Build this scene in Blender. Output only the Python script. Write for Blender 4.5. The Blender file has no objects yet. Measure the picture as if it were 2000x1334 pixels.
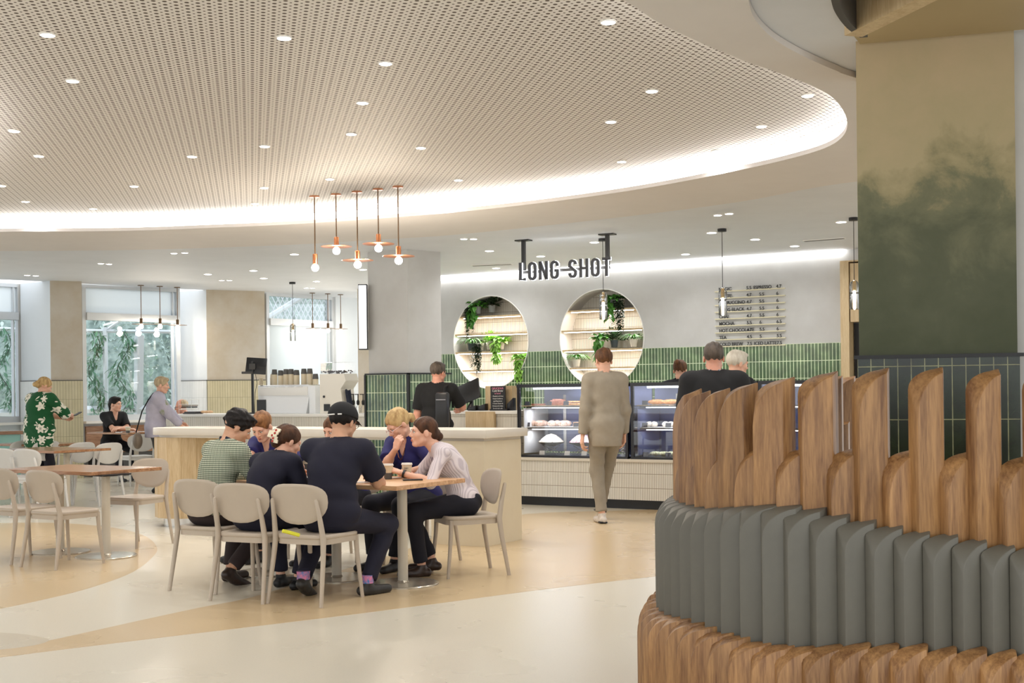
import bpy, bmesh, math, random
import numpy as np
from mathutils import Vector, Matrix
R = math.radians
rnd = random.Random(7)
S = bpy.context.scene
COL = S.collection

# ------------------------------------------------------------------ camera
F, CX, HY, HC, ROLL = 2500.0, 1000.0, 766.0, 1.38, 0.0115
cam = bpy.data.objects.new('camera', bpy.data.cameras.new('camera'))
COL.objects.link(cam)
cam.data.sensor_width = 36.0
cam.data.lens = 36.0 * F / 2000.0
cam.data.shift_y = (HY - 667.0) / 2000.0
cam.data.clip_start = 0.1
cam.location = (0, 0, HC)
cam.matrix_world = Matrix.Translation((0, 0, HC)) @ Matrix.Rotation(R(90), 4, 'X') @ Matrix.Rotation(-ROLL, 4, 'Z')
S.camera = cam

def ab(px, py):
    dx, dy = px - CX, py - HY
    return dx - ROLL * dy, dy + ROLL * dx
def on_z(px, py, z=0.0):
    a, b = ab(px, py)
    Y = F * (HC - z) / b
    return Vector((a / F * Y, Y, z))
def at_y(px, py, Y):
    a, b = ab(px, py)
    return Vector((a / F * Y, Y, HC - b / F * Y))
def on_line(px, py, p0, d):
    """point over the vertical plane through p0 with horizontal direction d"""
    a, b = ab(px, py)
    m = a / F
    t = (m * p0[1] - p0[0]) / (d[0] - m * d[1])
    X, Y = p0[0] + d[0] * t, p0[1] + d[1] * t
    return Vector((X, Y, HC - b / F * Y)), t

# ------------------------------------------------------------------ world, exposure
w = bpy.data.worlds.new('sky'); S.world = w; w.use_nodes = True
bg = w.node_tree.nodes['Background']
bg.inputs[0].default_value = (0.95, 0.98, 1.0, 1); bg.inputs[1].default_value = 1.5
S.view_settings.view_transform = 'Standard'
S.view_settings.look = 'None'
S.view_settings.gamma = 1.0
S.view_settings.use_curve_mapping = False
S.view_settings.exposure = 0.42
S.cycles.use_denoising = True
S.cycles.max_bounces = 7
S.cycles.transparent_max_bounces = 12
S.cycles.caustics_reflective = False
S.cycles.caustics_refractive = False
S.cycles.sample_clamp_indirect = 6.0

def area(name, loc, size, power, color=(1, .95, .88), rot=(0, 0, 0), parent=None):
    l = bpy.data.lights.new(name, 'AREA'); l.shape = 'RECTANGLE'
    l.size, l.size_y = size; l.energy = power; l.color = color
    o = bpy.data.objects.new(name, l); COL.objects.link(o); o.location = loc; o.rotation_euler = rot
    if parent: o.parent = parent
    return o

# ------------------------------------------------------------------ grid directions of the cafe
TH = R(31)
G1 = Vector((math.cos(TH), -math.sin(TH), 0)); G2 = Vector((math.sin(TH), math.cos(TH), 0))
ZC, ZP = 3.35, 3.50      # ceiling, perforated panel

# ------------------------------------------------------------------ mesh helpers
class MB:
    def __init__(s): s.v = []; s.f = []; s.m = []; s.mi = 0
    def add(s, vs, fs):
        n = len(s.v); s.v += [tuple(p) for p in vs]; s.f += [tuple(i + n for i in f) for f in fs]; s.m += [s.mi] * len(fs); return s
    def box(s, c, size, rz=0.0, mat=None):
        x, y, z = size[0] / 2, size[1] / 2, size[2] / 2
        M = mat or Matrix.Rotation(rz, 3, 'Z'); c = Vector(c)
        vs = [c + M @ Vector((a * x, b * y, d * z)) for d in (-1, 1) for (a, b) in ((-1, -1), (1, -1), (1, 1), (-1, 1))]
        return s.add(vs, [(3, 2, 1, 0), (4, 5, 6, 7), (0, 1, 5, 4), (1, 2, 6, 5), (2, 3, 7, 6), (3, 0, 4, 7)])
    def prism(s, pts, z0, z1):
        a2 = sum(pts[i][0] * pts[(i + 1) % len(pts)][1] - pts[(i + 1) % len(pts)][0] * pts[i][1] for i in range(len(pts)))
        if a2 < 0: pts = list(pts)[::-1]
        n = len(pts)
        vs = [(p[0], p[1], z0) for p in pts] + [(p[0], p[1], z1) for p in pts]
        return s.add(vs, [tuple(range(n))[::-1], tuple(range(n, 2 * n))] + [(i, (i + 1) % n, n + (i + 1) % n, n + i) for i in range(n)])
    def tube(s, path, rad, n=10, caps=True, flat=1.0):
        path = [Vector(p) for p in path]
        if not hasattr(rad, '__len__'): rad = [rad] * len(path)
        rings = []; ref = None
        for i, p in enumerate(path):
            t = (path[min(i + 1, len(path) - 1)] - path[max(i - 1, 0)]).normalized()
            if ref is None:
                ref = Vector((0, 0, 1)) if abs(t.z) < .9 else Vector((1, 0, 0))
            u = (ref - t * ref.dot(t)).normalized(); ref = u; w_ = t.cross(u)
            rings.append([p + (u * math.cos(2 * math.pi * k / n) + w_ * math.sin(2 * math.pi * k / n) * flat) * rad[i] for k in range(n)])
        vs = [q for r in rings for q in r]; fs = []
        for i in range(len(rings) - 1):
            for k in range(n):
                fs.append((i * n + k, i * n + (k + 1) % n, (i + 1) * n + (k + 1) % n, (i + 1) * n + k))
        if caps: fs += [tuple(range(n))[::-1], tuple((len(rings) - 1) * n + k for k in range(n))]
        return s.add(vs, fs)
    def lathe(s, prof, c=(0, 0, 0), n=24, M=None):
        vs = []; fs = []; c = Vector(c)
        for (r, z) in prof:
            for k in range(n):
                p = Vector((r * math.cos(2 * math.pi * k / n), r * math.sin(2 * math.pi * k / n), z))
                vs.append(c + (M @ p if M else p))
        for i in range(len(prof) - 1):
            for k in range(n):
                fs.append((i * n + k, i * n + (k + 1) % n, (i + 1) * n + (k + 1) % n, (i + 1) * n + k))
        fs += [tuple(range(n))[::-1], tuple((len(prof) - 1) * n + k for k in range(n))]
        return s.add(vs, fs)
    def ball(s, c, r, n=12, m=8, M=None, jit=0.0, rg=None):
        if not hasattr(r, '__len__'): r = (r, r, r)
        prof = []; vs = []; fs = []; c = Vector(c)
        for i in range(m + 1):
            t = math.pi * i / m
            for k in range(n):
                j = 1 + (rg.uniform(-jit, jit) if jit and rg else 0)
                p = Vector((r[0] * math.sin(t) * math.cos(2 * math.pi * k / n) * j, r[1] * math.sin(t) * math.sin(2 * math.pi * k / n) * j, -r[2] * math.cos(t) * j))
                vs.append(c + (M @ p if M else p))
        for i in range(m):
            for k in range(n):
                fs.append((i * n + k, i * n + (k + 1) % n, (i + 1) * n + (k + 1) % n, (i + 1) * n + k))
        return s.add(vs, fs)
    def grid(s, P, nu, nv):
        vs = [P(i / nu, j / nv) for j in range(nv + 1) for i in range(nu + 1)]
        fs = [(j * (nu + 1) + i, j * (nu + 1) + i + 1, (j + 1) * (nu + 1) + i + 1, (j + 1) * (nu + 1) + i) for j in range(nv) for i in range(nu)]
        return s.add(vs, fs)

def rounded_rect(w_, d, r, n=5):
    pts = []
    for (cx, cy, a0) in ((w_ / 2 - r, d / 2 - r, 0), (-w_ / 2 + r, d / 2 - r, 90), (-w_ / 2 + r, -d / 2 + r, 180), (w_ / 2 - r, -d / 2 + r, 270)):
        for k in range(n + 1):
            a = R(a0 + 90 * k / n); pts.append((cx + r * math.cos(a), cy + r * math.sin(a)))
    return pts

def setp(o, label=None, cat=None, group=None, kind=None):
    if label: o['label'] = label
    if cat: o['category'] = cat
    if group: o['group'] = group
    if kind: o['kind'] = kind
    return o
def mesh_of(name, mb, mats, smooth=35, bevel=0):
    me = bpy.data.meshes.new(name); me.from_pydata([tuple(v) for v in mb.v], [], mb.f); me.validate()
    if not isinstance(mats, (list, tuple)): mats = [mats]
    for m_ in mats: me.materials.append(m_)
    if len(mats) > 1 and len(me.polygons) == len(mb.m): me.polygons.foreach_set('material_index', mb.m)
    bm = bmesh.new(); bm.from_mesh(me); bmesh.ops.recalc_face_normals(bm, faces=bm.faces)
    if bevel: bmesh.ops.bevel(bm, geom=[e for e in bm.edges if len(e.link_faces) == 2 and e.calc_face_angle(0) > 0.6], offset=bevel, segments=2, affect='EDGES', clamp_overlap=True, profile=0.5)
    bm.to_mesh(me); bm.free()
    if smooth:
        me.shade_smooth(); me.set_sharp_from_angle(angle=R(smooth))
    return me
def obj(name, mb, mats, parent=None, world=True, smooth=35, bevel=0, label=None, cat=None, group=None, kind=None, loc=None, rz=0, base=None):
    """world=True: mb in world coordinates; the object's origin is put at the base (or relative to an unrotated parent)"""
    if isinstance(mb, MB):
        if world:
            if parent is not None: off = parent_origin(parent)
            else:
                xs = [p[0] for p in mb.v]; ys = [p[1] for p in mb.v]; zs = [p[2] for p in mb.v]
                off = Vector(base) if base is not None else Vector(((min(xs) + max(xs)) / 2, (min(ys) + max(ys)) / 2, min(zs)))
            mb.v = [(p[0] - off.x, p[1] - off.y, p[2] - off.z) for p in mb.v]
            if parent is None: loc = off
        me = mesh_of(name, mb, mats, smooth, bevel)
    else: me = mb
    o = bpy.data.objects.new(name, me); COL.objects.link(o)
    if parent is not None: o.parent = parent
    if loc is not None: o.location = loc
    if rz: o.rotation_euler = (0, 0, rz)
    return setp(o, label, cat, group, kind)
def parent_origin(p):
    v = Vector((0, 0, 0))
    while p is not None: v += Vector(p.location); p = p.parent
    return v
def thing(name, label, cat, loc=(0, 0, 0), rz=0, group=None):
    o = bpy.data.objects.new(name, None); COL.objects.link(o); o.empty_display_size = .1
    o.location = loc; o.rotation_euler = (0, 0, rz)
    return setp(o, label, cat, group)
def copy_tree(o, parent=None):
    c = o.copy(); COL.objects.link(c)
    if parent is not None: c.parent = parent
    for ch in list(o.children): copy_tree(ch, c)
    return c
def dup(o, loc, rz=None, label=None, group=None, scale=None):
    c = copy_tree(o); c.location = loc
    if rz is not None: c.rotation_euler = (0, 0, rz)
    if label: c['label'] = label
    if group: c['group'] = group
    if scale: c.scale = scale
    return c

# ------------------------------------------------------------------ materials
def newmat(name):
    m_ = bpy.data.materials.new(name); m_.use_nodes = True
    nt = m_.node_tree; return m_, nt, nt.nodes['Principled BSDF']
def N(nt, t, **kw):
    n = nt.nodes.new(t)
    for k, v in kw.items():
        if k.startswith('_'): setattr(n, k[1:], v)
        else: n.inputs[k.replace('__', ' ')].default_value = v
    return n
def L(nt, a, b): nt.links.new(a, b)
def s2l(c):
    return tuple((x / 255 / 12.92 if x / 255 <= .04045 else ((x / 255 + .055) / 1.055) ** 2.4) for x in c)
def mat(name, c, rough=.5, metal=0, var=.0, vscale=8, bump=0, bscale=60, spec=.5, emit=None, es=0, alpha=None, trans=0, srgb=True, c2=None, subsurf=0, sheen=0, stretch=None):
    """plain procedural material: base colour modulated by noise, optional bump"""
    m_, nt, b = newmat(name)
    c = s2l(c) if srgb else c
    b.inputs['Base Color'].default_value = (*c, 1); b.inputs['Roughness'].default_value = rough; b.inputs['Metallic'].default_value = metal
    b.inputs['Specular IOR Level'].default_value = spec
    if trans: b.inputs['Transmission Weight'].default_value = trans
    if subsurf: b.inputs['Subsurface Weight'].default_value = subsurf; b.inputs['Subsurface Radius'].default_value = (.01, .004, .002); b.inputs['Subsurface Scale'].default_value = .5
    if sheen: b.inputs['Sheen Weight'].default_value = sheen
    if emit: b.inputs['Emission Color'].default_value = (*emit, 1); b.inputs['Emission Strength'].default_value = es
    if alpha is not None: b.inputs['Alpha'].default_value = alpha
    if var or c2 or bump:
        tc = N(nt, 'ShaderNodeTexCoord'); src = tc.outputs['Object']
        if stretch:
            mp = N(nt, 'ShaderNodeMapping', Scale=stretch); L(nt, src, mp.inputs[0]); src = mp.outputs[0]
    if var or c2:
        nz = N(nt, 'ShaderNodeTexNoise', Scale=vscale, Detail=5.0, Roughness=.6); L(nt, src, nz.inputs['Vector'])
        cr = N(nt, 'ShaderNodeValToRGB'); L(nt, nz.outputs['Fac'], cr.inputs[0])
        d = s2l(c2) if c2 else tuple(x * (1 - var) for x in c)
        e = c if c2 else tuple(min(1, x * (1 + var)) for x in c)
        cr.color_ramp.elements[0].position = .35; cr.color_ramp.elements[1].position = .65
        cr.color_ramp.elements[0].color = (*d, 1); cr.color_ramp.elements[1].color = (*e, 1)
        L(nt, cr.outputs[0], b.inputs['Base Color'])
    if bump:
        nz = N(nt, 'ShaderNodeTexNoise', Scale=bscale, Detail=4.0); L(nt, src, nz.inputs['Vector'])
        bp = N(nt, 'ShaderNodeBump', Strength=bump, Distance=.01); L(nt, nz.outputs['Fac'], bp.inputs['Height']); L(nt, bp.outputs[0], b.inputs['Normal'])
    return m_
def mat_emit(name, c, s_):
    m_, nt, b = newmat(name); nt.nodes.remove(b)
    e = N(nt, 'ShaderNodeEmission', Color=(*c, 1), Strength=s_); L(nt, e.outputs[0], nt.nodes['Material Output'].inputs[0]); return m_
def mat_wood(name, c1, c2, axis='z', scale=1.0, rough=.45, rand=.25):
    m_, nt, b = newmat(name); b.inputs['Roughness'].default_value = rough
    tc = N(nt, 'ShaderNodeTexCoord'); oi = N(nt, 'ShaderNodeObjectInfo')
    cm = N(nt, 'ShaderNodeVectorMath', _operation='ADD'); ml = N(nt, 'ShaderNodeMath', _operation='MULTIPLY'); ml.inputs[1].default_value = 37.0
    L(nt, oi.outputs['Random'], ml.inputs[0]); L(nt, tc.outputs['Object'], cm.inputs[0]); L(nt, ml.outputs[0], cm.inputs[1])
    k = {'x': (1.2, 14, 14), 'y': (14, 1.2, 14), 'z': (14, 14, 1.2)}[axis]
    mp = N(nt, 'ShaderNodeMapping', Scale=tuple(q * scale for q in k)); L(nt, cm.outputs[0], mp.inputs[0])
    nz = N(nt, 'ShaderNodeTexNoise', Scale=1.6, Detail=6.0, Roughness=.65, Distortion=.6); L(nt, mp.outputs[0], nz.inputs['Vector'])
    nz2 = N(nt, 'ShaderNodeTexNoise', Scale=9.0, Detail=3.0, Roughness=.6); L(nt, mp.outputs[0], nz2.inputs['Vector'])
    mx = N(nt, 'ShaderNodeMath', _operation='MULTIPLY_ADD'); L(nt, nz2.outputs['Fac'], mx.inputs[0]); mx.inputs[1].default_value = .55; L(nt, nz.outputs['Fac'], mx.inputs[2])
    cr = N(nt, 'ShaderNodeValToRGB'); cr.color_ramp.elements[0].position = .58; cr.color_ramp.elements[1].position = .98
    cr.color_ramp.elements[0].color = (*s2l(c2), 1); cr.color_ramp.elements[1].color = (*s2l(c1), 1)
    L(nt, mx.outputs[0], cr.inputs[0])
    hs = N(nt, 'ShaderNodeHueSaturation'); mr = N(nt, 'ShaderNodeMapRange'); mr.inputs['To Min'].default_value = 1 - rand; mr.inputs['To Max'].default_value = 1 + rand * .6
    L(nt, oi.outputs['Random'], mr.inputs[0]); L(nt, mr.outputs[0], hs.inputs['Value']); L(nt, cr.outputs[0], hs.inputs['Color']); L(nt, hs.outputs[0], b.inputs['Base Color'])
    return m_
def mat_tile(name, c1, c2, grout, tw, th, mortar=.003, rough=.2, bump=.3, off=(0, 0), noise=.25, uv='xz'):
    """stacked vertical tiles; the object's own x runs along the wall, z is up"""
    m_, nt, b = newmat(name); b.inputs['Roughness'].default_value = rough
    tc = N(nt, 'ShaderNodeTexCoord'); sp = N(nt, 'ShaderNodeSeparateXYZ'); L(nt, tc.outputs['Object'], sp.inputs[0])
    cb = N(nt, 'ShaderNodeCombineXYZ'); 
    ax = N(nt, 'ShaderNodeMath', _operation='ADD'); ax.inputs[1].default_value = off[0] + 50 * tw
    ay = N(nt, 'ShaderNodeMath', _operation='ADD'); ay.inputs[1].default_value = off[1] + 50 * th
    L(nt, sp.outputs['Y' if uv == 'yz' else 'X'], ax.inputs[0]); L(nt, sp.outputs['Z'], ay.inputs[0]); L(nt, ax.outputs[0], cb.inputs[0]); L(nt, ay.outputs[0], cb.inputs[1])
    br = N(nt, 'ShaderNodeTexBrick', _offset=0.0, _squash=1.0); br.inputs['Scale'].default_value = 1.0
    br.inputs['Brick Width'].default_value = tw; br.inputs['Row Height'].default_value = th; br.inputs['Mortar Size'].default_value = mortar; br.inputs['Mortar Smooth'].default_value = .2
    br.inputs['Color1'].default_value = (*s2l(c1), 1); br.inputs['Color2'].default_value = (*s2l(c2), 1); br.inputs['Mortar'].default_value = (*s2l(grout), 1)
    L(nt, cb.outputs[0], br.inputs['Vector'])
    nz = N(nt, 'ShaderNodeTexNoise', Scale=6.0, Detail=4.0); L(nt, tc.outputs['Object'], nz.inputs['Vector'])
    hs = N(nt, 'ShaderNodeHueSaturation'); mr = N(nt, 'ShaderNodeMapRange'); mr.inputs['From Min'].default_value = .3; mr.inputs['From Max'].default_value = .7
    mr.inputs['To Min'].default_value = 1 - noise; mr.inputs['To Max'].default_value = 1 + noise
    L(nt, nz.outputs['Fac'], mr.inputs[0]); L(nt, mr.outputs[0], hs.inputs['Value']); L(nt, br.outputs['Color'], hs.inputs['Color']); L(nt, hs.outputs[0], b.inputs['Base Color'])
    if bump:
        bp = N(nt, 'ShaderNodeBump', Strength=bump, Distance=.004, _invert=True); L(nt, br.outputs['Fac'], bp.inputs['Height']); L(nt, bp.outputs[0], b.inputs['Normal'])
    return m_
def mat_glass(name, c=(1, 1, 1), rough=0.0, amount=.10):
    """thin glazing: mostly clear with a mirror-like sheen at grazing angles"""
    m_, nt, b = newmat(name); nt.nodes.remove(b)
    tr = N(nt, 'ShaderNodeBsdfTransparent', Color=(*c, 1)); gl = N(nt, 'ShaderNodeBsdfGlossy', Roughness=rough)
    fr = N(nt, 'ShaderNodeFresnel', IOR=1.45); ml = N(nt, 'ShaderNodeMath', _operation='MULTIPLY_ADD'); ml.inputs[1].default_value = .7; ml.inputs[2].default_value = amount * .3
    L(nt, fr.outputs[0], ml.inputs[0])
    mx = N(nt, 'ShaderNodeMixShader'); L(nt, ml.outputs[0], mx.inputs[0]); L(nt, tr.outputs[0], mx.inputs[1]); L(nt, gl.outputs[0], mx.inputs[2])
    L(nt, mx.outputs[0], nt.nodes['Material Output'].inputs[0]); return m_

M = {}
M['white'] = mat('white_paint', (236, 234, 230), .5)
M['soffit'] = mat('beige_soffit_paint', (226, 221, 219), .6, var=.02, vscale=2)
M['ceil'] = mat('white_ceiling_paint', (226, 229, 236), .6, var=.02, vscale=2)
M['black'] = mat('black_metal', (18, 18, 19), .4)
M['bplastic'] = mat('black_plastic', (24, 24, 27), .35)
M['dgrey'] = mat('dark_grey', (70, 68, 66), .5)
M['chrome'] = mat('brushed_steel', (200, 198, 194), .25, metal=1)
M['taupe'] = mat('taupe_chair_plastic', (186, 172, 155), .42, var=.02)
M['pale_and_daylit_plastic'] = mat('pale_and_daylit_chair_plastic', (214, 212, 208), .42, var=.02)  # white chair by the window; on the rear chairs, daylight painted into the colour
M['pedestal'] = mat('pale_powder_coat', (208, 198, 180), .35, metal=.0)
M['plate'] = mat('satin_base_plate', (196, 188, 172), .22, metal=.6)
M['copper'] = mat('copper', (196, 128, 88), .3, metal=1)
M['bronze'] = mat('bronze_rod', (120, 96, 74), .35, metal=1)
M['bulb'] = mat_emit('glowing_bulb', (1, .93, .8), 22)
M['lamp'] = mat_emit('downlight_lens', (1, .98, .96), 16)
M['led'] = mat_emit('led_strip', (1, .99, .97), 7)
M['glass'] = mat_glass('clear_glass')
M['oak'] = mat_wood('oak_tabletop', (212, 172, 130), (170, 122, 82), 'x')
M['walnut'] = mat_wood('brown_timber_tabletop', (196, 150, 112), (140, 96, 66), 'x', rough=.22)
M['paleoak'] = mat_wood('pale_oak_panel', (216, 194, 156), (190, 162, 120), 'z', rand=.06)
M['batten'] = mat_wood('tan_timber_slat', (178, 134, 86), (114, 76, 44), 'z', scale=.8, rand=.16)
M['greybat'] = mat('grey_green_painted_slat', (100, 97, 88), .5, var=.04, vscale=12)
M['skin'] = mat('skin_light', (228, 178, 152), .5, var=.05, vscale=20, subsurf=.08)
M['skin2'] = mat('skin_rosy', (222, 160, 136), .5, var=.05, vscale=20, subsurf=.08)
M['skin3'] = mat('skin_olive', (204, 156, 126), .5, var=.05, vscale=20, subsurf=.08)
# ================================================================== THE SETTING
from mathutils.geometry import tessellate_polygon
def catmull(pts, n=6, closed=True):
    out = []; m_ = len(pts)
    for i in range(m_ if closed else m_ - 1):
        p = [Vector(pts[(i + k) % m_] if closed else pts[min(max(i + k, 0), m_ - 1)]) for k in (-1, 0, 1, 2)]
        for j in range(n):
            t = j / n
            out.append(.5 * ((2 * p[1]) + (p[2] - p[0]) * t + (2 * p[0] - 5 * p[1] + 4 * p[2] - p[3]) * t * t + (3 * p[1] - p[0] - 3 * p[2] + p[3]) * t ** 3))
    if not closed: out.append(Vector(pts[-1]))
    return out
def offset(poly, d):
    n = len(poly); out = []
    A = sum(poly[i].x * poly[(i + 1) % n].y - poly[(i + 1) % n].x * poly[i].y for i in range(n)); s_ = 1 if A > 0 else -1
    for i in range(n):
        t = (poly[(i + 1) % n] - poly[i - 1]); t.z = 0; t.normalize()
        out.append(poly[i] + Vector((t.y, -t.x, 0)) * d * s_)
    return out
def plate(mb, outer, holes, z0, z1):
    """flat slab with holes, thickness z0..z1"""
    loops = [outer] + holes
    tri = tessellate_polygon([[Vector((p[0], p[1], 0)) for p in lp] for lp in loops])
    flat = [p for lp in loops for p in lp]; n = len(flat)
    mb.add([(p[0], p[1], z0) for p in flat], [tuple(t) for t in tri])
    mb.add([(p[0], p[1], z1) for p in flat], [tuple(t)[::-1] for t in tri])
    for lp in loops:
        k = len(lp); mb.add([(p[0], p[1], z0) for p in lp] + [(p[0], p[1], z1) for p in lp], [(i, (i + 1) % k, k + (i + 1) % k, k + i) for i in range(k)])
def poly_px(pts, z): return [on_z(x, y, z) for x, y in pts]

# ---- floor
def floor_mat(name, c):
    m_, nt, b = newmat(name); b.inputs['Roughness'].default_value = .28; b.inputs['Specular IOR Level'].default_value = .5
    tc = N(nt, 'ShaderNodeTexCoord'); vo = N(nt, 'ShaderNodeTexNoise', Scale=110.0, Detail=1.0); L(nt, tc.outputs['Object'], vo.inputs['Vector'])
    cr = N(nt, 'ShaderNodeValToRGB'); e = cr.color_ramp.elements; c = s2l(c)
    e[0].position = .30; e[0].color = (*[q * .93 for q in c], 1); e[1].position = .40; e[1].color = (*c, 1)
    n3 = cr.color_ramp.elements.new(.68); n3.color = (*c, 1); n4 = cr.color_ramp.elements.new(.74); n4.color = (*[min(1, q * 1.03) for q in c], 1)
    L(nt, vo.outputs['Fac'], cr.inputs[0]); L(nt, cr.outputs[0], b.inputs['Base Color'])
    nz = N(nt, 'ShaderNodeTexNoise', Scale=1.3, Detail=3.0); L(nt, tc.outputs['Object'], nz.inputs['Vector'])
    mr = N(nt, 'ShaderNodeMapRange'); mr.inputs['To Min'].default_value = .25; mr.inputs['To Max'].default_value = .31
    L(nt, nz.outputs['Fac'], mr.inputs[0]); L(nt, mr.outputs[0], b.inputs['Roughness'])
    return m_
M['fl_cream'] = floor_mat('cream_speckled_vinyl', (220, 213, 196)); M['fl_tan'] = floor_mat('tan_speckled_vinyl', (208, 184, 146)); M['fl_grey'] = floor_mat('greige_speckled_vinyl', (204, 194, 174))
fb = MB(); fb.box((0, 14, -.05), (44, 40, .1)); obj('floor', fb, M['fl_cream'], kind='structure', base=(0, 0, 0))
def inlay(pts, m_, z):
    mb = MB(); plate(mb, pts, [], z - .004, z); obj('floor_inlay', mb, m_, kind='structure', base=(0, 0, 0))
swath = catmull(poly_px([(-60, 1290), (160, 1264), (325, 1244), (650, 1205), (860, 1178), (1070, 1150), (1285, 1125), (1500, 1098), (1800, 1060)], 0) + [Vector((8, 12, 0)), Vector((8, 16.5, 0))]
      + poly_px([(1500, 985), (1250, 996), (1030, 1004), (900, 1030), (790, 1075), (640, 1122), (494, 1166), (390, 1187), (260, 1215), (97, 1251), (-20, 1272)], 0), 5)
inlay(swath, M['fl_tan'], .0012)
arc = catmull(poly_px([(-80, 1206), (0, 1189), (90, 1170), (180, 1147), (260, 1117), (300, 1086), (306, 1068), (285, 1048), (240, 1034), (170, 1025), (90, 1021), (0, 1022), (-80, 1026)], 0), 5)
inlay(arc, M['fl_tan'], .0012)
inlay(catmull(poly_px([(-60, 1238), (20, 1237), (72, 1243), (96, 1251), (60, 1262), (-20, 1271), (-60, 1272)], 0), 5), M['fl_grey'], .0016)

# ---- ceilings
ZR = ZC - .04
rim = catmull(poly_px([(0, 453), (140, 452), (280, 450), (400, 445.5), (560, 438.7), (740, 427), (900, 413.5), (1060, 396), (1200, 377), (1320, 357), (1440, 333), (1526, 314), (1609, 290), (1647, 265), (1654, 234), (1633, 197), (1595, 172), (1520, 142), (1440, 114), (1300, 52), (1215, 0)], ZR)
              + [Vector(p) for p in ((.1, 5.75, 0), (-1.0, 4.95, 0), (-2.3, 4.9, 0), (-3.2, 5.8, 0), (-3.62, 7.3, 0), (-3.78, 8.9, 0), (-4.35, 10.4, 0), (-5.3, 12.1, 0), (-6.5, 13.5, 0), (-7.0, 14.6, 0), (-6.6, 15.2, 0))], 5)
rim_out = offset(rim, .12)
outer = poly_px([(-350, 491), (0, 490.5), (280, 487.8), (560, 478.5), (740, 468), (900, 457.5), (1180, 428), (1440, 395), (1677, 354)], ZR) + [Vector((5.2, 10.9, 0)), Vector((9, 11.4, 0)), Vector((9, 10.2, 0)), Vector((5, 9.6, 0)), Vector((3.2, 8.95, 0))] \
    + poly_px([(1674, 153), (1633, 138), (1578, 114), (1526, 86), (1492, 59), (1471, 31), (1462, 0)], ZR) + [Vector((1.02, 5.6, 0)), Vector((1.1, 4.4, 0)), Vector((1.3, 3, 0)), Vector((1.3, 1.5, 0)), Vector((-6, 1.2, 0)), Vector((-12, 3, 0)), Vector((-13, 10, 0))]
outer = catmull(outer, 5)
mb = MB(); plate(mb, outer, [rim], ZR, ZC - .002); obj('ceiling_soffit', mb, M['soffit'], kind='structure', base=(0, 0, 0), smooth=20)
W0 = on_z(863, 540, ZC); W1p = on_z(1650, 488, ZC); WD = (W1p - W0).normalized(); WN = Vector((WD.y, -WD.x, 0))   # WN points into the room
if WN.y > 0: WN = -WN
fac = [on_z(x, y, ZC) for x, y in ((-60, 543.5), (40, 547.5), (98, 549), (160, 553), (348, 564.5), (403, 567.5), (517, 571), (649, 580), (716, 584))]
cl = [Vector((-16, 1, 0)), Vector((10, 1, 0)), Vector((10, 12, 0)), W0 + WD * 9.5 + Vector((0, 0, 0)), W0 - WD * .6 + Vector((0, .6, 0)), W0 - WD * .6 + Vector((0, 6, 0)), fac[8] + Vector((1.5, 2.5, 0)), fac[7], fac[6], fac[4], fac[1], fac[0], Vector((-16, 20, 0))]
mb = MB(); plate(mb, cl, [rim_out], ZC, ZC + .1); obj('ceiling', mb, M['ceil'], kind='structure', base=(0, 0, 0), smooth=0)
n = len(rim_out)
mb = MB(); mb.add([(p.x, p.y, ZC - .001) for p in rim_out] + [(p.x, p.y, ZP) for p in rim_out], [(i, (i + 1) % n, n + (i + 1) % n, n + i) for i in range(n)]); obj('ceiling_cove', mb, M['white'], kind='structure', base=(0, 0, 0))
def mat_perf():
    m_, nt, b = newmat('perforated_plasterboard'); b.inputs['Roughness'].default_value = .6
    tc = N(nt, 'ShaderNodeTexCoord'); mp = N(nt, 'ShaderNodeMapping', Rotation=(0, 0, R(-11.5)), Scale=(1 / .058, 1 / .058, 1)); L(nt, tc.outputs['Object'], mp.inputs[0])
    def holes(shift, rad):
        a = N(nt, 'ShaderNodeVectorMath', _operation='ADD'); a.inputs[1].default_value = (shift, shift, 0); L(nt, mp.outputs[0], a.inputs[0])
        f = N(nt, 'ShaderNodeVectorMath', _operation='FRACTION'); L(nt, a.outputs[0], f.inputs[0])
        s_ = N(nt, 'ShaderNodeVectorMath', _operation='SUBTRACT'); s_.inputs[1].default_value = (.5, .5, 0); L(nt, f.outputs[0], s_.inputs[0])
        m2 = N(nt, 'ShaderNodeVectorMath', _operation='MULTIPLY'); m2.inputs[1].default_value = (1, 1, 0); L(nt, s_.outputs[0], m2.inputs[0])
        ln = N(nt, 'ShaderNodeVectorMath', _operation='LENGTH'); L(nt, m2.outputs[0], ln.inputs[0])
        lt = N(nt, 'ShaderNodeMath', _operation='LESS_THAN'); lt.inputs[1].default_value = rad; L(nt, ln.outputs['Value'], lt.inputs[0]); return lt
    h1, h2 = holes(0, .22), holes(.5, .13)
    mx = N(nt, 'ShaderNodeMath', _operation='MAXIMUM'); L(nt, h1.outputs[0], mx.inputs[0]); L(nt, h2.outputs[0], mx.inputs[1])
    mc = N(nt, 'ShaderNodeMix', _data_type='RGBA'); mc.inputs['A'].default_value = (*s2l((232, 227, 223)), 1); mc.inputs['B'].default_value = (*s2l((70, 54, 38)), 1)
    L(nt, mx.outputs[0], mc.inputs['Factor']); L(nt, mc.outputs['Result'], b.inputs['Base Color']); return m_
M['perf'] = mat_perf()
mb = MB(); plate(mb, rim_out, [], ZP, ZP + .03); obj('ceiling_perforated_panel', mb, M['perf'], kind='structure', base=(0, 0, 0), smooth=0)
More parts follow.
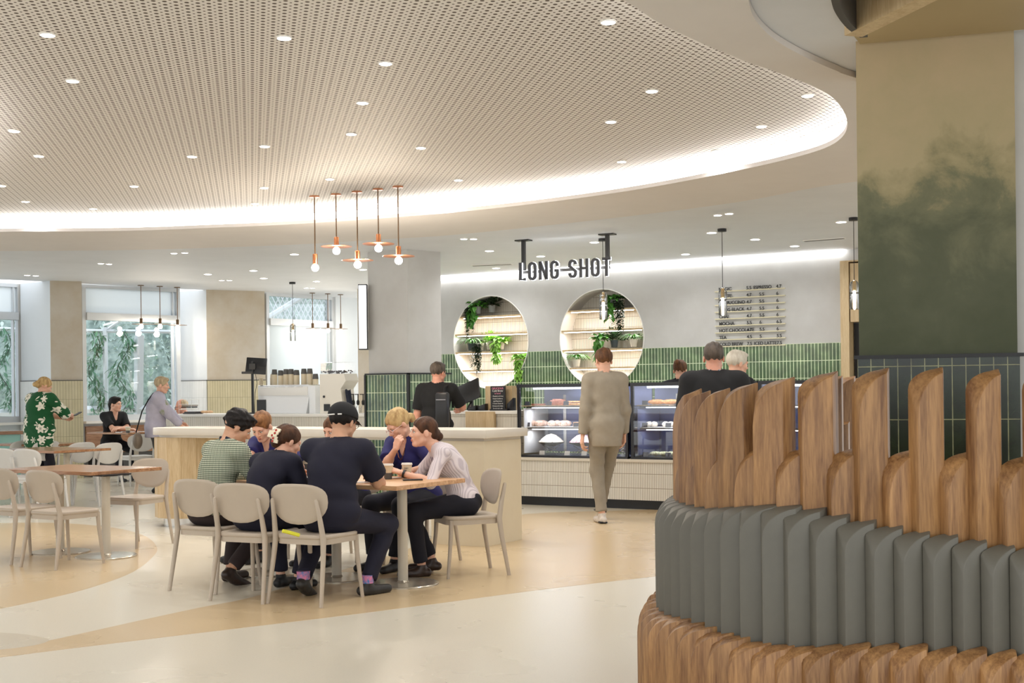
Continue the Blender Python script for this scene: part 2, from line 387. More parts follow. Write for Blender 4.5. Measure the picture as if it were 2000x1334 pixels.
# LED profile along the cove
def loop_strip(pts, z0, z1, w_):
    mb = MB(); a = offset(pts, -w_); k = len(pts)
    mb.add([(p.x, p.y, z0) for p in pts] + [(p.x, p.y, z1) for p in pts] + [(p.x, p.y, z1) for p in a] + [(p.x, p.y, z0) for p in a],
           [(r * k + i, r * k + (i + 1) % k, ((r + 1) % 4) * k + (i + 1) % k, ((r + 1) % 4) * k + i) for r in range(4) for i in range(k)])
    return mb
M['led_cove'] = mat_emit('cove_led_profile', (1, .985, .95), 7)
setp(obj('cove_led_strip', loop_strip(offset(rim, .115), ZC + .005, ZC + .085, .02), M['led_cove'], base=(0, 0, 0)), 'continuous white LED strip inside the curved cove around the perforated ceiling', 'light')

# ---- back wall with two round niches
def local(p): q = Vector(p) - W0; return (q.x * WD.x + q.y * WD.y, -(q.x * WN.x + q.y * WN.y))
wrot = math.atan2(WD.y, WD.x); WL = (W1p - W0).length
wall_root_loc = (W0.x, W0.y, 0)
def wt(px, py): p, t = on_line(px, py, W0, WD); return t, p.z
TILE_Z = wt(863, 692)[1]
niches = []
for (l, r_, cy, top, bot) in ((886.5, 1033.5, 667, 577, 760), (1094, 1259, 661, 564, 757)):
    tl, _ = wt(l, cy); tr, _ = wt(r_, cy); tc_ = (tl + tr) / 2; zc_ = wt((l + r_) / 2, cy)[1]
    zt = wt((l + r_) / 2, top)[1]; zb = wt((l + r_) / 2, bot)[1]; niches.append((tc_, (zt + zb) / 2, (tr - tl) / 2, (zt - zb) / 2))
def circ(nc, k=64, s_=1.0): return [(nc[0] + nc[2] * s_ * math.cos(2 * math.pi * i / k), nc[1] + nc[3] * s_ * math.sin(2 * math.pi * i / k)) for i in range(k)]
def wall_plate(mb, outer, holes, y0, y1):
    t = MB(); plate(t, outer, holes, y0, y1); t.v = [(x, z_, y) for (x, y, z_) in t.v]; t.v = [(a, b_, c) for (a, b_, c) in t.v]; mb.add(t.v, t.f)
M['plaster'] = mat('grey_polished_plaster', (200, 200, 199), .55, c2=(190, 189, 187), vscale=1.6, bump=.05, bscale=20)
M['green'] = mat_tile('green_kitkat_tile', (50, 82, 36), (78, 104, 62), (206, 220, 184), .052, .25, .0052, rough=.18, noise=.35, off=(0, .25 - TILE_Z % .25))
M['kitkat'] = mat_tile('white_kitkat_tile', (234, 230, 221), (226, 221, 210), (150, 140, 122), .0225, .165, .0036, rough=.3, noise=.03, off=(0, .08))
mb = MB(); wall_plate(mb, [(-.6, 0), (WL + 3, 0), (WL + 3, ZC), (-.6, ZC)], [circ(c) for c in niches], 0, .42)
wall_back = obj('wall_back', mb, M['plaster'], world=False, loc=wall_root_loc, rz=wrot, kind='structure', smooth=30)
def tile_outline():
    pts = [(-.6, 0), (WL, 0), (WL, TILE_Z)]
    for nc in niches[::-1]:
        s_ = (TILE_Z - nc[1]) / nc[3]; a0 = math.asin(s_); k = 40
        for i in range(k + 1):
            a = a0 - i / k * (math.pi + 2 * a0); pts.append((nc[0] + nc[2] * math.cos(a), nc[1] + nc[3] * math.sin(a)))
    return pts + [(-.6, TILE_Z)]
mb = MB(); wall_plate(mb, tile_outline(), [], -.015, 0); obj('wall_tile_dado', mb, M['green'], world=False, loc=wall_root_loc, rz=wrot, kind='structure', smooth=0)
for nc in niches:
    mb = MB(); wall_plate(mb, circ(nc, s_=1.03), [], .38, .41); obj('wall_niche_back', mb, M['kitkat'], world=False, loc=wall_root_loc, rz=wrot, kind='structure', smooth=0)
    mb = MB(); wall_plate(mb, circ(nc, 72), [circ(nc, 72, .985)], -.022, .38); obj('wall_niche_ring', mb, M['white'], world=False, loc=wall_root_loc, rz=wrot, kind='structure', smooth=40)
def in_wall(t, y, z): return W0 + WD * t - WN * y + Vector((0, 0, z - ZC))
mb = MB(); mb.box((WL / 2 - .7, -.06, ZC - .02), (WL + 1.4, .04, .04)); setp(obj('wall_led_strip', mb, M['led'], world=False, loc=wall_root_loc, rz=wrot), 'straight white LED strip where the grey back wall meets the ceiling', 'light')


# ---- pillars and facade
M['tanplaster'] = mat('tan_polished_plaster', (204, 197, 186), .55, c2=(188, 173, 150), vscale=1.2, bump=.05, bscale=20)
M['white_and_daylit_plaster'] = mat('pale_and_daylit_plaster', (216, 222, 228), .55, var=.02, vscale=2)  # pale walls; on the pillars' left faces, window daylight painted as colour
M['creamtile'] = mat_tile('cream_kitkat_tile', (206, 196, 164), (198, 188, 154), (150, 142, 116), .047, .315, .003, rough=.35, noise=.05, off=(0, .315 - 1.66 % .315))
M['paletile'] = mat_tile('pale_kitkat_tile', (226, 228, 228), (220, 222, 222), (190, 194, 196), .047, .315, .003, rough=.35, noise=.03, off=(0, .315 - 1.66 % .315))
def face_panel(name, a, b_, z0, z1, m_, th=.02, front=-1):
    """a slab standing on the line a->b, its own x running along it"""
    d = Vector((b_[0] - a[0], b_[1] - a[1], 0)); ln = d.length; mb = MB(); mb.box((ln / 2, front * th / 2, (z0 + z1) / 2), (ln, th, z1 - z0))
    return obj(name, mb, m_, world=False, loc=(a[0], a[1], 0), rz=math.atan2(d.y, d.x), kind='structure', smooth=0)
def pillar(idx, A, B, C, depth, mats, tiles, ztile, cap=True, ext=.0):
    D = A + C - B; mb = MB(); Dd = C.normalized() * depth - Vector((.04, 0, 0))
    mb.mi = 0; pts = [A, B, C, C + Dd, A + Dd]
    mb.prism(pts, 0, ZC)
    mb.m = [0] * len(mb.f)
    for i, f in enumerate(mb.f):
        vs = [Vector(mb.v[k]) for k in f]; c = sum(vs, Vector()) / len(vs)
        if abs(c.z - ZC / 2) < .01 and (Vector((c.x, c.y, 0)) - (A + B) / 2).xy.length < .05: mb.m[i] = 1  # left face gets the paler plaster to imitate daylight from the windows
    obj('wall_pillar', mb, mats, kind='structure', smooth=0, base=(B.x, B.y, 0))
    face_panel('wall_pillar_tile', A, B, .0, ztile, tiles[1]); face_panel('wall_pillar_tile', B, C, .0, ztile, tiles[0])  # left-face tile takes a paler colour too, as if window-lit
    if cap:
        face_panel('trim_tile_cap', A, B, ztile, ztile + .012, M['dgrey'], .025); face_panel('trim_tile_cap', B, C, ztile, ztile + .012, M['dgrey'], .025)
def flat(p): return Vector((p.x, p.y, 0))
# column by the first window, column by the second window, big column beside the counter
pillar(1, flat(at_y(40, 600, 22.1)), flat(at_y(98, 600, 21.6)), flat(at_y(160, 600, 21.8)), .8, [M['tanplaster'], M['white_and_daylit_plaster']], [M['creamtile'], M['paletile']], 1.66)
pillar(2, flat(at_y(349, 600, 24.2)), flat(at_y(403, 600, 23.8)), flat(at_y(517, 600, 24.3)), .8, [M['tanplaster'], M['white_and_daylit_plaster']], [M['creamtile'], M['paletile']], 1.66)
PA, PB, PC = flat(on_z(718, 493, ZC)), flat(on_z(795, 487, ZC)), flat(on_z(860, 492, ZC))
mb = MB(); mb.prism([PA, PB, PC, PC + PC.normalized() * .5 - Vector((.03,0,0)), PA + G2 * .5], 0, ZC); obj('wall_pillar', mb, M['plaster'], kind='structure', smooth=0, base=(PB.x, PB.y, 0))
e1 = (PB - PA).normalized() * .045; zt_ = at_y(795, 731, 17.5).z
M['green2'] = mat_tile('blue_green_kitkat_tile', (44, 78, 66), (76, 100, 50), (206, 216, 180), .052, .25, .005, rough=.15, noise=.4, off=(0, .25 - zt_ % .25))
face_panel('wall_pillar_tile', PA - e1, PB, 0, zt_, M['green2'], .03); face_panel('wall_pillar_tile', PB, PC + (PC - PB) * .25, 0, zt_, M['green'], .03)
for (a_, b_) in ((PA - e1, PB), (PB, PC + (PC - PB) * .25)): face_panel('trim_tile_cap', a_, b_, zt_, zt_ + .02, M['black'], .045)
mb = MB(); mb.box(PB + Vector((0, -.035, zt_ / 2)), (.035, .035, zt_), -TH); mb.box(PA - e1 + Vector((-.01, -.03, zt_ / 2)), (.03, .03, zt_), -TH); obj('trim_tile_corner', mb, M['black'], kind='structure', smooth=0)

# windows
M['frame'] = mat('pale_aluminium_frame', (206, 210, 214), .35, metal=.2)
M['film'] = mat('frosted_window_film', (214, 224, 232), .6, trans=0)
nt = M['film'].node_tree; b = nt.nodes['Principled BSDF']; tb = N(nt, 'ShaderNodeBsdfTranslucent', Color=(.95, .98, 1, 1)); mx = N(nt, 'ShaderNodeMixShader'); mx.inputs[0].default_value = .6
L(nt, b.outputs[0], mx.inputs[1]); L(nt, tb.outputs[0], mx.inputs[2]); L(nt, mx.outputs[0], nt.nodes['Material Output'].inputs[0])
def window(i, a, b_, zs, zt, top, upper, lower):
    d = (b_ - a); ln = d.length; rz = math.atan2(d.y, d.x)
    root = thing('window_%d' % i, None, None, (a.x, a.y, 0), rz); root['kind'] = 'structure'
    f = MB()
    for x in (.035, ln - .035): f.box((x, 0, (zs + top) / 2), (.07, .1, top - zs))
    for z_ in (zs + .05, top - .03): f.box((ln / 2, 0, z_), (ln - .14, .1, .1 if z_ < 2 else .06))
    f.box((ln / 2, -.02, zt), (ln - .14, .14, .13)); f.box((ln - .14, 0, (zs + top) / 2), (.02, .08, top - zs))
    setp(obj('window_frame', f, M['frame'], root, world=False, smooth=0), kind='structure')
    s_ = MB(); s_.box((ln / 2, -.12, zs - .02), (ln + .1, .3, .04)); setp(obj('window_sill', s_, M['white'], root, world=False, smooth=0), kind='structure')
    for (z0, z1, m_) in ((zt + .065, top - .06, upper), (zs + .1, zt - .065, lower)):
        g = MB(); g.box((ln / 2, .02, (z0 + z1) / 2), (ln - .14, .012, z1 - z0)); setp(obj('window_pane', g, m_, root, world=False, smooth=0), kind='structure')
    q = MB(); q.box((ln / 2, .08, zs / 2 - .02), (ln, .2, zs - .04)); obj('wall_below_window', q, M['white_and_daylit_plaster'], world=False, loc=(a.x, a.y, 0), rz=rz, kind='structure', smooth=0)
M['winglass'] = mat_glass('window_glass', (.93, .97, 1), amount=.1)
zs, ztr = .96, at_y(250, 620, 22.8).z
w1a, w1b = at_y(-90, 600, 21.3), at_y(39, 600, 22.2)
w2a, w2b = at_y(158, 600, 22.3), at_y(349, 600, 23.6)
w3a, w3b = at_y(517, 600, 24.6), at_y(650, 600, 26.0)
for i, (a_, b_, u, l_) in enumerate(((w1a, w1b, 'film', 'winglass'), (w2a, w2b, 'film', 'winglass'), (w3a, w3b, 'winglass', 'film'))):
    window(i + 1, flat(a_), flat(b_), zs, ztr, ZC, M[u], M[l_])
wl = flat(at_y(716, 600, 26.6))
face_panel('wall_left', flat(w3b), wl, 0, ZC, M['white_and_daylit_plaster'], .1); face_panel('wall_tile_dado', flat(w3b), wl, 0, 1.66, M['paletile'], .12)
face_panel('wall_left', flat(at_y(698, 600, 24.0)), flat(at_y(722, 600, 24.0)), 0, ZC, M['tanplaster'], .1, 1)
face_panel('trim_tile_cap', flat(w3b), wl, 1.66, 1.675, M['dgrey'], .13)

# timber portal at the end of the back wall
jd = wt(1650, 500)[0]
mb = MB()
mb.box((jd + .06, -.11, 1.575), (.12, .30, 3.15)); mb.box((jd + .9, -.11, 3.16), (1.8, .3, .02)); 
dr = thing('door_1', None, None, wall_root_loc, wrot); dr['kind'] = 'structure'
setp(obj('door_frame', mb, M['paleoak'], dr, world=False, smooth=0), kind='structure')
mb = MB(); mb.box((jd + .96, -.13, 2.72), (1.65, .22, .82)); setp(obj('door_header_panel', mb, M['paleoak'], dr, world=False, smooth=0), kind='structure')
mb = MB(); mb.box((jd + .96, -.03, 1.15), (1.65, .04, 2.3)); setp(obj('door_dark_opening', mb, M['black'], dr, world=False, smooth=0), kind='structure')

# ---- big stained column on the right
def mat_stain():
    m_, nt, b = newmat('stained_green_plaster'); b.inputs['Roughness'].default_value = .6
    tc = N(nt, 'ShaderNodeTexCoord'); sp = N(nt, 'ShaderNodeSeparateXYZ'); L(nt, tc.outputs['Object'], sp.inputs[0])
    nz = N(nt, 'ShaderNodeTexNoise', Scale=3.2, Detail=7.0, Roughness=.62, Distortion=.3); L(nt, tc.outputs['Object'], nz.inputs['Vector'])
    ma = N(nt, 'ShaderNodeMath', _operation='MULTIPLY_ADD'); ma.inputs[1].default_value = 1.5; L(nt, nz.outputs['Fac'], ma.inputs[0]); L(nt, sp.outputs['Z'], ma.inputs[2])
    cr = N(nt, 'ShaderNodeValToRGB'); e = cr.color_ramp.elements
    mr = N(nt, 'ShaderNodeMapRange'); mr.inputs['From Min'].default_value = 2.2; mr.inputs['From Max'].default_value = 4.2; L(nt, ma.outputs[0], mr.inputs[0]); L(nt, mr.outputs[0], cr.inputs[0])
    e[0].position = 0; e[0].color = (*s2l((68, 74, 48)), 1); e[1].position = 1; e[1].color = (*s2l((188, 167, 134)), 1)
    for p, c in ((.30, (84, 88, 64)), (.46, (112, 112, 84)), (.54, (152, 142, 106)), (.64, (174, 160, 124))):
        q = cr.color_ramp.elements.new(p); q.color = (*s2l(c), 1)
    L(nt, cr.outputs[0], b.inputs['Base Color'])
    n2 = N(nt, 'ShaderNodeTexNoise', Scale=30.0, Detail=4.0); L(nt, tc.outputs['Object'], n2.inputs['Vector']); bp = N(nt, 'ShaderNodeBump', Strength=.08, Distance=.01); L(nt, n2.outputs['Fac'], bp.inputs['Height']); L(nt, bp.outputs[0], b.inputs['Normal'])
    return m_
M['stain'] = mat_stain()
M['darktile'] = mat_tile('dark_green_tile', (22, 34, 20), (34, 44, 24), (130, 130, 96), .0725, .30, .003, rough=.2, noise=.5, off=(0, 0))
cA, cB = flat(at_y(1675, 400, 7.27)), flat(at_y(1984, 400, 7.05))
cd = (cB - cA).normalized(); cn = Vector((-cd.y, cd.x, 0))
mb = MB(); mb.prism([cA, cB, cB + cn * .8, cA + cn * .8], 0, ZC); obj('wall_column', mb, M['stain'], kind='structure', smooth=0, base=(cA.x, cA.y, 0))
zc1 = at_y(1680, 701, 7.2).z
face_panel('wall_column_tile', cA - cd * .01, cB + cd * .01, 0, zc1, M['darktile'], .015); face_panel('trim_tile_cap', cA - cd * .03, cB + cd * .03, zc1, zc1 + .02, M['black'], .03)
mb = MB(); q0 = cB + cd * .004 + cn * .05; mb.prism([q0, q0 + cd * .5, q0 + cd * .5 + cn * .6, q0 + cn * .6], 0, ZC); obj('wall_right', mb, M['plaster'], kind='structure', smooth=0)
# canopy edge and beam near the ceiling
mb = MB(); ce = catmull([at_y(x, y, 6.4) for x, y in ((1616, -60), (1625, 0), (1634, 28), (1655, 55), (1684, 75))], 6, closed=False)
zcan = ZC - .22
crv = [on_z(x, y, zcan) for x, y in ((1612, -70), (1623, 0), (1633, 28), (1654, 55), (1680, 74))]; crv = catmull(crv, 6, closed=False); k = len(crv)
inn = [p + Vector((.035, -.01, 0)) for p in crv]
mb.add([(p.x, p.y, zcan) for p in crv] + [(p.x, p.y, ZC) for p in crv] + [(p.x, p.y, ZC) for p in inn] + [(p.x, p.y, zcan) for p in inn], [(r * k + i, r * k + i + 1, ((r + 1) % 4) * k + i + 1, ((r + 1) % 4) * k + i) for r in range(4) for i in range(k - 1)])
cano = thing('ceiling_canopy', None, None, (crv[0].x, crv[0].y, zcan)); cano['kind'] = 'structure'
setp(obj('canopy_edge', mb, M['dgrey'], cano, smooth=30), kind='structure')
mb = MB(); e0, e1_ = on_z(1684, 72, zcan), on_z(1830, 0, zcan); dv = (e1_ - e0); nn = Vector((-dv.y, dv.x, 0)).normalized() * .1
mb.prism([e0, e0 + dv * 2.5, e0 + dv * 2.5 - nn, e0 - nn], zcan - .001, ZC); setp(obj('canopy_beam', mb, M['paleoak'], cano, smooth=0), kind='structure')
zq = ZC - .03
q = [on_z(x, y, zq) for x, y in ((1623, -40), (1634, 28), (1655, 55), (1680, 86), (1760, 79), (2010, 57))] + [Vector((6, 7.0, 0)), Vector((6, 3, 0)), Vector((2, 3, 0))]
mb = MB(); plate(mb, [Vector((p.x, p.y, 0)) for p in q], [], zq, ZC - .001); setp(obj('canopy_panel', mb, mat('tan_ceiling_paint', (176, 156, 118), .6, var=.03, vscale=2), cano, smooth=0), kind='structure')
q2 = [on_z(x, y, zq - .004) for x, y in ((1660, -30), (1652, 8), (1678, 34), (1722, 6), (1760, -30))]
mb = MB(); plate(mb, [Vector((p.x, p.y, 0)) for p in q2], [], zq - .004, zq - .001); setp(obj('canopy_perforated_panel', mb, M['perf'], cano, smooth=0), kind='structure')
# ================================================================== LAMPS
def spot(parent, power, blend=.9, size=150, rad=.06, color=(1, .99, .985)):
    l = bpy.data.lights.new('lamp_light', 'SPOT'); l.energy = power; l.spot_size = R(size); l.spot_blend = blend; l.shadow_soft_size = rad; l.color = color
    o = bpy.data.objects.new('lamp_light', l); COL.objects.link(o); o.parent = parent; o.location = (0, 0, -.03); return o
def downlight_proto(r):
    mb = MB(); mb.lathe([(r * 1.18, 0), (r * 1.18, -.004), (r, -.008), (r * .98, -.002)], n=20)
    t = thing('downlight', 'small round recessed downlight glowing white in the perforated ceiling panel', 'ceiling light')
    obj('trim_ring', mb, M['white'], t, world=False)
    mb = MB(); mb.lathe([(r * .9, -.0095), (r * .9, -.0088)], n=20); obj('lens', mb, M['lamp'], t, world=False); return t
dl0 = downlight_proto(.042); spot(dl0, 26)
PANEL = [(93, 67), (555, 73), (142, 157), (753, 123), (1188, 42), (708, 200), (1273, 177), (28, 255), (76, 304), (375, 305), (686, 261), (517, 285), (822, 288), (1193, 237), (1577, 186), (1487, 246), (1400, 294), (1214, 315), (3, 362), (262, 363), (516, 366), (644, 349), (895, 351), (50, 393), (182, 407), (75, 420), (498, 397), (743, 397), (867, 381)]
_o = sorted(range(len(PANEL)), key=lambda i: PANEL[i][1]); PL = [''] * len(PANEL); _k = 0
for r_, n_ in enumerate((5, 5, 5, 5, 5, 4)):
    row = sorted(_o[_k:_k + n_], key=lambda i: PANEL[i][0]); _k += n_
    for q_, i in enumerate(row): PL[i] = 'small round downlight in the perforated ceiling, %s from left in the %s band of lights' % (('first', 'second', 'third', 'fourth', 'fifth')[q_], ('topmost', 'second', 'third', 'fourth', 'fifth', 'lowest')[r_])
for i, (x, y) in enumerate(PANEL):
    p = on_z(x, y, ZP)
    if i == 0: o = dl0; o.location = p
    else: o = dup(dl0, p)
    setp(o, PL[i], 'ceiling light', 'downlights in the perforated ceiling')
dl1 = downlight_proto(.062); spot(dl1, 34)
BIG = [(406, 535), (495, 528), (515, 543), (575, 496), (618, 549), (709, 526), (956, 489.5), (1056, 500), (969, 523), (1161, 472.6), (1390, 454), (1475, 467), (1552, 480), (1339, 496), (1643, 433)]
for i, (x, y) in enumerate(BIG):
    p = on_z(x, y, ZC)
    o = dl1 if i == 0 else dup(dl1, p); o.location = p
    setp(o, 'round downlight in the white ceiling, ' + ('above the tan pillar, left one', 'above the tan pillar, upper right one', 'above the tan pillar, lower right one', 'left of the five copper pendants', 'right of the black-corded pendant over the coffee machine', 'just left of the grey pillar', 'left of the LONG SHOT sign, nearer one', 'above the letters of the LONG SHOT sign', 'left of the LONG SHOT sign, farther one', 'beside the right post of the LONG SHOT sign', 'just left of the tube pendant before the menu', 'right of the tube pendant before the menu', 'farthest right along the wall near the portal', 'left of the menu, close to the back wall', 'beside the tube pendant at the green column')[i], 'ceiling light', 'downlights in the white ceiling')
dl2 = downlight_proto(.045)
for i, (x, y) in enumerate([(53, 537), (70, 538), (197, 514), (213, 515), (340, 494), (361, 493), (433, 547), (448, 547), (598, 562), (610, 562), (906, 466), (925, 466), (1402, 419.6), (1424, 416.6)]):
    p = on_z(x, y, ZC if i < 12 else ZR)
    o = dl2 if i == 0 else dup(dl2, p); o.location = p
    setp(o, 'tiny ceiling light, %s of the pair %s' % (('left', 'right')[i % 2], ('above the first window pillar', 'above the second window', 'high between the windows and pendants', 'above the tan pillar', 'above the white window', 'left of the hanging sign', 'above the menu, on the beige soffit')[i // 2]), 'ceiling light', 'paired small ceiling lights')

# ceiling air grilles: thin slots in the white ceiling
for (a_, b_, lb) in (((922, 518), (1000, 515), 'slim ceiling air slot left of the hanging sign'), ((1570, 470), (1650, 464), 'slim ceiling air slot beside the timber portal')):
    p, q = on_z(*a_, ZC), on_z(*b_, ZC); mb = MB(); mb.box(((p + q) / 2) + Vector((0, 0, -.006)), ((q - p).length, .1, .012), math.atan2((q - p).y, (q - p).x))
    mb2 = MB(); mb2.box(((p + q) / 2) + Vector((0, 0, -.013)), ((q - p).length * .96, .06, .004), math.atan2((q - p).y, (q - p).x))
    t = thing('air_grille', lb, 'vent', ((p + q) / 2)); obj('frame', mb, M['white'], t, smooth=0); obj('slot', mb2, M['dgrey'], t, smooth=0)

# copper pendants with round disc shades
def disc_pendant(canopy, bulb, zceil, label, group, disc=.165, light=14, mrod=M['bronze'], msock=M['copper'], dr_=True):
    p = on_z(canopy[0], canopy[1], zceil); zb = at_y(bulb[0], bulb[1], p.y).z
    t = thing('pendant_lamp', label, 'pendant lamp', (p.x, p.y, zb), 0, group); h = zceil - zb
    mb = MB(); mb.lathe([(.055, h), (.055, h - .012), (.01, h - .016)], n=20); obj('ceiling_rose', mb, msock, t, world=False)
    mb = MB(); mb.tube([(0, 0, h - .01), (0, 0, .14)], .007, 8); obj('rod', mb, mrod, t, world=False)
    mb = MB(); mb.lathe([(.008, .15), (.024, .146), (.026, .14), (.026, .042), (.02, .036)], n=18); obj('lamp_holder', mb, msock, t, world=False)
    if disc:
        mb = MB(); mb.lathe([(.02, .052), (disc * .5, .05), (disc, .046), (disc, .043), (disc * .5, .046), (.02, .047)], n=36); obj('disc_shade', mb, msock, t, world=False)
    mb = MB(); mb.ball((0, 0, 0), .04, 14, 10); obj('bulb', mb, M['bulb'], t, world=False)
    if light:
        l = bpy.data.lights.new('lamp_light', 'POINT'); l.energy = light; l.shadow_soft_size = .05; l.color = (1, .88, .72)
        o = bpy.data.objects.new('lamp_light', l); COL.objects.link(o); o.parent = t; o.location = (0, 0, -.09)
    return t
names = ['leftmost', 'second from left', 'middle', 'fourth from left', 'rightmost']
for i, (c, b_) in enumerate((((614, 383), (616, 523)), ((656, 379), (656, 490)), ((697, 374), (698, 517)), ((738, 369), (739, 485)), ((777, 364), (779, 509)))):
    disc_pendant(c, b_, ZP, 'copper pendant %s, %s of five by the grey pillar' % ('with thin disc' if i else 'with bare bulb', names[i]), 'five copper pendants', disc=(.165 if i else 0), light=12)
for i, (c, b_) in enumerate((((275, 557), (275, 638)), ((312, 559), (313, 638)), ((346, 561), (347, 640)))):
    disc_pendant(c, b_, ZC, 'small disc pendant before the leaf-filled window, %s of three' % ('left', 'middle', 'right')[i], 'three pendants by the second window', light=8, disc=.17, msock=M['bronze'])
for i, (c, b_) in enumerate((((610, 572), (611, 646)), ((640, 573.5), (639, 646)), ((665, 575), (666, 647)))):
    disc_pendant(c, b_, ZC, 'small disc pendant before the white window, %s of three' % ('left', 'middle', 'right')[i], 'three pendants by the white window', light=6, disc=.14, msock=M['bronze'])

# glass tube pendants over the counter
M['smoke'] = mat_glass('smoked_pendant_glass', (.72, .72, .70), amount=.9)
M['brass'] = mat('brass', (200, 168, 110), .3, metal=1); M['filament'] = mat_emit('tube_filament', (1, .9, .7), 9)
for i, (cx, cy, top, bot, lb) in enumerate(((571, 551, 632, 666, 'smoked glass tube pendant with black rose above the coffee machine'), (1177, 466, 570, 624, 'smoked glass tube pendant hanging before the right-hand round niche'), (1410, 447, 562, 616, 'smoked glass tube pendant hanging in front of the menu board'), (1667, 425, 547, 604, 'smoked glass tube pendant beside the timber portal, nearest the green column'))):
    p = on_z(cx, cy, ZC); zt = at_y(cx, top, p.y).z; zb = at_y(cx, bot, p.y).z; h = zt - zb
    t = thing('tube_pendant', lb, 'pendant lamp', (p.x, p.y, zb), 0, 'glass tube pendants'); H = ZC - zb
    mb = MB(); mb.lathe([(.055, H), (.055, H - .035), (.006, H - .036)], n=20); obj('ceiling_rose', mb, M['black'], t, world=False)
    mb = MB(); mb.tube([(0, 0, H - .03), (0, 0, h - .01)], .004, 6); obj('cord', mb, M['black'], t, world=False)
    mb = MB(); r = .052; mb.lathe([(r * .95, 0), (r, .004), (r, h * .52), (r * .86, h * .55), (r, h * .58), (r, h * .84), (r * .8, h * .93), (r * .4, h * .985), (.01, h)], n=24); obj('glass_shade', mb, M['smoke'], t, world=False)
    mb = MB(); mb.lathe([(.02, h * .98), (.022, h * .9), (.022, h * .66), (.016, h * .64)], n=16); obj('lamp_holder', mb, M['brass'], t, world=False)
    mb = MB(); mb.lathe([(.006, -.005), (.017, .01), (.018, h * .6), (.012, h * .65)], n=14); obj('bulb', mb, M['filament'], t, world=False)

# ================================================================== SLATTED TIMBER SCREEN round the green column
SC = Vector((2.25, 5.55, 0))
def ring(ax, ay, n_=3.0, k=1400):
    pts = []
    for i in range(k):
        a = 2 * math.pi * i / k; c, s_ = math.cos(a), math.sin(a)
        pts.append(SC + Vector((ax * math.copysign(abs(c) ** (2 / n_), c), ay * math.copysign(abs(s_) ** (2 / n_), s_), 0)))
    return pts
def along(pts, step, start):
    out = []; acc = start; n = len(pts)
    for i in range(n):
        a, b_ = pts[i], pts[(i + 1) % n]; d = (b_ - a).length
        while acc < d:
            out.append((a.lerp(b_, acc / d), (b_ - a).normalized())); acc += step
        acc -= d
    return out
def slat_mesh(name, w_, h, t, dropF, dropB, m_, chamf=.05, nseg=9):
    """upright board; front face y=0 from x=0..w, slanted right side to x=w+chamf, y=t; top sweeps down to the left"""
    mb = MB(); F_, B_ = [], []
    def top(u, drop): return h - drop * (1 - math.sqrt(max(0, 1 - (1 - .8 * u) ** 2))) * .9
    xs = [.0 + w_ * (i / nseg) ** 1.5 for i in range(nseg + 1)]
    rise = .10 * dropF
    ft = [(x, 0, top(x / w_, dropF) - rise * (1 if True else 0)) for x in xs]; bt = [(x, t, top(x / w_, dropB) - rise * .4) for x in xs]
    fr = (w_ + chamf, t * .9, h)
    vs = []; n1 = len(xs)
    vs += ft + bt + [(x, 0, 0) for x in xs] + [(x, t, 0) for x in xs] + [fr, (w_ + chamf, t * .9, 0)]
    iF, iB, gF, gB, iR, gR = 0, n1, 2 * n1, 3 * n1, 4 * n1, 4 * n1 + 1
    fs = []
    for i in range(n1 - 1):
        fs.append((gF + i, gF + i + 1, iF + i + 1, iF + i)); fs.append((gB + i + 1, gB + i, iB + i, iB + i + 1)); fs.append((iF + i, iF + i + 1, iB + i + 1, iB + i)); fs.append((gF + i, gB + i, gB + i + 1, gF + i + 1))
    fs += [(gF, iF, iB, gB), (gF + n1 - 1, gR, iR, iF + n1 - 1), (gR, gB + n1 - 1, iB + n1 - 1, iR), (iF + n1 - 1, iR, iB + n1 - 1), (gF + n1 - 1, gB + n1 - 1, gR)]
    mb.add(vs, fs); return mesh_of(name, mb, m_, smooth=32, bevel=.004)
scr = thing('slatted_screen', 'curved three-tier screen of overlapping tan and grey upright slats around the green stained column', 'screen', SC)
def tier(pname, pts, step, start, zbase, hfun, w_, t, m_, tilt, dF, dB, keep, chamf=.05):
    cache = {}; cnt = 0
    for i, (p, d) in enumerate(along(pts, step, start)):
        if not keep(p): continue
        h = round(hfun(p, i) / .01) * .01
        key = h
        if key not in cache: cache[key] = slat_mesh(pname, w_, h, t, dF, dB, m_, chamf)
        o = bpy.data.objects.new(pname, cache[key]); COL.objects.link(o); o.parent = scr
        o.location = (p.x - SC.x, p.y - SC.y, zbase); o.rotation_euler = (0, 0, math.atan2(d.y, d.x) + tilt); cnt += 1
    return cnt
front = lambda p: (p.y < 6.6 and p.x < 2.75)
# ring runs counter-clockwise: along the near side it goes left to right
def lerp_tab(tab, x):
    if x <= tab[0][0]: return tab[0][1]
    for (a, va), (b_, vb) in zip(tab, tab[1:]):
        if x <= b_: return va + (vb - va) * (x - a) / (b_ - a)
    return tab[-1][1]
def pxof(p): return CX + F * p.x / p.y
PT = catmull([Vector((x, y, 0)) for x, y in ((.93, 6.35), (.80, 6.12), (.735, 5.88), (.719, 5.65), (.751, 5.44), (.806, 5.25), (.898, 5.07), (1.027, 4.93), (1.195, 4.85), (1.38, 4.80), (1.576, 4.77), (1.782, 4.75), (2.0, 4.745), (2.25, 4.77), (2.5, 4.83))], 12, closed=False)
def shifted(off):
    out = []
    for i, p in enumerate(PT):
        d = (PT[min(i + 1, len(PT) - 1)] - PT[max(i - 1, 0)]).normalized(); out.append(p + Vector((d.y, -d.x, 0)) * off)
    return out
def along_open(pts, step, start):
    out = []; acc = start
    for a, b_ in zip(pts, pts[1:]):
        d = (b_ - a).length
        while acc < d: out.append((a.lerp(b_, acc / d), (b_ - a).normalized())); acc += step
        acc -= d
    return out
along = lambda pts, step, start: along_open(pts, step, start)
front = lambda p: True
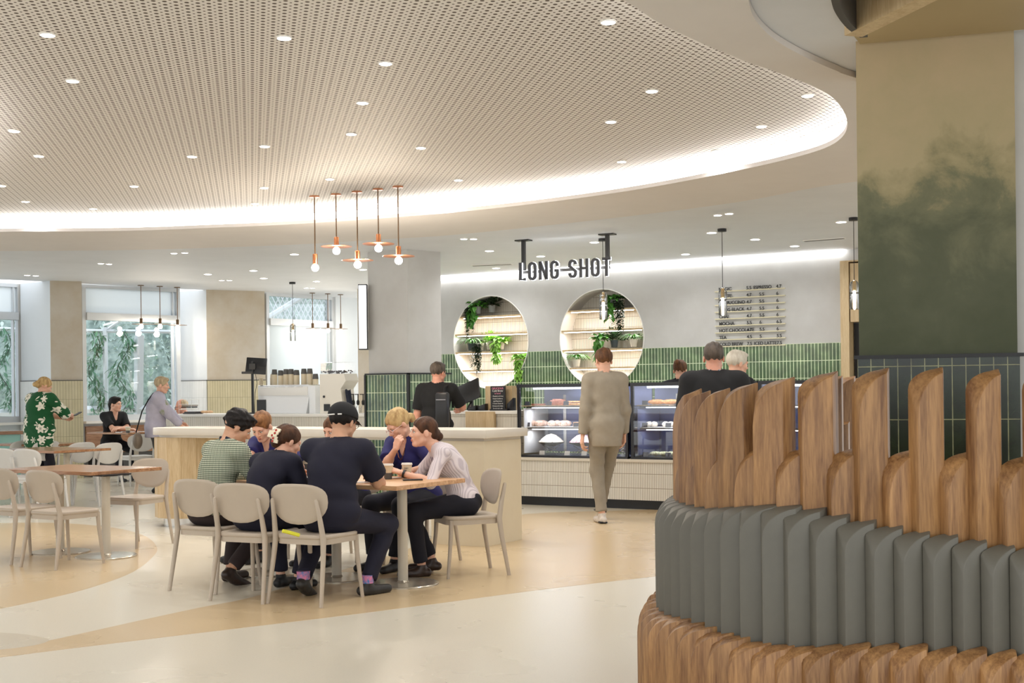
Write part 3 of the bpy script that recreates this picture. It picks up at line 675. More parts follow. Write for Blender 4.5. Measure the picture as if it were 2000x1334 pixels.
GT = [(1280, .86), (1318, .90), (1358, .90), (1406, .915), (1470, .94), (1560, .935), (1660, .905), (1720, .88), (1800, .85), (1890, .83), (2000, .79)]
TT = [(1320, 1.36), (1398, 1.385), (1452, 1.405), (1508, 1.425), (1586, 1.445), (1681, 1.462), (1786, 1.462), (1893, 1.458), (2000, 1.45)]
ST = [(1320, 1.12), (1400, 1.14), (1460, 1.155), (1560, 1.165), (1700, 1.165), (1800, 1.15), (2000, 1.12)]
c1 = tier('base_slat', shifted(.17), .108, .02, .0, lambda p, i: .43 + .012 * math.sin(i * .7), .128, .06, M['batten'], R(30), .14, .05, front)
c2 = tier('grey_slat', shifted(.085), .105, .06, .20, lambda p, i: lerp_tab(GT, pxof(p) + 40) - .20, .128, .055, M['greybat'], R(35), .13, .04, front)
c3 = tier('timber_slat', shifted(.0), .106, .05, .62, lambda p, i: (lerp_tab(TT, pxof(p) + 60) if i % 2 else lerp_tab(ST, pxof(p) + 40)) - .62, .118, .06, M['batten'], R(28), .20, .085, front, .042)
print('slats', c1, c2, c3)
scr = thing('slatted_screen', 'second timber slatted screen far behind, glimpsed left of the green column', 'screen', (2.2, 8.9, 0)); SC = Vector((2.2, 8.9, 0))
tl = slat_mesh('timber_slat', .14, 1.47, .06, .16, .07, M['batten']); ts = slat_mesh('timber_slat', .14, 1.15, .06, .13, .05, M['batten'])
for k in range(7):
    q = at_y(1584 + k * 13, 800, 8.4 + .16 * k); o = bpy.data.objects.new('timber_slat', tl if k % 2 == 0 else ts); COL.objects.link(o); o.parent = scr; o.location = (q.x - SC.x, q.y - SC.y, 0); o.rotation_euler = (0, 0, R(20))
# ================================================================== BAR TABLE
ZB = 1.045
Ft = on_z(948.7, 840.3, ZB); WB, LB = .74, 4.0
def bar_pt(s_, q, z): return Ft - G1 * s_ + G2 * q + Vector((0, 0, z - ZB))
def stadium(x0, x1, q0, q1, n_=20):
    r = (q1 - q0) / 2; pts = [bar_pt(x0, q0, 0), bar_pt(x0, q1, 0)]
    for i in range(n_ + 1):
        a = R(90 + 180 * i / n_); pts.append(bar_pt(x1 - r * math.cos(a) * 1, (q0 + q1) / 2 + r * math.sin(a), 0))
    return pts
M['stone'] = mat('pale_stone_bench_top', (214, 206, 192), .35, var=.02, vscale=5)
M['ply'] = mat('pale_beige_laminate', (216, 204, 178), .45, c2=(212, 199, 172), vscale=3)
bar = thing('bar_table', 'long high bar table with pale top, rounded wood drum end and square beige end support', 'bar table', flat(bar_pt(LB / 2, WB / 2, 0)))
mb = MB(); mb.prism(stadium(0, LB, 0, WB), ZB - .075, ZB); obj('table_top', mb, M['stone'], bar, bevel=.004)
mb = MB(); mb.prism(stadium(.05, LB - .02, .05, WB - .05), ZB - .10, ZB - .076); obj('top_rail', mb, M['stone'], bar)
mb = MB(); mb.prism([bar_pt(.04, .03, 0), bar_pt(.04, WB - .06, 0), bar_pt(.62, WB - .06, 0), bar_pt(.62, .03, 0)], 0, ZB - .1); obj('square_support', mb, M['ply'], bar, smooth=0, bevel=.003)
dc = flat(bar_pt(LB, WB / 2, 0)); mb = MB(); nseg = 24; rr = .335
pts = [dc + Vector((math.cos(2 * math.pi * i / nseg), math.sin(2 * math.pi * i / nseg), 0)) * rr for i in range(nseg)]
def drum(dc, rr):
    mb = MB()
    for i in range(14):
        a0 = 2 * math.pi * i / 14; wd = 2 * rr * math.tan(math.pi / 14)
        mb.box((dc.x + rr * math.cos(a0), dc.y + rr * math.sin(a0), .52), (.02, wd * .97, .85), a0)
        a1 = a0 + math.pi / 14; mb.tube([(dc.x + rr * 1.03 * math.cos(a1), dc.y + rr * 1.03 * math.sin(a1), .095), (dc.x + rr * 1.03 * math.cos(a1), dc.y + rr * 1.03 * math.sin(a1), .945)], .013, 8)
    return mb
obj('drum_panel', drum(dc, rr), M['paleoak'], bar, label='pale oak panelled drum with rounded ribs')
mb = MB(); mb.lathe([(rr * .8, 0), (rr * .8, .1)], dc, 32); obj('plinth', mb, M['chrome'], bar)
mb = MB(); mb.lathe([(rr * .97, .1), (rr * .97, .945)], dc, 28); obj('drum_core', mb, M['paleoak'], bar)

# ================================================================== COFFEE COUNTER with white ribbed front
ZK = 1.10
K1 = flat(on_line(713, 808, PA, G1)[0]); K0 = flat(on_line(318, 811, K1, G1)[0]); KL = (K1 - K0).length
kt = thing('coffee_counter', 'long white counter with finely ribbed front under the coffee machine', 'counter', K0, -TH)
mb = MB(); mb.box((KL / 2, .35, ZK - .02), (KL, .74, .04)); obj('counter_top', mb, M['white'], kt, world=False, bevel=.003)
mb = MB(); mb.box((KL / 2, .36, (ZK - .04 + .1) / 2), (KL - .02, .68, ZK - .14)); obj('ribbed_front', mb, M['kitkat'], kt, world=False, smooth=0)
mb = MB(); mb.box((KL / 2, .40, .05), (KL - .06, .6, .1)); obj('plinth', mb, M['black'], kt, world=False, smooth=0)
def on_k(px, py=800, y=.3):
    """x along the coffee counter for a pixel column, at depth y behind the front line"""
    base = K0 + G2 * y; return on_line(px, py, base, G1)[1]
def kw(x, y, z): return K0 + G1 * x + G2 * y + Vector((0, 0, z))
# espresso machine
xa, xb = on_k(504), on_k(604); wm = xb - xa
zt = at_y(560, 752, kw(xa, .3, 0).y).z - ZK
M['machine'] = mat('white_enamel', (236, 238, 240), .25)
em = thing('espresso_machine', 'large white espresso machine with stacks of paper cups on top', 'coffee machine', kw(xa, .3, ZK), -TH)
def side_profile(mb, x0, x1, prof):  # prof in (y,z)
    n_ = len(prof); mb.add([(x0, y, z) for y, z in prof] + [(x1, y, z) for y, z in prof], [tuple(range(n_)), tuple(range(n_, 2 * n_))[::-1]] + [(i, (i + 1) % n_, n_ + (i + 1) % n_, n_ + i) for i in range(n_)])
mb = MB(); n4 = [(.06, .0), (wm * .94, .0), (wm, zt * .6), (wm, zt * .97), (0, zt * .97), (0, zt * .6)]
mb.add([(x, 0, z) for x, z in n4] + [(x, .42, z) for x, z in n4], [tuple(range(6)), tuple(range(6, 12))[::-1]] + [(i, (i + 1) % 6, 6 + (i + 1) % 6, 6 + i) for i in range(6)])
obj('body', mb, M['machine'], em, world=False, smooth=0, bevel=.006)
mb = MB(); mb.box((wm / 2, -.006, zt * .78), (wm * .96, .012, zt * .3)); obj('upper_panel', mb, M['white'], em, world=False, bevel=.003)
mb = MB(); mb.box((wm / 2, .2, zt * .985), (wm * .98, .40, .012)); 
for k in range(5): mb.box((wm * (.15 + .17 * k), -.012, zt * .93), (wm * .12, .006, .006))
obj('cup_tray', mb, M['chrome'], em, world=False, smooth=0)
mb = MB(); mb.box((wm + .065, .14, zt * .48), (.12, .3, zt * .96)); obj('side_unit', mb, M['machine'], em, world=False, bevel=.005)
# stacks of cups on the machine
M['cup'] = mat('kraft_cup_cream', (226, 212, 184), .6); M['cupdk'] = mat('cup_grey_band', (88, 86, 84), .6); M['lid'] = mat('cup_lid_white', (238, 232, 222), .45)
def cup_stack(n_, r=.042):
    """upside-down stacked cups as separate rims"""
    mb = MB(); prof = []; z = 0
    for i in range(n_): prof += [(r, z), (r * 1.02, z + .004), (r * .985, z + .014)]; z += .016
    prof += [(r * .98, z), (r * .8, z + .06)]; mb.lathe(prof, n=14); return mb, z
ys = kw(xa, .3, 0).y
for i, (px, top, tone) in enumerate(((510.5, 738, 0), (524, 730, 0), (537, 721, 1), (549, 722, 1), (559.5, 720, 1), (569.5, 720.5, 1), (580, 721, 1), (586, 720, 1), (594.5, 720, 1), (606, 720, 1), (617, 729, 1))):
    x = on_k(px, y=.45) - xa; p = kw(xa + x, .45 + .1 * (i % 2) * (i in (1, 7)), ZK + zt); hh = at_y(px, top, p.y).z - p.z
    nn_ = max(3, int((hh - .06) / .016)); mb, z = cup_stack(nn_, .043 if i not in (0, 1) else .035)
    t = thing('cup_stack', ('short stack of small plain cream cups, %s of the two at the left end' % ('left' if i == 0 else 'right')) if i < 2 else 'upside-down stack of cream takeaway cups with grey bases, number %s in the row' % ('one two three four five six seven eight nine'.split()[i - 2]), 'cups', p, 0, 'cup stacks on the espresso machine')
    obj('cups', mb, M['cup'], t, world=False)
    if tone: mb = MB(); mb.lathe([(.0445, z - .016), (.0440, z - .002), (.0365, z + .061), (.0, z + .063)], n=14); obj('grey_cup', mb, M['cupdk'], t, world=False)
# grinder / second tower with bean hopper
xg = on_k(625, y=.15); xh = on_k(676, y=.15); wg = xh - xg; zg = at_y(650, 732, ys).z - ZK; zh = at_y(650, 712, ys).z - ZK
gr = thing('coffee_grinder', 'tall cream coffee grinder tower with clear bean hopper beside the espresso machine', 'coffee grinder', kw(xg, .15, ZK), -TH)
mb = MB(); pr = [(0, 0), (wg * .86, 0), (wg * .86, zg * .28), (wg * .80, zg * .62), (wg * 1.0, zg * .82), (wg * .93, zg), (0, zg)]
mb.add([(x, 0, z) for x, z in pr] + [(x, .3, z) for x, z in pr], [tuple(range(7)), tuple(range(7, 14))[::-1]] + [(i, (i + 1) % 7, 7 + (i + 1) % 7, 7 + i) for i in range(7)])
obj('body', mb, mat('cream_enamel', (232, 226, 214), .3), gr, world=False, smooth=0, bevel=.004)
mb = MB(); mb.box((wg * .46, .15, (zg + zh) / 2 + .01), (wg * .9, .26, zh - zg)); obj('bean_hopper', mb, M['glass'], gr, world=False, smooth=0)
mb = MB(); rg = random.Random(3)
for k in range(60): mb.ball((wg * rg.uniform(.05, .88), rg.uniform(.04, .26), zg + rg.uniform(.012, .045)), (.016, .012, .01), 6, 4)
setp(obj('coffee_beans', mb, mat('roasted_beans', (42, 24, 20), .5), gr, world=False), kind='stuff')
mb = MB(); mb.lathe([(.018, 0), (.018, .008)], (wg * .17, -.004, zg * .43), 12, Matrix.Rotation(R(90), 3, 'X')); obj('dial', mb, M['bplastic'], gr, world=False)
mb = MB(); mb.box((wg * .28, -.004, .09), (.11, .012, .10)); obj('display', mb, M['bplastic'], gr, world=False)
mb = MB(); mb.grid(lambda u, v: (wg * .86 + .012 + .05 * v + .01 * math.sin(u * 9), .05 + .12 * u, zg * .60 - (zg * .5) * v + .01 * math.sin(u * 7)), 10, 8)
setp(obj('tea_towel', mb, mat('navy_cloth', (44, 50, 66), .9), None, world=False, loc=kw(xg, .15, ZK), rz=-TH), 'dark navy cloth hanging off the cream grinder', 'cloth')
bpy.data.objects['tea_towel'].modifiers.new('t', 'SOLIDIFY').thickness = .006
# syrup pumps
for i, px in enumerate((690.5, 699.5, 709.5)):
    x = on_k(px, y=.4); p = kw(x, .4, ZK); t = thing('syrup_bottle', 'dark pump bottle on the white counter, %s of three beside the green tiled pillar' % ('left', 'middle', 'right')[i], 'bottle', p, 0, 'pump bottles')
    h = at_y(px, 769, p.y).z - ZK
    mb = MB(); mb.lathe([(.03, 0), (.034, .02), (.034, h * .3), (.012, h * .42), (.012, h * .45)], n=14); obj('bottle', mb, M['glass'], t, world=False)
    mb = MB(); mb.lathe([(.013, h * .42), (.022, h * .5), (.022, h * .62), (.008, h * .7), (.008, h * .95), (.014, h * .97)], n=10); mb.box((-.018, 0, h * .97), (.06, .014, .012)); obj('pump', mb, M['black'], t, world=False)
# point-of-sale screen on post (seen from behind)
xs_ = on_k(494, y=.2); p = kw(xs_, .2, ZK); zc_ = at_y(503, 716, p.y).z - ZK
t = thing('till_screen', 'black till screen seen from behind on a tall black post, left of the espresso machine', 'screen', p, 0)
mb = MB(); mb.box((0, 0, zc_ / 2 + .03), (.035, .035, zc_ + .1)); obj('post', mb, M['black'], t, world=False, smooth=0)
mb = MB(); mb.box((0, 0, .01), (.18, .16, .02)); obj('base', mb, M['black'], t, world=False)
mb = MB(); mb.box((.05, .04, zc_ + .01), (.31, .03, .25), mat=Matrix.Rotation(R(-12), 3, 'X') @ Matrix.Rotation(R(4), 3, 'Y')); obj('display_housing', mb, M['bplastic'], t, world=False, bevel=.008)
mb = MB(); mb.box((-.08, .0, zc_ - .09), (.16, .05, .035)); mb.box((0, .0, zc_), (.09, .05, .09)); obj('bracket', mb, M['dgrey'], t, world=False, bevel=.004)
mb = MB(); mb.tube([(.04, .02, zc_ - .1), (.06, .03, zc_ - .25), (.03, .03, zc_ - .4), (.02, .02, .02)], .004, 6); obj('cable', mb, M['black'], t, world=False)
mb = MB(); mb.box((.07, .02, .11), (.14, .1, .2)); setp(obj('card_reader', mb, M['bplastic'], None, world=False, loc=p + Vector((.06, .02, 0))), 'small black device at the foot of the till post', 'device')
# acrylic pastry rack and papers near the bald man
p = kw(on_k(369, y=.3), .3, ZK)
t = thing('wire_rack', 'small white wire rack stacked with menus on the white counter before the bald man', 'rack', p, -TH)
mb = MB()
for z in (.07, .15, .22):
    mb.tube([(-.13, -.08, z), (.13, -.08, z), (.13, .08, z), (-.13, .08, z), (-.13, -.08, z)], .003, 5)
for x, y in ((-.13, -.08), (.13, -.08), (.13, .08), (-.13, .08)): mb.tube([(x, y, 0), (x * 1.05, y, .22)], .003, 5)
obj('wire_frame', mb, M['white'], t, world=False)
for k, (z, c) in enumerate(((.075, (240, 238, 232)), (.105, (40, 36, 36)), (.13, (150, 140, 130)))): 
    mb = MB(); mb.box((.01 * k, 0, z), (.22, .13, .018)); obj('menu_stack', mb, mat('paper_%d' % k, c, .7), t, world=False, rz=0)
mb = MB(); mb.box((0, 0, .012), (.25, .17, .02)); mb.box((0, .0, .03), (.22, .15, .016)); setp(obj('payment_tray', mb, mat('tray_dark', (60, 58, 60), .6), None, world=False, loc=kw(on_k(377, y=.12), .12, ZK), rz=-TH), 'dark tray with folded papers below the white wire rack', 'tray')
mb = MB()
for k in range(3): mb.ball((.05 * k, .01 * k, .03), (.05, .03, .022), 10, 6)
setp(obj('bread_roll', mb, mat('crust', (222, 184, 144), .7), None, world=False, loc=kw(on_k(397, y=.2), .2, ZK)), 'pale bread rolls lying on the white counter', 'bread')

# ================================================================== SERVING COUNTER and glass display cases
D0 = flat(on_z(1012, 985.5, 0)); 
def dt(px, py=850, y=0.0): return on_line(px, py, D0 + WNb * y, G1)[1]
WNb = G2
def dw(x, y, z): return D0 + G1 * x + G2 * y + Vector((0, 0, z))
ZD0, ZD1 = .585, 1.475
def zat(px, py, x, y): return at_y(px, py, dw(x, y, 0).y).z
M['casebk'] = mat('display_case_black', (28, 28, 34), .3); M['caseblue'] = mat('display_case_inner_steel', (118, 124, 160), .3, metal=.6)
M['caseled'] = mat_emit('display_led', (.86, .9, 1), 6)
xr = dt(1226); xr2 = dt(1232); LT = 4.6
dk = thing('serving_counter', 'low serving counter with white ribbed front and black plinth under the glass display cases', 'counter', D0, -TH)
mb = MB(); mb.box((LT / 2, .5, .055), (LT, .9, .11)); obj('plinth', mb, M['black'], dk, world=False, smooth=0)
mb = MB(); mb.box((LT / 2, .47, .33), (LT, .98, .44)); obj('ribbed_front', mb, M['kitkat'], dk, world=False, smooth=0)
mb = MB(); mb.box((LT / 2, .46, .5675), (LT, 1.02, .035)); obj('counter_top', mb, M['stone'], dk, world=False, bevel=.003)
def display_case(idx, x0, x1, label):
    W_ = x1 - x0; t = thing('display_case', label, 'display case', dw(x0, 0, ZD0), -TH, 'glass food display cases'); H = ZD1 - ZD0; dp = .70
    f = MB()
    for x in (.018, W_ - .018):
        f.box((x, .02, H / 2), (.036, .036, H))
    f.box((W_ / 2, .35, H - .02), (W_, .72, .04)); f.box((W_ / 2, .35, .012), (W_, .72, .024))
    obj('case_frame', f, M['casebk'], t, world=False, smooth=0)
    f = MB(); f.box((W_ / 2, .69, H / 2), (W_, .02, H - .08)); obj('back_panel', f, M['caseblue'], t, world=False, smooth=0)
    for x in (.06, W_ - .06):
        f = MB(); f.box((x, .36, H * .36), (.012, .6, H * .62)); obj('side_panel', f, M['white'] if (idx == 0 and x < .1) else M['caseblue'], t, world=False, smooth=0)
    f = MB(); f.box((W_ / 2, .004, H / 2), (W_ - .07, .008, H - .06)); obj('front_glass', f, M['glass'], t, world=False, smooth=0)
    for z in (.35, .61):
        f = MB(); f.box((W_ / 2, .36, z), (W_ - .14, .52, .014)); sh = obj('shelf', f, M['casebk'], t, world=False, smooth=0)
        f = MB(); f.box((W_ / 2, .12, z - .012), (W_ - .3, .025, .01)); obj('shelf_light', f, M['caseled'], sh, world=False, smooth=0)
    f = MB(); f.box((W_ / 2, .16, H - .055), (W_ - .3, .04, .02)); obj('top_light', f, M['caseled'], t, world=False, smooth=0)
    for z in (H - .08, .58, .32): area('case_light', (W_ / 2, .2, z), (W_ - .2, .1), 3, (.82, .88, 1), parent=t)
    for x in (.3, .55, .8, 1.1):
        f = MB(); f.box((x, .675, H * .45), (.04, .012, H * .8)); obj('mullion', f, M['chrome'], t, world=False, smooth=0)
    return t
cases = [display_case(0, 0.0, xr, 'left glass display case with slices, scones and two salad bowls'), display_case(1, xr2, xr2 + 1.55, 'glass display case of croissants directly behind the person in beige'), display_case(2, xr2 + 1.56, LT, 'rightmost glass display case, mostly hidden by the timber slats')]

# food: each item its own thing, placed by pixel column on a shelf
SH = {0: .61 + ZD0 + .007, 1: .35 + ZD0 + .007, 2: ZD0 + .026}
M['pastry'] = mat('golden_pastry', (214, 164, 104), .55, c2=(176, 112, 60), vscale=40, bump=.4, bscale=90)
M['scone'] = mat('sugared_scone', (232, 214, 200), .6, c2=(190, 140, 110), vscale=55, bump=.4, bscale=90)
M['slice'] = mat('berry_slice', (180, 120, 96), .6, c2=(120, 62, 52), vscale=60, bump=.3, bscale=80)
M['icing'] = mat('pink_icing', (240, 220, 218), .5, c2=(214, 170, 168), vscale=60)
M['toast'] = mat('toasted_bread', (224, 178, 126), .6, c2=(188, 130, 84), vscale=40, bump=.3)
M['salad'] = mat('pale_salad', (240, 232, 222), .6, c2=(214, 200, 170), vscale=60); M['salad2'] = mat('pink_bean_salad', (236, 214, 218), .6, c2=(160, 90, 100), vscale=70)
M['wrap'] = mat('sandwich_wrap', (232, 224, 196), .6, c2=(150, 160, 96), vscale=50); M['card'] = mat('dark_price_card', (66, 70, 84), .5)
M['paperw'] = mat('white_paper', (240, 238, 234), .7)
def crescent(mb, r=.05, rg=None):
    n_ = 11
    path = []; rad = []
    for i in range(n_):
        a = math.pi * (.08 + .84 * i / (n_ - 1)); path.append((r * 1.15 * math.cos(a), r * .55 * math.sin(a) - r * .2, .028 + .006 * math.sin(a))); rad.append((.010 + .022 * math.sin(math.pi * i / (n_ - 1)) ** .7) * (1 if i % 2 else .9))
    mb.tube(path, rad, 12)
fg = random.Random(5)
def food(kind, px, shelf, y=.3, label='', group=None, sc=1.0):
    x = on_line(px, 820, D0 + G2 * y, G1)[1]; p = dw(x, y, SH[shelf]); mb = MB(); nm = kind; m_ = M['pastry']
    if kind == 'croissant': crescent(mb, .062 * sc)
    elif kind == 'scone': mb.ball((0, 0, .032 * sc), (.055 * sc, .045 * sc, .036 * sc), 12, 8, jit=.07, rg=fg); m_ = M['scone']
    elif kind == 'cake_slice':
        mb.box((0, 0, .03 * sc), (.10 * sc, .07 * sc, .06 * sc), fg.uniform(-.2, .2)); m_ = M['slice']
    elif kind == 'iced_slice': mb.box((0, 0, .02), (.09, .07, .04), .1); m_ = M['icing']
    elif kind == 'toasted_sandwich': mb.box((0, 0, .014), (.12, .09, .02), .1); mb.box((.003, 0, .042), (.12, .09, .02), .14); m_ = M['toast']
    elif kind == 'flat_tart': mb.lathe([(.06, 0), (.07, .02), (.062, .018), (.02, .015)], n=16); m_ = M['slice']
    elif kind == 'sandwich': mb.ball((0, 0, .028), (.08, .04, .028), 12, 8, jit=.05, rg=fg); m_ = M['wrap']
    elif kind == 'white_cake': mb.ball((0, 0, .03), (.045, .04, .032), 12, 8, jit=.08, rg=fg); m_ = M['salad']
    bv = .006 if kind in ('cake_slice', 'iced_slice', 'toasted_sandwich') else 0
    return obj(nm, mb, m_, None, world=False, loc=p, rz=-TH, label=label, cat='food', group=group, bevel=bv)
def card(px, shelf, y=.12, sc=1.0, m_='card', label=''):
    x = on_line(px, 820, D0 + G2 * y, G1)[1]; p = dw(x, y, SH[shelf]); mb = MB(); mb.box((0, 0, .022 * sc), (.062 * sc, .004, .044 * sc), mat=Matrix.Rotation(R(-14), 3, 'X'))
    return obj('price_card', mb, M[m_], None, world=False, loc=p, rz=-TH, label=label, cat='price card', group='price cards in the display cases', smooth=0)
for shelf, px0, px1, y in ((0, 1028, 1150, .3), (1, 1030, 1200, .3), (0, 1256, 1318, .3), (1, 1250, 1320, .3)):
    xx0 = on_line(px0, 820, D0 + G2 * y, G1)[1]; xx1 = on_line(px1, 820, D0 + G2 * y, G1)[1]
    mb = MB(); mb.box(((xx0 + xx1) / 2, y, SH[shelf] + .005), (xx1 - xx0, .34, .010)); setp(obj('serving_board', mb, M['paleoak'] if shelf == 0 else M['paperw'], None, world=False, loc=D0, rz=-TH, smooth=0), '%s serving board on the %s shelf, %s case' % ('pale timber' if shelf == 0 else 'white', ('top', 'middle')[shelf], 'left' if px0 < 1200 else 'croissant'), 'board')
for k in SH: pass
TOP = {0: SH[0] + .011, 1: SH[1] + .011, 2: SH[2]}; SH = TOP
for i, px in enumerate((1048, 1056)): food('flat_tart', px, 0, .3, 'flat brown tart at the left of the top shelf, %s of two' % ('left', 'right')[i], 'flat tarts')
for i, (px, y, s_) in enumerate(((1084, .28, 1), (1094, .26, 1.15), (1091, .38, 1.3))): food('cake_slice', px, 0, y, 'dark berry slice in the middle of the top shelf, %s' % ('left piece', 'taller front piece', 'rear piece')[i], 'berry slices', s_)
for i, px in enumerate((1101, 1108)): o = food('iced_slice', px, 0, .42, 'pink iced slice behind the berry slices, %s one' % ('left', 'right')[i], 'iced slices')
for i, (px, y) in enumerate(((1119, .26), (1131, .28), (1138, .36))): food('toasted_sandwich', px, 0, y, 'golden toasted sandwich on the top shelf, %s of three' % ('left', 'middle', 'right')[i], 'toasted sandwiches')
for i, (px, y) in enumerate(((1040, .28), (1053, .26), (1061, .34), (1078, .27), (1088, .32), (1099, .27), (1107, .33))): food('scone', px, 1, y, 'sugar-dusted pastry on the middle shelf, %s from left' % ('first second third fourth fifth sixth seventh'.split()[i]), 'dusted pastries', 1.1)
for i, px in enumerate((1130, 1143, 1160)): food('toasted_sandwich', px, 1, .3, 'pale toasted slice right of the dusted pastries, %s' % ('first', 'second', 'third')[i], 'pale slices')
for i, px in enumerate((1282, 1309, 1334)): food('croissant', px, 0, .28, 'golden croissant on the top shelf, %s of three' % ('left', 'middle', 'right')[i], 'croissants', 1.45)
for i, px in enumerate((1258, 1268, 1278, 1300, 1310, 1320)): food('white_cake', px, 1, .3, 'small white iced cake, %s from left on the middle shelf' % ('first second third fourth fifth sixth'.split()[i]), 'white cakes')
for i, px in enumerate((1280, 1296, 1312)): food('sandwich', px, 2, .25, 'wrapped salad roll on the bottom shelf, %s of three' % ('left', 'middle', 'right')[i], 'salad rolls')
for i, (px, s_, m_, y) in enumerate(((1030, 0, 'card', .14), (1073, 0, 'card', .14), (1106, 0, 'card', .14), (1146, 0, 'card', .14), (1030, 1, 'card', .14), (1125, 1, 'card', .14), (1260, 0, 'card', .14), (1259, 1, 'card', .14), (1305, 1, 'card', .14), (1260, 2, 'card', .12), (1304, 2, 'card', .12), (1058, 2, 'paperw', .1), (1107, 2, 'paperw', .1), (1140, 2, 'paperw', .1))):
    card(px, s_, y, 1.15, m_, '%s price card at the front of the %s shelf, %s' % ('dark' if m_ == 'card' else 'white', ('top', 'middle', 'bottom')[s_], 'below x' and ('far left end', 'beside the flat tarts', 'before the berry slices', 'right of the toasted sandwiches', 'left of the dusted pastries', 'right of the dusted pastries', 'left of the croissants', 'left of the white cakes', 'amid the white cakes', 'left of the salad rolls', 'between the salad rolls', 'under the white salad bowl', 'left under the pink salad bowl', 'right under the pink salad bowl')[i]))
for i, (px, m_, lb) in enumerate(((1077, 'salad', 'dark bowl heaped with white salad on a folding stand'), (1137, 'salad2', 'dark bowl heaped with pink speckled salad on a folding stand'), (1212, 'salad', 'dark salad bowl partly hidden behind the person in beige'))):
    x = on_line(px, 860, D0 + G2 * .3, G1)[1]; p = dw(x, .3, SH[2]); t = thing('salad_bowl', lb, 'bowl', p, -TH, 'salad bowls')
    mb = MB(); mb.lathe([(.05, .10), (.15, .135), (.165, .15), (.158, .15), (.05, .115)], n=28); obj('bowl', mb, M['casebk'], t, world=False)
    mb = MB(); mb.lathe([(.155, .145), (.12, .19), (.06, .235), (.01, .25)], n=28); s_ = setp(obj('salad', mb, M[m_], t, world=False), kind='stuff')
    rg = random.Random(i); mb = MB()
    for k in range(150):
        r = .15 * math.sqrt(rg.random()); a = rg.uniform(0, 6.3); mb.ball((r * math.cos(a), r * math.sin(a), .15 + .10 * (1 - r / .155)), (.012, .008, .007), 5, 3)
    setp(obj('salad_pieces', mb, M[m_], t, world=False), kind='stuff')
    mb = MB()
    for sx in (-1, 1):
        for yy in (-.06, .06): mb.tube([(-.11 * sx, yy, 0), (.09 * sx, yy, .108)], .004, 5)
    obj('folding_stand', mb, M['chrome'], t, world=False)

# register bench left of the display case, wood box, chalk board, payment devices
ZG = 1.15
q0, q1 = on_line(866, 803, D0 + G2 * .1, G1)[1], -.03
rg_t = thing('register_counter', 'white ribbed register counter with pale timber end panel, left of the display cases', 'counter', D0, -TH)
mb = MB(); mb.box(((q0 + q1) / 2, .42, ZG - .02), (q1 - q0, .66, .04)); obj('counter_top', mb, M['white'], rg_t, world=False, bevel=.003)
mb = MB(); mb.box(((q0 + q1) / 2, .43, (ZG - .04) / 2), (q1 - q0 - .02, .6, ZG - .04)); obj('ribbed_front', mb, M['kitkat'], rg_t, world=False, smooth=0)
wx0, wx1 = on_line(909, 815, D0 + G2 * .05, G1)[1], on_line(964, 815, D0 + G2 * .05, G1)[1]
mb = MB(); mb.box(((wx0 + wx1) / 2, .08, (ZG - .01) / 2), (wx1 - wx0, .06, ZG - .01)); obj('timber_panel', mb, M['paleoak'], rg_t, world=False, smooth=0)
bx0, bx1 = on_line(952, 780, D0 + G2 * .4, G1)[1], on_line(1004, 780, D0 + G2 * .4, G1)[1]
zbx = at_y(970, 754, dw(bx0, .4, 0).y).z
mb = MB(); mb.box(((bx0 + bx1) / 2, .45, (ZG + zbx) / 2), (bx1 - bx0, .2, zbx - ZG)); setp(obj('timber_box', mb, M['paleoak'], None, world=False, loc=D0, rz=-TH, smooth=0, bevel=.003), 'pale timber box behind the chalk menu board at the till', 'box')
# chalkboard
cx0 = on_line(973, 780, D0 + G2 * .25, G1)[1]; pcb = dw(cx0, .25, ZG); zt2 = at_y(973, 754, pcb.y).z - ZG
t = thing('chalk_board', 'small black chalk board advertising cold brew, standing beside the till', 'sign', pcb, -TH)
mb = MB(); mb.box((0, 0, zt2 / 2), (.215, .018, zt2)); obj('board', mb, M['black'], t, world=False, smooth=0); mb = MB(); mb.box((0.02, .02, .01), (.26, .1, .02)); obj('foot', mb, M['black'], t, world=False, smooth=0)
M['chalk'] = mat('white_chalk', (238, 236, 232), .9); M['chalkp'] = mat('pink_chalk', (240, 150, 176), .9)
def text(body, size, loc, m_, parent=None, name='lettering', rot=(R(90), 0, 0), extrude=.001, align='CENTER', width=1.0, world=None, offset=0, bold=0):
    c = bpy.data.curves.new(name, 'FONT'); c.body = body; c.size = size; c.align_x = align; c.extrude = extrude; c.offset = offset
    o = bpy.data.objects.new(name, c); COL.objects.link(o); dg = bpy.context.evaluated_depsgraph_get(); me = bpy.data.meshes.new_from_object(o.evaluated_get(dg)); bpy.data.objects.remove(o)
    me.transform(Matrix.Diagonal((width, 1, 1, 1))); me.transform(Matrix.Rotation(rot[2], 4, 'Z') @ Matrix.Rotation(rot[0], 4, 'X')); me.materials.clear(); me.materials.append(m_)
    o = bpy.data.objects.new(name, me); COL.objects.link(o)
    if parent is not None: o.parent = parent
    o.location = loc; return o
for k, (s_, sz, m_) in enumerate((('DELICIOUS', .034, 'chalkp'), ('Cold Brew', .036, 'chalk'), ('is here!', .03, 'chalkp'), ('\u2022 Raspberry & Lime', .021, 'chalk'), ('Grape Cranberry', .021, 'chalk'), ('sparkling lemon', .021, 'chalk'), ('\u2022 Cream cheese &', .021, 'chalk'), ('Honeycomb shake', .021, 'chalk'), ('Served with milk', .021, 'chalk'))):
    text(s_, sz, (0, -.011, zt2 * (.90 - .10 * k) - .01), M[m_], t)
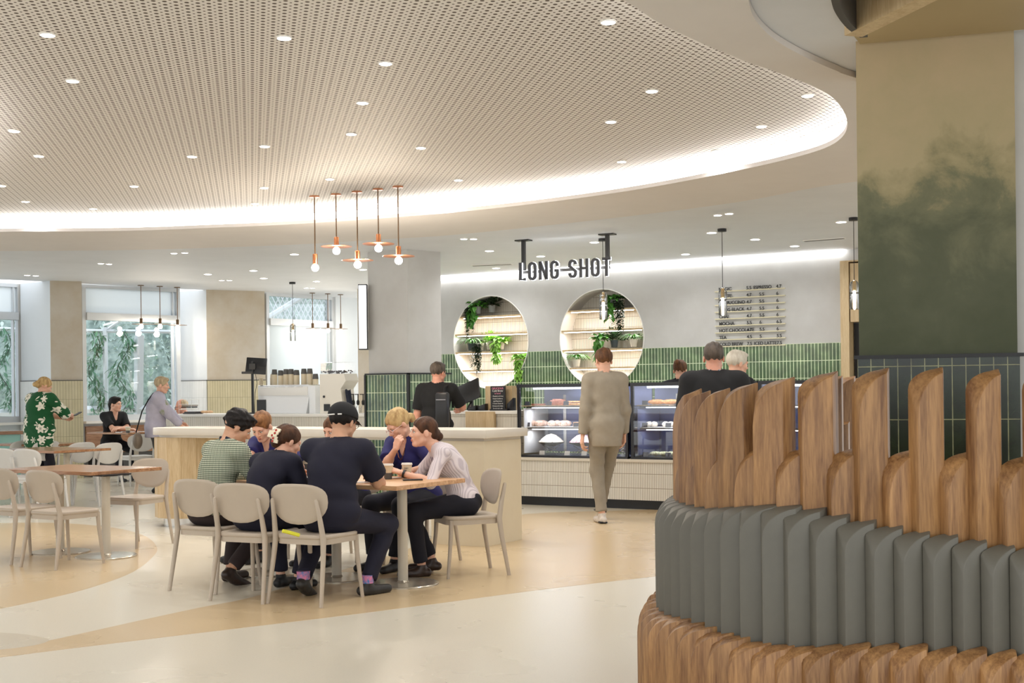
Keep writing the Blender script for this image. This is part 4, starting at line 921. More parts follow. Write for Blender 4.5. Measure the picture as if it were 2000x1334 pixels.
# till behind man, devices
for (px, py, w_, h_, d_, nm, lb, yy) in ((925, 800, .12, .07, .1, 'card_terminal', 'dark card terminal on the register counter right of the man in black', .3), (944, 800, .13, .09, .12, 'card_terminal', 'dark wedge-shaped phone set beside the chalk board', .34), (999, 800, .09, .16, .08, 'black_canister', 'black canister between the chalk board and the display case', .3)):
    x = on_line(px, py, D0 + G2 * yy, G1)[1]; mb = MB()
    mb.add([(-w_ / 2, -d_ / 2, 0), (w_ / 2, -d_ / 2, 0), (w_ / 2, d_ / 2, 0), (-w_ / 2, d_ / 2, 0), (-w_ / 2, -d_ / 2, h_ * .5), (w_ / 2, -d_ / 2, h_), (w_ / 2, d_ / 2, h_), (-w_ / 2, d_ / 2, h_ * .5)], [(3, 2, 1, 0), (4, 5, 6, 7), (0, 1, 5, 4), (1, 2, 6, 5), (2, 3, 7, 6), (3, 0, 4, 7)])
    obj(nm, mb, M['bplastic'], None, world=False, loc=dw(x, yy, ZG), rz=-TH, label=lb, cat='device' if 'can' not in nm else 'canister', bevel=.006)
x = on_line(915, 765, D0 + G2 * .45, G1)[1]; pt = dw(x, .45, ZG); zz = at_y(915, 766, pt.y).z - ZG
t = thing('till_monitor', 'black touch till tilted away on the register counter behind the man in black', 'screen', pt, -TH)
mb = MB(); mb.box((0, 0, zz), (.36, .03, .28), mat=Matrix.Rotation(R(-20), 3, 'Y') @ Matrix.Rotation(R(-20), 3, 'X')); obj('display_housing', mb, M['bplastic'], t, world=False, bevel=.008)
mb = MB(); mb.tube([(0, .02, zz), (.02, .05, zz * .5), (0, .03, 0)], [.02, .02, .05], 10); obj('stand', mb, M['bplastic'], t, world=False)

# ================================================================== SIGN and MENU
pA, pB = on_z(1019, 468, ZC), on_z(1183, 456, ZC); sd = (pB - pA).normalized(); sl = (pB - pA).length
zl, zh_ = at_y(1018, 549, pA.y).z, at_y(1018, 513.5, pA.y).z; lh = zh_ - zl
sg = thing('hanging_sign', 'dark raised letters reading LONG SHOT hung from two black ceiling posts', 'sign', (pA.x, pA.y, zl), math.atan2(sd.y, sd.x))
for x in (0, sl):
    mb = MB(); mb.box((x, .05, (lh + ZC - zl) / 2 - .02), (.045, .045, ZC - zl - lh + .15)); pst = obj('post', mb, M['black'], sg, world=False, smooth=0)
    mb = MB(); mb.box((x, .05, ZC - zl - .008), (.2, .12, .016)); obj('mount_plate', mb, M['black'], pst, world=False, smooth=0)
mb = MB(); mb.box((sl / 2, .05, lh * .5), (sl + .06, .03, .035)); obj('rail', mb, M['dgrey'], sg, world=False, smooth=0)
M['letter'] = mat('charcoal_letter', (58, 60, 68), .45); M['halo'] = mat_emit('letter_halo_edge', (.93, .95, 1), 5)
def ribbon(mb, path, w_, y0, y1, closed=False):
    """stroke of width w_ along a path in the x-z plane, extruded y0..y1"""
    n_ = len(path); Lf, Rt = [], []
    for i in range(n_):
        a = path[i - 1] if (i > 0 or closed) else path[i]; b_ = path[(i + 1) % n_] if (i < n_ - 1 or closed) else path[i]
        dx, dz = b_[0] - a[0], b_[1] - a[1]; l_ = math.hypot(dx, dz) or 1; nx, nz = -dz / l_, dx / l_
        k_ = 1.0
        if (0 < i < n_ - 1) or closed:
            e = (path[i][0] - a[0], path[i][1] - a[1]); el = math.hypot(*e) or 1; cs = abs((e[0] * dx + e[1] * dz) / el / l_); k_ = 1 / max(.45, cs)
        Lf.append((path[i][0] + nx * w_ / 2 * k_, path[i][1] + nz * w_ / 2 * k_)); Rt.append((path[i][0] - nx * w_ / 2 * k_, path[i][1] - nz * w_ / 2 * k_))
    vs = [(x, y, z) for y in (y0, y1) for P_ in (Lf, Rt) for x, z in P_]; fs = []
    for i in range(n_ if closed else n_ - 1):
        j = (i + 1) % n_; fs += [(i, j, n_ + j, n_ + i), (2 * n_ + i, 3 * n_ + i, 3 * n_ + j, 2 * n_ + j), (i, 2 * n_ + i, 2 * n_ + j, j), (n_ + i, n_ + j, 3 * n_ + j, 3 * n_ + i)]
    if not closed: fs += [(0, n_, 3 * n_, 2 * n_), (n_ - 1, 3 * n_ - 1, 4 * n_ - 1, 2 * n_ - 1)]
    mb.add(vs, fs)
def arcp(cx, cz, r, rz_, a0, a1, k_=8): return [(cx + r * math.cos(R(a0 + (a1 - a0) * i / k_)), cz + rz_ * math.sin(R(a0 + (a1 - a0) * i / k_))) for i in range(k_ + 1)]
def glyph(ch, w_, h, s_):
    a = s_ / 2; x0, x1, z0, z1 = a, w_ - a, a, h - a; rr_ = (x1 - x0) / 2; xm = (x0 + x1) / 2
    if ch == 'L': return [([(x0, h), (x0, z0), (w_, z0)], 0)]
    if ch == 'O': return [(arcp(xm, z1 - rr_, rr_, rr_, 0, 180) + arcp(xm, z0 + rr_, rr_, rr_, 180, 360), 1)]
    if ch == 'N': return [([(x0, 0), (x0, h)], 0), ([(x1, 0), (x1, h)], 0), ([(x0 + s_ * .05, h - a * .6), (x1 - s_ * .05, a * .6)], 0)]
    if ch == 'G': return [([(x1, h * .70)] + arcp(xm, z1 - rr_, rr_, rr_, 0, 180) + arcp(xm, z0 + rr_, rr_, rr_, 180, 360) + [(x1, h * .46), (xm + .005, h * .46)], 0)]
    if ch == 'S': return [([(x1, h * .73)] + arcp(xm, z1 - rr_, rr_, rr_, 0, 180) + [(x0, h * .64), (xm, h * .50), (x1, h * .36)] + arcp(xm, z0 + rr_, rr_, rr_, 0, -180) + [(x0, h * .27)], 0)]
    if ch == 'H': return [([(x0, 0), (x0, h)], 0), ([(x1, 0), (x1, h)], 0), ([(x0, h / 2), (x1, h / 2)], 0)]
    if ch == 'T': return [([(xm, 0), (xm, z1)], 0), ([(0, z1), (w_, z1)], 0)]
wch = {'L': .62, 'O': .78, 'N': .82, 'G': .78, ' ': .42, 'S': .76, 'H': .80, 'T': .74}
gap = .26; tot = sum(wch[c] + gap for c in 'LONG SHOT') - gap; x = -.03; unit = (sl + .10) / tot
for ch in 'LONG SHOT':
    if ch != ' ':
        mb = MB(); m2_ = MB()
        for path, cl_ in glyph(ch, unit * wch[ch], lh, .034):
            ribbon(mb, path, .034, -.035, -.008, cl_); ribbon(m2_, path, .038, -.007, .012, cl_)
        for q_ in (mb, m2_): q_.v = [(a + x, b_, c_) for a, b_, c_ in q_.v]
        lt_ = obj('letter', mb, M['letter'], sg, world=False, smooth=0); obj('glowing_back', m2_, M['halo'], lt_, world=False, smooth=0)
    x += unit * (wch[ch] + gap)
# menu board: thin rails with letters, fixed on the back wall
mt0, mz0 = wt(1397, 568); mt1, mz1 = wt(1534, 562); mzb = wt(1466, 674)[1]; mztop = wt(1466, 565)[1]
mn = thing('menu_board', 'wall menu of black letters standing on nine thin cream rails', 'menu', (W0.x, W0.y, 0), wrot)
rows = [('MAGIC', '5.5', 'ESPRESSO', '4.7'), ('WHITE', '4.7', '5.5', '6'), ('CAPPUCCINO', '4.7', '5.5', '6'), ('LONG BLACK', '4.7', '5.5', '6'), ('CHAI', '4.7', '5.5', '6'), ('MOCHA', '5.5', '6', '6.5'), ('HOT CHOCOLATE', '4.7', '5.5', '6'), ('TEA', '4.5', '5', '5.5'), ('COLD BREW', '7.5', 'ICED LATTE', '7.5')]
M['rail'] = mat('cream_rail', (218, 210, 180), .5); ml = mt1 - mt0
for k, row in enumerate(rows):
    z = mztop + (mzb - mztop) * k / 8
    mb = MB(); mb.box(((mt0 + mt1) / 2, -.02, z - .012), (ml, .03, .016)); rl = obj('menu_rail', mb, M['rail'], mn, world=False, smooth=0)
    for s_, fx in zip(row, (.06, .46, .64 if len(row[2]) < 4 else .56, .88)):
        text(s_, .070, (mt0 + ml * fx, -.03, z - .003), M['black'], rl, 'menu_lettering', extrude=.004, align='LEFT', offset=.0012, width=.92)
# light box on the pillar
lp = flat(at_y(708, 600, 17.7)); z0, z1 = at_y(708, 683, 17.7).z, at_y(708, 555, 17.7).z
lb = thing('light_box', 'tall white illuminated box sign fixed to the side of the grey pillar', 'sign', (lp.x, lp.y, z0), 0)
mb = MB(); mb.box((0, .08, (z1 - z0) / 2), (.12, .14, z1 - z0)); obj('case', mb, M['black'], lb, world=False, smooth=0)
mb = MB(); mb.box((0, .004, (z1 - z0) / 2), (.105, .01, z1 - z0 - .03)); obj('lit_panel', mb, mat_emit('lightbox_face', (.97, .98, 1), 1.6), lb, world=False, smooth=0)
# shelves inside the round niches with LED lines and potted plants come next
# ================================================================== NICHE SHELVES AND PLANTS
M['leaf'] = mat('leaf_green', (92, 150, 60), .45, c2=(60, 118, 44), vscale=14, spec=.4)
M['leafl'] = mat('leaf_lime', (150, 196, 84), .45, c2=(112, 166, 62), vscale=14, spec=.4)
M['leafd'] = mat('leaf_dark', (44, 66, 38), .5, c2=(34, 50, 30), vscale=14, spec=.3)
M['pot'] = mat('pale_pot', (216, 210, 198), .5); M['potd'] = mat('dark_pot', (52, 62, 66), .5); M['potg'] = mat('grey_pot', (150, 152, 148), .55)
def leaf(mb, b_, d, ln, wd, droop=.3):
    d = Vector(d).normalized(); s_ = d.cross(Vector((0, 0, 1)));
    if s_.length < .05: s_ = Vector((1, 0, 0))
    s_.normalize(); up = s_.cross(d)
    b_ = Vector(b_); m1 = b_ + d * ln * .35 + Vector((0, 0, -droop * ln * .05)); m2 = b_ + d * ln * .7 + Vector((0, 0, -droop * ln * .2)); t = b_ + d * ln + Vector((0, 0, -droop * ln * .5))
    f = up * wd * .18
    mb.add([b_, m1 + s_ * wd * .5 + f, m1, m1 - s_ * wd * .5 + f, m2 + s_ * wd * .38 + f, m2, m2 - s_ * wd * .38 + f, t], [(0, 1, 2), (0, 2, 3), (1, 4, 5, 2), (2, 5, 6, 3), (4, 7, 5), (5, 7, 6)])
def foliage(kind, rg, s_=1.0):
    mb = MB()
    if kind == 'bushy':
        for k in range(130):
            a = rg.uniform(0, 6.28); e = rg.uniform(-.2, 1.4); r = rg.uniform(.01, .10) * s_
            d = Vector((math.cos(a) * math.cos(e), math.sin(a) * math.cos(e), math.sin(e))); leaf(mb, d * r + Vector((0, 0, .02)), d + Vector((0, 0, .1)), .05 * s_, .026 * s_)
    elif kind == 'spider':
        for k in range(80):
            a = rg.uniform(0, 6.28); L_ = rg.uniform(.14, .24) * s_; p = Vector((0, 0, 0)); d = Vector((math.cos(a) * .7, math.sin(a) * .7, 1.0)).normalized(); pts = [p.copy()]
            for q in range(5): p = p + d * L_ / 5; d = (d + Vector((math.cos(a) * .18, math.sin(a) * .18, -.52))).normalized(); pts.append(p.copy())
            sd_ = Vector((-math.sin(a), math.cos(a), 0)) * .006 * s_
            vs = []; 
            for i, q in enumerate(pts): w_ = sd_ * (1 - i / 5.5) * 1.3; vs += [q - w_, q + w_]
            mb.add(vs, [(2 * i, 2 * i + 1, 2 * i + 3, 2 * i + 2) for i in range(5)])
    elif kind == 'pothos':
        for k in range(44):
            a = rg.uniform(0, 6.28); r = rg.uniform(.0, .07) * s_
            leaf(mb, (math.cos(a) * r, math.sin(a) * r, rg.uniform(0, .07)), (math.cos(a), math.sin(a), rg.uniform(-.1, .9)), rg.uniform(.07, .10) * s_, .055 * s_, .8)
        for v in range(5):
            x0 = rg.uniform(-.07, .07); 
            for q in range(7): leaf(mb, (x0 + rg.uniform(-.02, .02), -.11, .0 - q * .045), (rg.uniform(-1, 1), -.7, -.6), .065 * s_, .05 * s_, .8)
    elif kind == 'trailing':
        for v in range(16):
            x0 = rg.uniform(-.09, .09); L_ = rg.uniform(.12, .36) * s_; p = Vector((x0 * .4, 0, .02)); pts = [p, Vector((x0 * .8, -.09, .03)), Vector((x0, -.12, -.02)), Vector((x0 * 1.1, -.125, -.06 - L_))]
            mb.tube(pts, .0015, 4)
            for q in range(int(L_ / .016)):
                zz_ = -.02 - q * .017; leaf(mb, (x0 + rg.uniform(-.012, .012), -.122, zz_), (rg.uniform(-1, 1), -.5, rg.uniform(-.6, .2)), .036 * s_, .022 * s_)
        for k in range(50):
            a = rg.uniform(0, 6.28); r = rg.uniform(.0, .08); leaf(mb, (math.cos(a) * r, math.sin(a) * r, rg.uniform(0, .05)), (math.cos(a), math.sin(a), rg.uniform(0, 1)), .03, .02)
    return mb
def potted(px, py, yy, kind, lm, pm, label, seed, s_=1.0, ph=.12, pr=.065):
    p, t_ = on_line(px, py, W0 - WN * yy, WD); rg = random.Random(seed)
    t = thing('potted_plant', label, 'plant', p, wrot, 'potted plants in the round niches')
    mb = MB(); mb.lathe([(pr * .75, 0), (pr, ph), (pr * .92, ph), (pr * .88, ph - .012), (.01, ph - .012)], n=20); obj('pot', mb, M[pm], t, world=False)
    mb = foliage(kind, rg, s_); mb.v = [(x, y, z + ph - .01) for x, y, z in mb.v]; obj('foliage', mb, M[lm], t, world=False, smooth=0)
for ni, (nc, ys_) in enumerate(zip(niches, ((616, 650.5, 686, 722), (603.5, 643, 681.5, 717)))):
    for k, py in enumerate(ys_):
        pxm = (960, 1177)[ni]; z = wt(pxm, py)[1]; dz = (z - nc[1]) / nc[3]; hw = nc[2] * math.sqrt(max(.02, 1 - dz * dz)) * 1.0
        mb = MB(); mb.box((nc[0], .19, z - .014), (hw * 2 - .01, .37, .028)); sh = setp(obj('niche_shelf', mb, M['paleoak'], None, world=False, loc=wall_root_loc, rz=wrot, smooth=0), '%s pale shelf in the %s round niche' % (('top', 'second', 'third', 'lowest')[k], ('left', 'right')[ni]), 'shelf')
        mb = MB(); mb.box((nc[0], .03, z - .034), (hw * 2 - .1, .02, .010)); obj('shelf_light', mb, M['led'], sh, world=False, smooth=0)
        area('shelf_lamp', in_wall(nc[0], .06, z - .045), (hw * 1.8, .06), 4.5, (1, .98, .96), rot=(0, 0, wrot))
S1, S2 = [dict(zip('abcd', y)) for y in ((612, 648, 683.5, 719.5), (600, 640, 679, 714.5))]
for i, a_ in enumerate([
    (933, S1['a'] + 1, .10, 'pothos', 'leaf', 'potg', 'broad-leaved plant trailing over the top shelf of the left niche'),
    (925, S1['a'] + 1.5, .12, 'trailing', 'leafd', 'potg', 'dark small-leaved trailer beside the broad-leaved plant, top of left niche'),
    (961, S1['a'] - 1.5, .2, 'bushy', 'leafd', 'potg', 'small dark bushy plant in a grey pot, top shelf of left niche'),
    (921, S1['c'] + 1, .14, 'spider', 'leaf', 'potd', 'arching grassy plant in a dark pot at left of the left niche'),
    (938, S1['c'] + .5, .14, 'trailing', 'leafd', 'pot', 'long dark trailing plant hanging down the middle of the left niche'),
    (957, S1['c'] - .5, .16, 'bushy', 'leafl', 'pot', 'pale green bushy plant in the centre of the left niche'),
    (978, S1['c'] - 1, .14, 'pothos', 'leafl', 'pot', 'lime broad-leaved plant right of centre in the left niche'),
    (1019, S1['d'] - 3, .12, 'pothos', 'leafl', 'pot', 'lime heart-leaved plant low at the right edge of the left niche'),
    (1196, S2['a'], .12, 'pothos', 'leaf', 'potg', 'broad-leaved green plant at the top of the right niche'),
    (1213, S2['a'] - 1, .14, 'trailing', 'leafd', 'pot', 'dark speckled trailer in a white pot, top of right niche'),
    (1173, S2['c'] + .5, .12, 'pothos', 'leaf', 'pot', 'green heart-leaved plant left of centre in the right niche'),
    (1200, S2['c'] - .5, .16, 'bushy', 'leafd', 'potd', 'dark bushy plant in a brown pot above the person in beige'),
    (1238, S2['c'] - 1.5, .14, 'spider', 'leaf', 'pot', 'large arching grassy plant in a white pot, right side of right niche'),
    (1126, S2['d'] + 2, .12, 'spider', 'leaf', 'pot', 'small arching plant low at the left of the right niche')]):
    potted(*a_, seed=20 + i, s_=1.65 if a_[3] != 'trailing' else 1.35)

# ================================================================== OUTSIDE THE WINDOWS
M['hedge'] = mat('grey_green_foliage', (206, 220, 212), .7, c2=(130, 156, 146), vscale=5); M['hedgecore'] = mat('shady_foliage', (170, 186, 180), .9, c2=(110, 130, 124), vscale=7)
M['vine'] = mat('vine_leaf', (96, 148, 112), .6, c2=(62, 112, 82), vscale=6)
def bush(loc, rx, ry, rz_, n_, label, seed, ls=.16):
    rg = random.Random(seed); t = thing('garden_bush', label, 'bush', loc, 0, 'garden bushes outside the windows'); mb = MB()
    for k in range(n_):
        a = rg.uniform(0, 6.28); e = math.asin(rg.uniform(-1, 1)); q = rg.uniform(.8, 1.05)
        d = Vector((math.cos(a) * math.cos(e), math.sin(a) * math.cos(e), math.sin(e)))
        if d.y > .4: continue
        leaf(mb, (d.x * rx * q, d.y * ry * q, rz_ + d.z * rz_ * q), (rg.uniform(-1, 1), rg.uniform(-1, 1), rg.uniform(-1, .6)), ls * rg.uniform(.7, 1.3), ls * .5)
    obj('foliage', mb, M['hedge'], t, world=False, smooth=0)
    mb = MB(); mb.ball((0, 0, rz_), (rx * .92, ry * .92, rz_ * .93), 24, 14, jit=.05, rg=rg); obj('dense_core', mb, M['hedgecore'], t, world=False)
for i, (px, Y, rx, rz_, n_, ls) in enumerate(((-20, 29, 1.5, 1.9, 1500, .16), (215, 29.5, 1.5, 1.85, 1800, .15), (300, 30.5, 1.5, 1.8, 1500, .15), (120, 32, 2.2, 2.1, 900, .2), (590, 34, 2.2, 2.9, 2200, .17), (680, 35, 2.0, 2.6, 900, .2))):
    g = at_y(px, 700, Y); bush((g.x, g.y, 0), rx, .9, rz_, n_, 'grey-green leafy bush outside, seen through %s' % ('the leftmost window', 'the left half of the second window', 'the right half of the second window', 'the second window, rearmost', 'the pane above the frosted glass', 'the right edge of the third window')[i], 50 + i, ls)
for i, (px, Y, z0_, z1_) in enumerate(((184, 25.15, 1.15, 2.66), (240, 25.15, 1.1, 2.66), (10, 24.95, 1.2, 2.72))):
    rg = random.Random(80 + i); g = at_y(px, 700, Y); mb = MB(); z = z1_
    t = thing('hanging_vine', 'green vine hanging outside %s' % ('the second window, left one', 'the second window, right one', 'the leftmost window')[i], 'vine', (g.x, g.y, z0_), 0, 'hanging vines')
    path = [Vector((.12 * math.sin(q * .6), 0, z1_ - z0_ - q * .1)) for q in range(int((z1_ - z0_) / .1) + 1)]
    mb.tube(path, .008, 5); obj('stem', mb, M['leafd'], t, world=False); mb = MB()
    for q in path:
        for k in range(11): leaf(mb, q + Vector((rg.uniform(-.12, .12), rg.uniform(-.06, .06), rg.uniform(-.05, .05))), (rg.uniform(-1, 1), rg.uniform(-.6, .2), rg.uniform(-1.4, .1)), rg.uniform(.09, .17), .05)
    obj('leaves', mb, M['vine'], t, world=False, smooth=0)
mb = MB()
for px, Y in ((206, 25.2), (270, 25.2), (345, 25.2), (-20, 25.1)): q = at_y(px, 700, Y); mb.tube([(q.x, q.y, 0), (q.x, q.y, 2.75)], .05, 8)
for (x0, y0, x1, y1, Y, w_) in ((206, 650, 207, 820, 25.2, .07), (272, 655, 270, 820, 25.2, .16), (160, 646, 346, 648, 25.2, .06), (206, 646, 236, 625, 25.2, .05), (160, 800, 346, 798, 25.2, .12), (0, 642, 34, 643, 25.0, .06), (0, 806, 34, 806, 25.0, .12)):
    mb.tube([at_y(x0, y0, Y), at_y(x1, y1, Y)], w_ * .6, 4)
setp(obj('garden_pergola', mb, M['frame'], smooth=0), 'pale metal frame standing outside beyond the first two windows', 'pergola')
mb = MB()
for k in range(15): 
    mb.tube([at_y(520 + k * 9, 632 + 0 * k, 28), at_y(548 + k * 9, 575, 28)], .012, 4)
    mb.tube([at_y(520 + k * 9, 575, 28), at_y(548 + k * 9, 632, 28)], .012, 4)
mb.tube([at_y(520, 622, 27.8), at_y(592, 578, 27.8)], .06, 6)
for px in (516, 648): q = at_y(px, 600, 28.05); mb.tube([(q.x, q.y, 0), (q.x, q.y, 3.6)], .05, 8)
setp(obj('wire_lattice', mb, M['frame'], smooth=0), 'white diamond lattice with a diagonal rail outside the third window', 'lattice')

# ================================================================== TABLES
def table(label, A, L_, W_, posts, top='oak', zt=.745, edge=.03, angle=-TH, disc=.26, base='plate'):
    """A: front right corner, L_ runs back-left along the long side (-G1), W_ along G2"""
    t = thing('cafe_table', label, 'table', (A.x, A.y, 0), angle)
    mb = MB(); mb.box((-L_ / 2, W_ / 2, zt - edge / 2), (L_, W_, edge)); obj('tabletop', mb, M[top], t, world=False, bevel=.003, smooth=0)
    for (u, v) in posts:
        mb = MB(); mb.lathe([(.037, .012), (.037, zt - edge)], (-u, v, 0), 24); pst = obj('pedestal', mb, M['pedestal'], t, world=False)
        mb = MB(); mb.lathe([(disc, .002), (disc, .008), (disc - .006, .013), (.045, .018), (.037, .03)], (-u, v, 0), 40); obj('base_plate', mb, M['plate'], pst, world=False)
        mb = MB(); mb.box((-u, v, zt - edge - .006), (.3, .3, .012)); obj('top_plate', mb, M['black'], pst, world=False, smooth=0)
    return t
TA = on_z(774.8, 949.6, .745); TA.z = 0
TW = .86
table('light timber table with two round-based pedestals where six people sit talking', TA, 1.22, TW, [(.26, .42), (.87, .42)], edge=.032)
TB = TA - G1 * 1.23
table('matching light timber table pushed against the left end of the busy table', TB, .62, TW, [(.31, .42)], edge=.032)
TC = on_z(177.6, 922.2, .745); TC.z = 0
u1 = on_z(208, 1087); u2 = on_z(118, 1079)
def uv(A, p): d = p - A; return (-d.dot(G1), d.dot(G2))
table('empty brown timber table at left with two pedestals, in front of three chairs', TC, 1.22, .80, [uv(TC, u1), uv(TC, u2)], 'walnut')
TD = on_z(106, 881, .745); TD.z = 0
table('empty brown timber table behind the nearest left table', TD, 1.25, .86, [(.30, .43), (.9, .43)], 'walnut')
TE = on_z(90, 868.5, .745); TE.z = 0
table('small brown timber table farthest back at the left edge', TE, 1.2, .7, [(.3, .35)], 'walnut')
TF = at_y(250, 845, 20.4); ztf = TF.z; TF.z = 0
table('small pale-topped table where the man in black rests his arms', TF, .95, .70, [(.2, .35)], 'walnut', zt=ztf)
# window bench and teal bench
bp = flat(w2a) + (flat(w2b) - flat(w2a)) * .02; bd = (flat(w2b) - flat(w2a)); bn = Vector((bd.y, -bd.x, 0)).normalized()
t = thing('window_bench', 'brown timber bench below the second window', 'bench', bp + bn * .25, math.atan2(bd.y, bd.x))
mb = MB(); mb.box((bd.length * .45, 0, .44), (bd.length * .9, .45, .05)); obj('seat', mb, M['walnut'], t, world=False, smooth=0)
mb = MB(); mb.box((bd.length * .45, .2, .66), (bd.length * .9, .04, .42)); obj('backrest', mb, M['walnut'], t, world=False, smooth=0)
mb = MB(); mb.box((bd.length * .45, 0, .21), (bd.length * .86, .38, .42)); obj('base', mb, M['dgrey'], t, world=False, smooth=0)
p = at_y(-8, 845, 19.0); p.z = 0
t = thing('teal_bench', 'pale teal fronted bench with timber ledge at the left edge of the room', 'bench', p, R(36))
mb = MB(); mb.box((-.6, .2, .42), (1.9, .4, .84)); obj('teal_front', mb, mat('pale_teal_laminate', (150, 204, 196), .35), t, world=False, smooth=0)
mb = MB(); mb.box((-.6, .2, .86), (2.0, .5, .05)); obj('timber_ledge', mb, M['walnut'], t, world=False, smooth=0)

# ================================================================== CHAIRS
def make_chair(m_):
    t = thing('cafe_chair', 'x', 'chair')
    mb = MB(); o_ = [(x * (1 - .06 * (y < 0)), y) for x, y in rounded_rect(.44, .43, .09, 6)]
    n_ = len(o_); vs = []
    for s_, z in ((.97, .428), (1, .436), (1, .452), (.97, .459), (.80, .455), (.5, .452)): vs += [(x * s_, y * s_, z) for x, y in o_]
    fs = [(r * n_ + i, r * n_ + (i + 1) % n_, (r + 1) * n_ + (i + 1) % n_, (r + 1) * n_ + i) for r in range(5) for i in range(n_)] + [tuple(range(n_))[::-1], tuple(5 * n_ + i for i in range(n_))]
    mb.add(vs, fs); obj('seat', mb, m_, t, world=False, smooth=50)
    mb = MB(); inner = [(x * .90, y * .90) for x, y in o_]; o2 = [(x * .975, y * .975) for x, y in o_]; vs = [(x, y, .395) for x, y in o2] + [(x, y, .43) for x, y in o2] + [(x, y, .43) for x, y in inner] + [(x, y, .395) for x, y in inner]
    mb.add(vs, [(r * n_ + i, r * n_ + (i + 1) % n_, ((r + 1) % 4) * n_ + (i + 1) % n_, ((r + 1) % 4) * n_ + i) for r in range(4) for i in range(n_)]); obj('seat_rail', mb, m_, t, world=False, smooth=40)
    for s_ in (-1, 1):
        mb = MB(); mb.tube([(s_ * .215, -.265, .0), (s_ * .200, -.215, .30), (s_ * .192, -.200, .43), (s_ * .184, -.222, .56), (s_ * .176, -.252, .685), (s_ * .175, -.254, .697)], [.0125, .016, .019, .016, .0125, .008], 12, flat=1.15); obj('leg', mb, m_, t, world=False)
        mb = MB(); mb.tube([(s_ * .215, .215, 0), (s_ * .195, .185, .30), (s_ * .190, .178, .43)], [.0125, .016, .018], 12); obj('leg', mb, m_, t, world=False)
    mb = MB(); NU, NV = 28, 9
    def surf(th_, rho, off):
        c, s_ = math.cos(th_), math.sin(th_); e = 2 / (3.0 if s_ > 0 else 2.3)
        x = .228 * math.copysign(abs(c) ** e, c) * rho; z = (.122 if s_ > 0 else .150) * math.copysign(abs(s_) ** (e if s_ > 0 else .95), s_) * rho
        x *= 1 + .35 * z
        return (x, -.232 + .75 * x * x - .16 * z + off - .10 * abs(z) * abs(z), .675 + z)
    for off in (-.006, .006):
        vs = [surf(0, 0, off)] + [surf(2 * math.pi * i / NU, (j / NV) ** .8 * (1 if off < 0 else 1), off * (1 if j < NV else 0)) for j in range(1, NV + 1) for i in range(NU)]
        fs = [(0, 1 + i, 1 + (i + 1) % NU) for i in range(NU)] + [(1 + (j - 1) * NU + i, 1 + j * NU + i, 1 + j * NU + (i + 1) % NU, 1 + (j - 1) * NU + (i + 1) % NU) for j in range(1, NV) for i in range(NU)]
        mb.add(vs, fs if off > 0 else [f[::-1] for f in fs])
    o = obj('backrest', mb, m_, t, world=False, smooth=80)
    return t
ch_t, ch_p = make_chair(M['taupe']), make_chair(M['pale_and_daylit_plastic']); used = {}
def place(src, x, y, deg, label, group=None):
    rz = R(deg - 90)
    if src not in used: used[src] = 1; src.location = (x, y, 0); src.rotation_euler = (0, 0, rz); setp(src, label, None, group); o = src
    else: o = dup(src, (x, y, 0), rz, label, group)
    if group is None and 'group' in o: del o['group']
    return o
gA = 'taupe chairs along the near side of the busy table'
place(ch_t, -2.13, 9.21, 61, 'taupe chair under the man in the checked shirt', gA)
place(ch_t, -1.74, 8.76, 65, 'taupe chair under the navy-clad woman with the claw clip', gA)
place(ch_t, -1.32, 8.60, 63, 'taupe chair under the man in the black cap', gA)
place(ch_t, -.36, 9.76, 200, 'taupe chair at the right end under the woman in the pale knit top', gA)
gB = 'chairs on the far side of the busy table'
place(ch_t, -.76, 10.42, 239, 'taupe chair under the blonde woman with glasses', gB)
place(ch_t, -1.36, 10.76, 239, 'taupe chair behind the man in the black cap, under the half-hidden woman', gB)
place(ch_t, -1.97, 11.06, 239, 'taupe chair under the ginger-haired man', gB)
gC = 'chairs around the nearest left table'
ra, rb = on_z(45, 1107.7), on_z(111, 1114); f_ = Vector((-(rb - ra).y, (rb - ra).x, 0)).normalized(); ca = (ra + rb) / 2 + f_ * .25; angA = math.degrees(math.atan2(f_.y, f_.x))
place(ch_t, ca.x, ca.y, angA, 'empty taupe chair seen from behind, right one at the nearest left table', gC)
cb = ca + on_z(28, 1103) - rb
place(ch_t, cb.x, cb.y, angA - 3, 'empty taupe chair cut by the left edge of the picture at the nearest left table', gC)
rn, fn = on_z(337, 1061), on_z(255.6, 1074); f_ = (fn - rn); f_.z = 0; f_.normalize(); rt = Vector((f_.y, -f_.x, 0)); cc = (rn + fn) / 2 + rt * .2
place(ch_t, cc.x, cc.y, math.degrees(math.atan2(f_.y, f_.x)), 'empty taupe chair at the right end of the nearest left table, by the drum', gC)
gD = 'pale chairs around the rear left tables'
for (px, py, deg, lb) in ((50, 874, 62, 'pale chair right behind the nearest left table, seen from behind'), (4, 873, 62, 'pale chair at the left picture edge behind the nearest left table'), (161, 861.5, 150, 'pale chair at the right end of the second left table, left one of two'), (214, 862.5, 150, 'pale chair at the right end of the second left table, right one of two'), (48, 858, 150, 'pale chair below the woman in the floral top, left one'), (92, 859, 150, 'pale chair below the woman in the floral top, right one')):
    q = on_z(px, py, .81); f_ = Vector((math.cos(R(deg)), math.sin(R(deg)), 0)); q = q + f_ * .22
    place(ch_p, q.x, q.y, deg, lb, gD)
q = at_y(266, 850, 20.0); place(ch_p, q.x, q.y, 130, 'pale white chair at the small table facing the man in black')
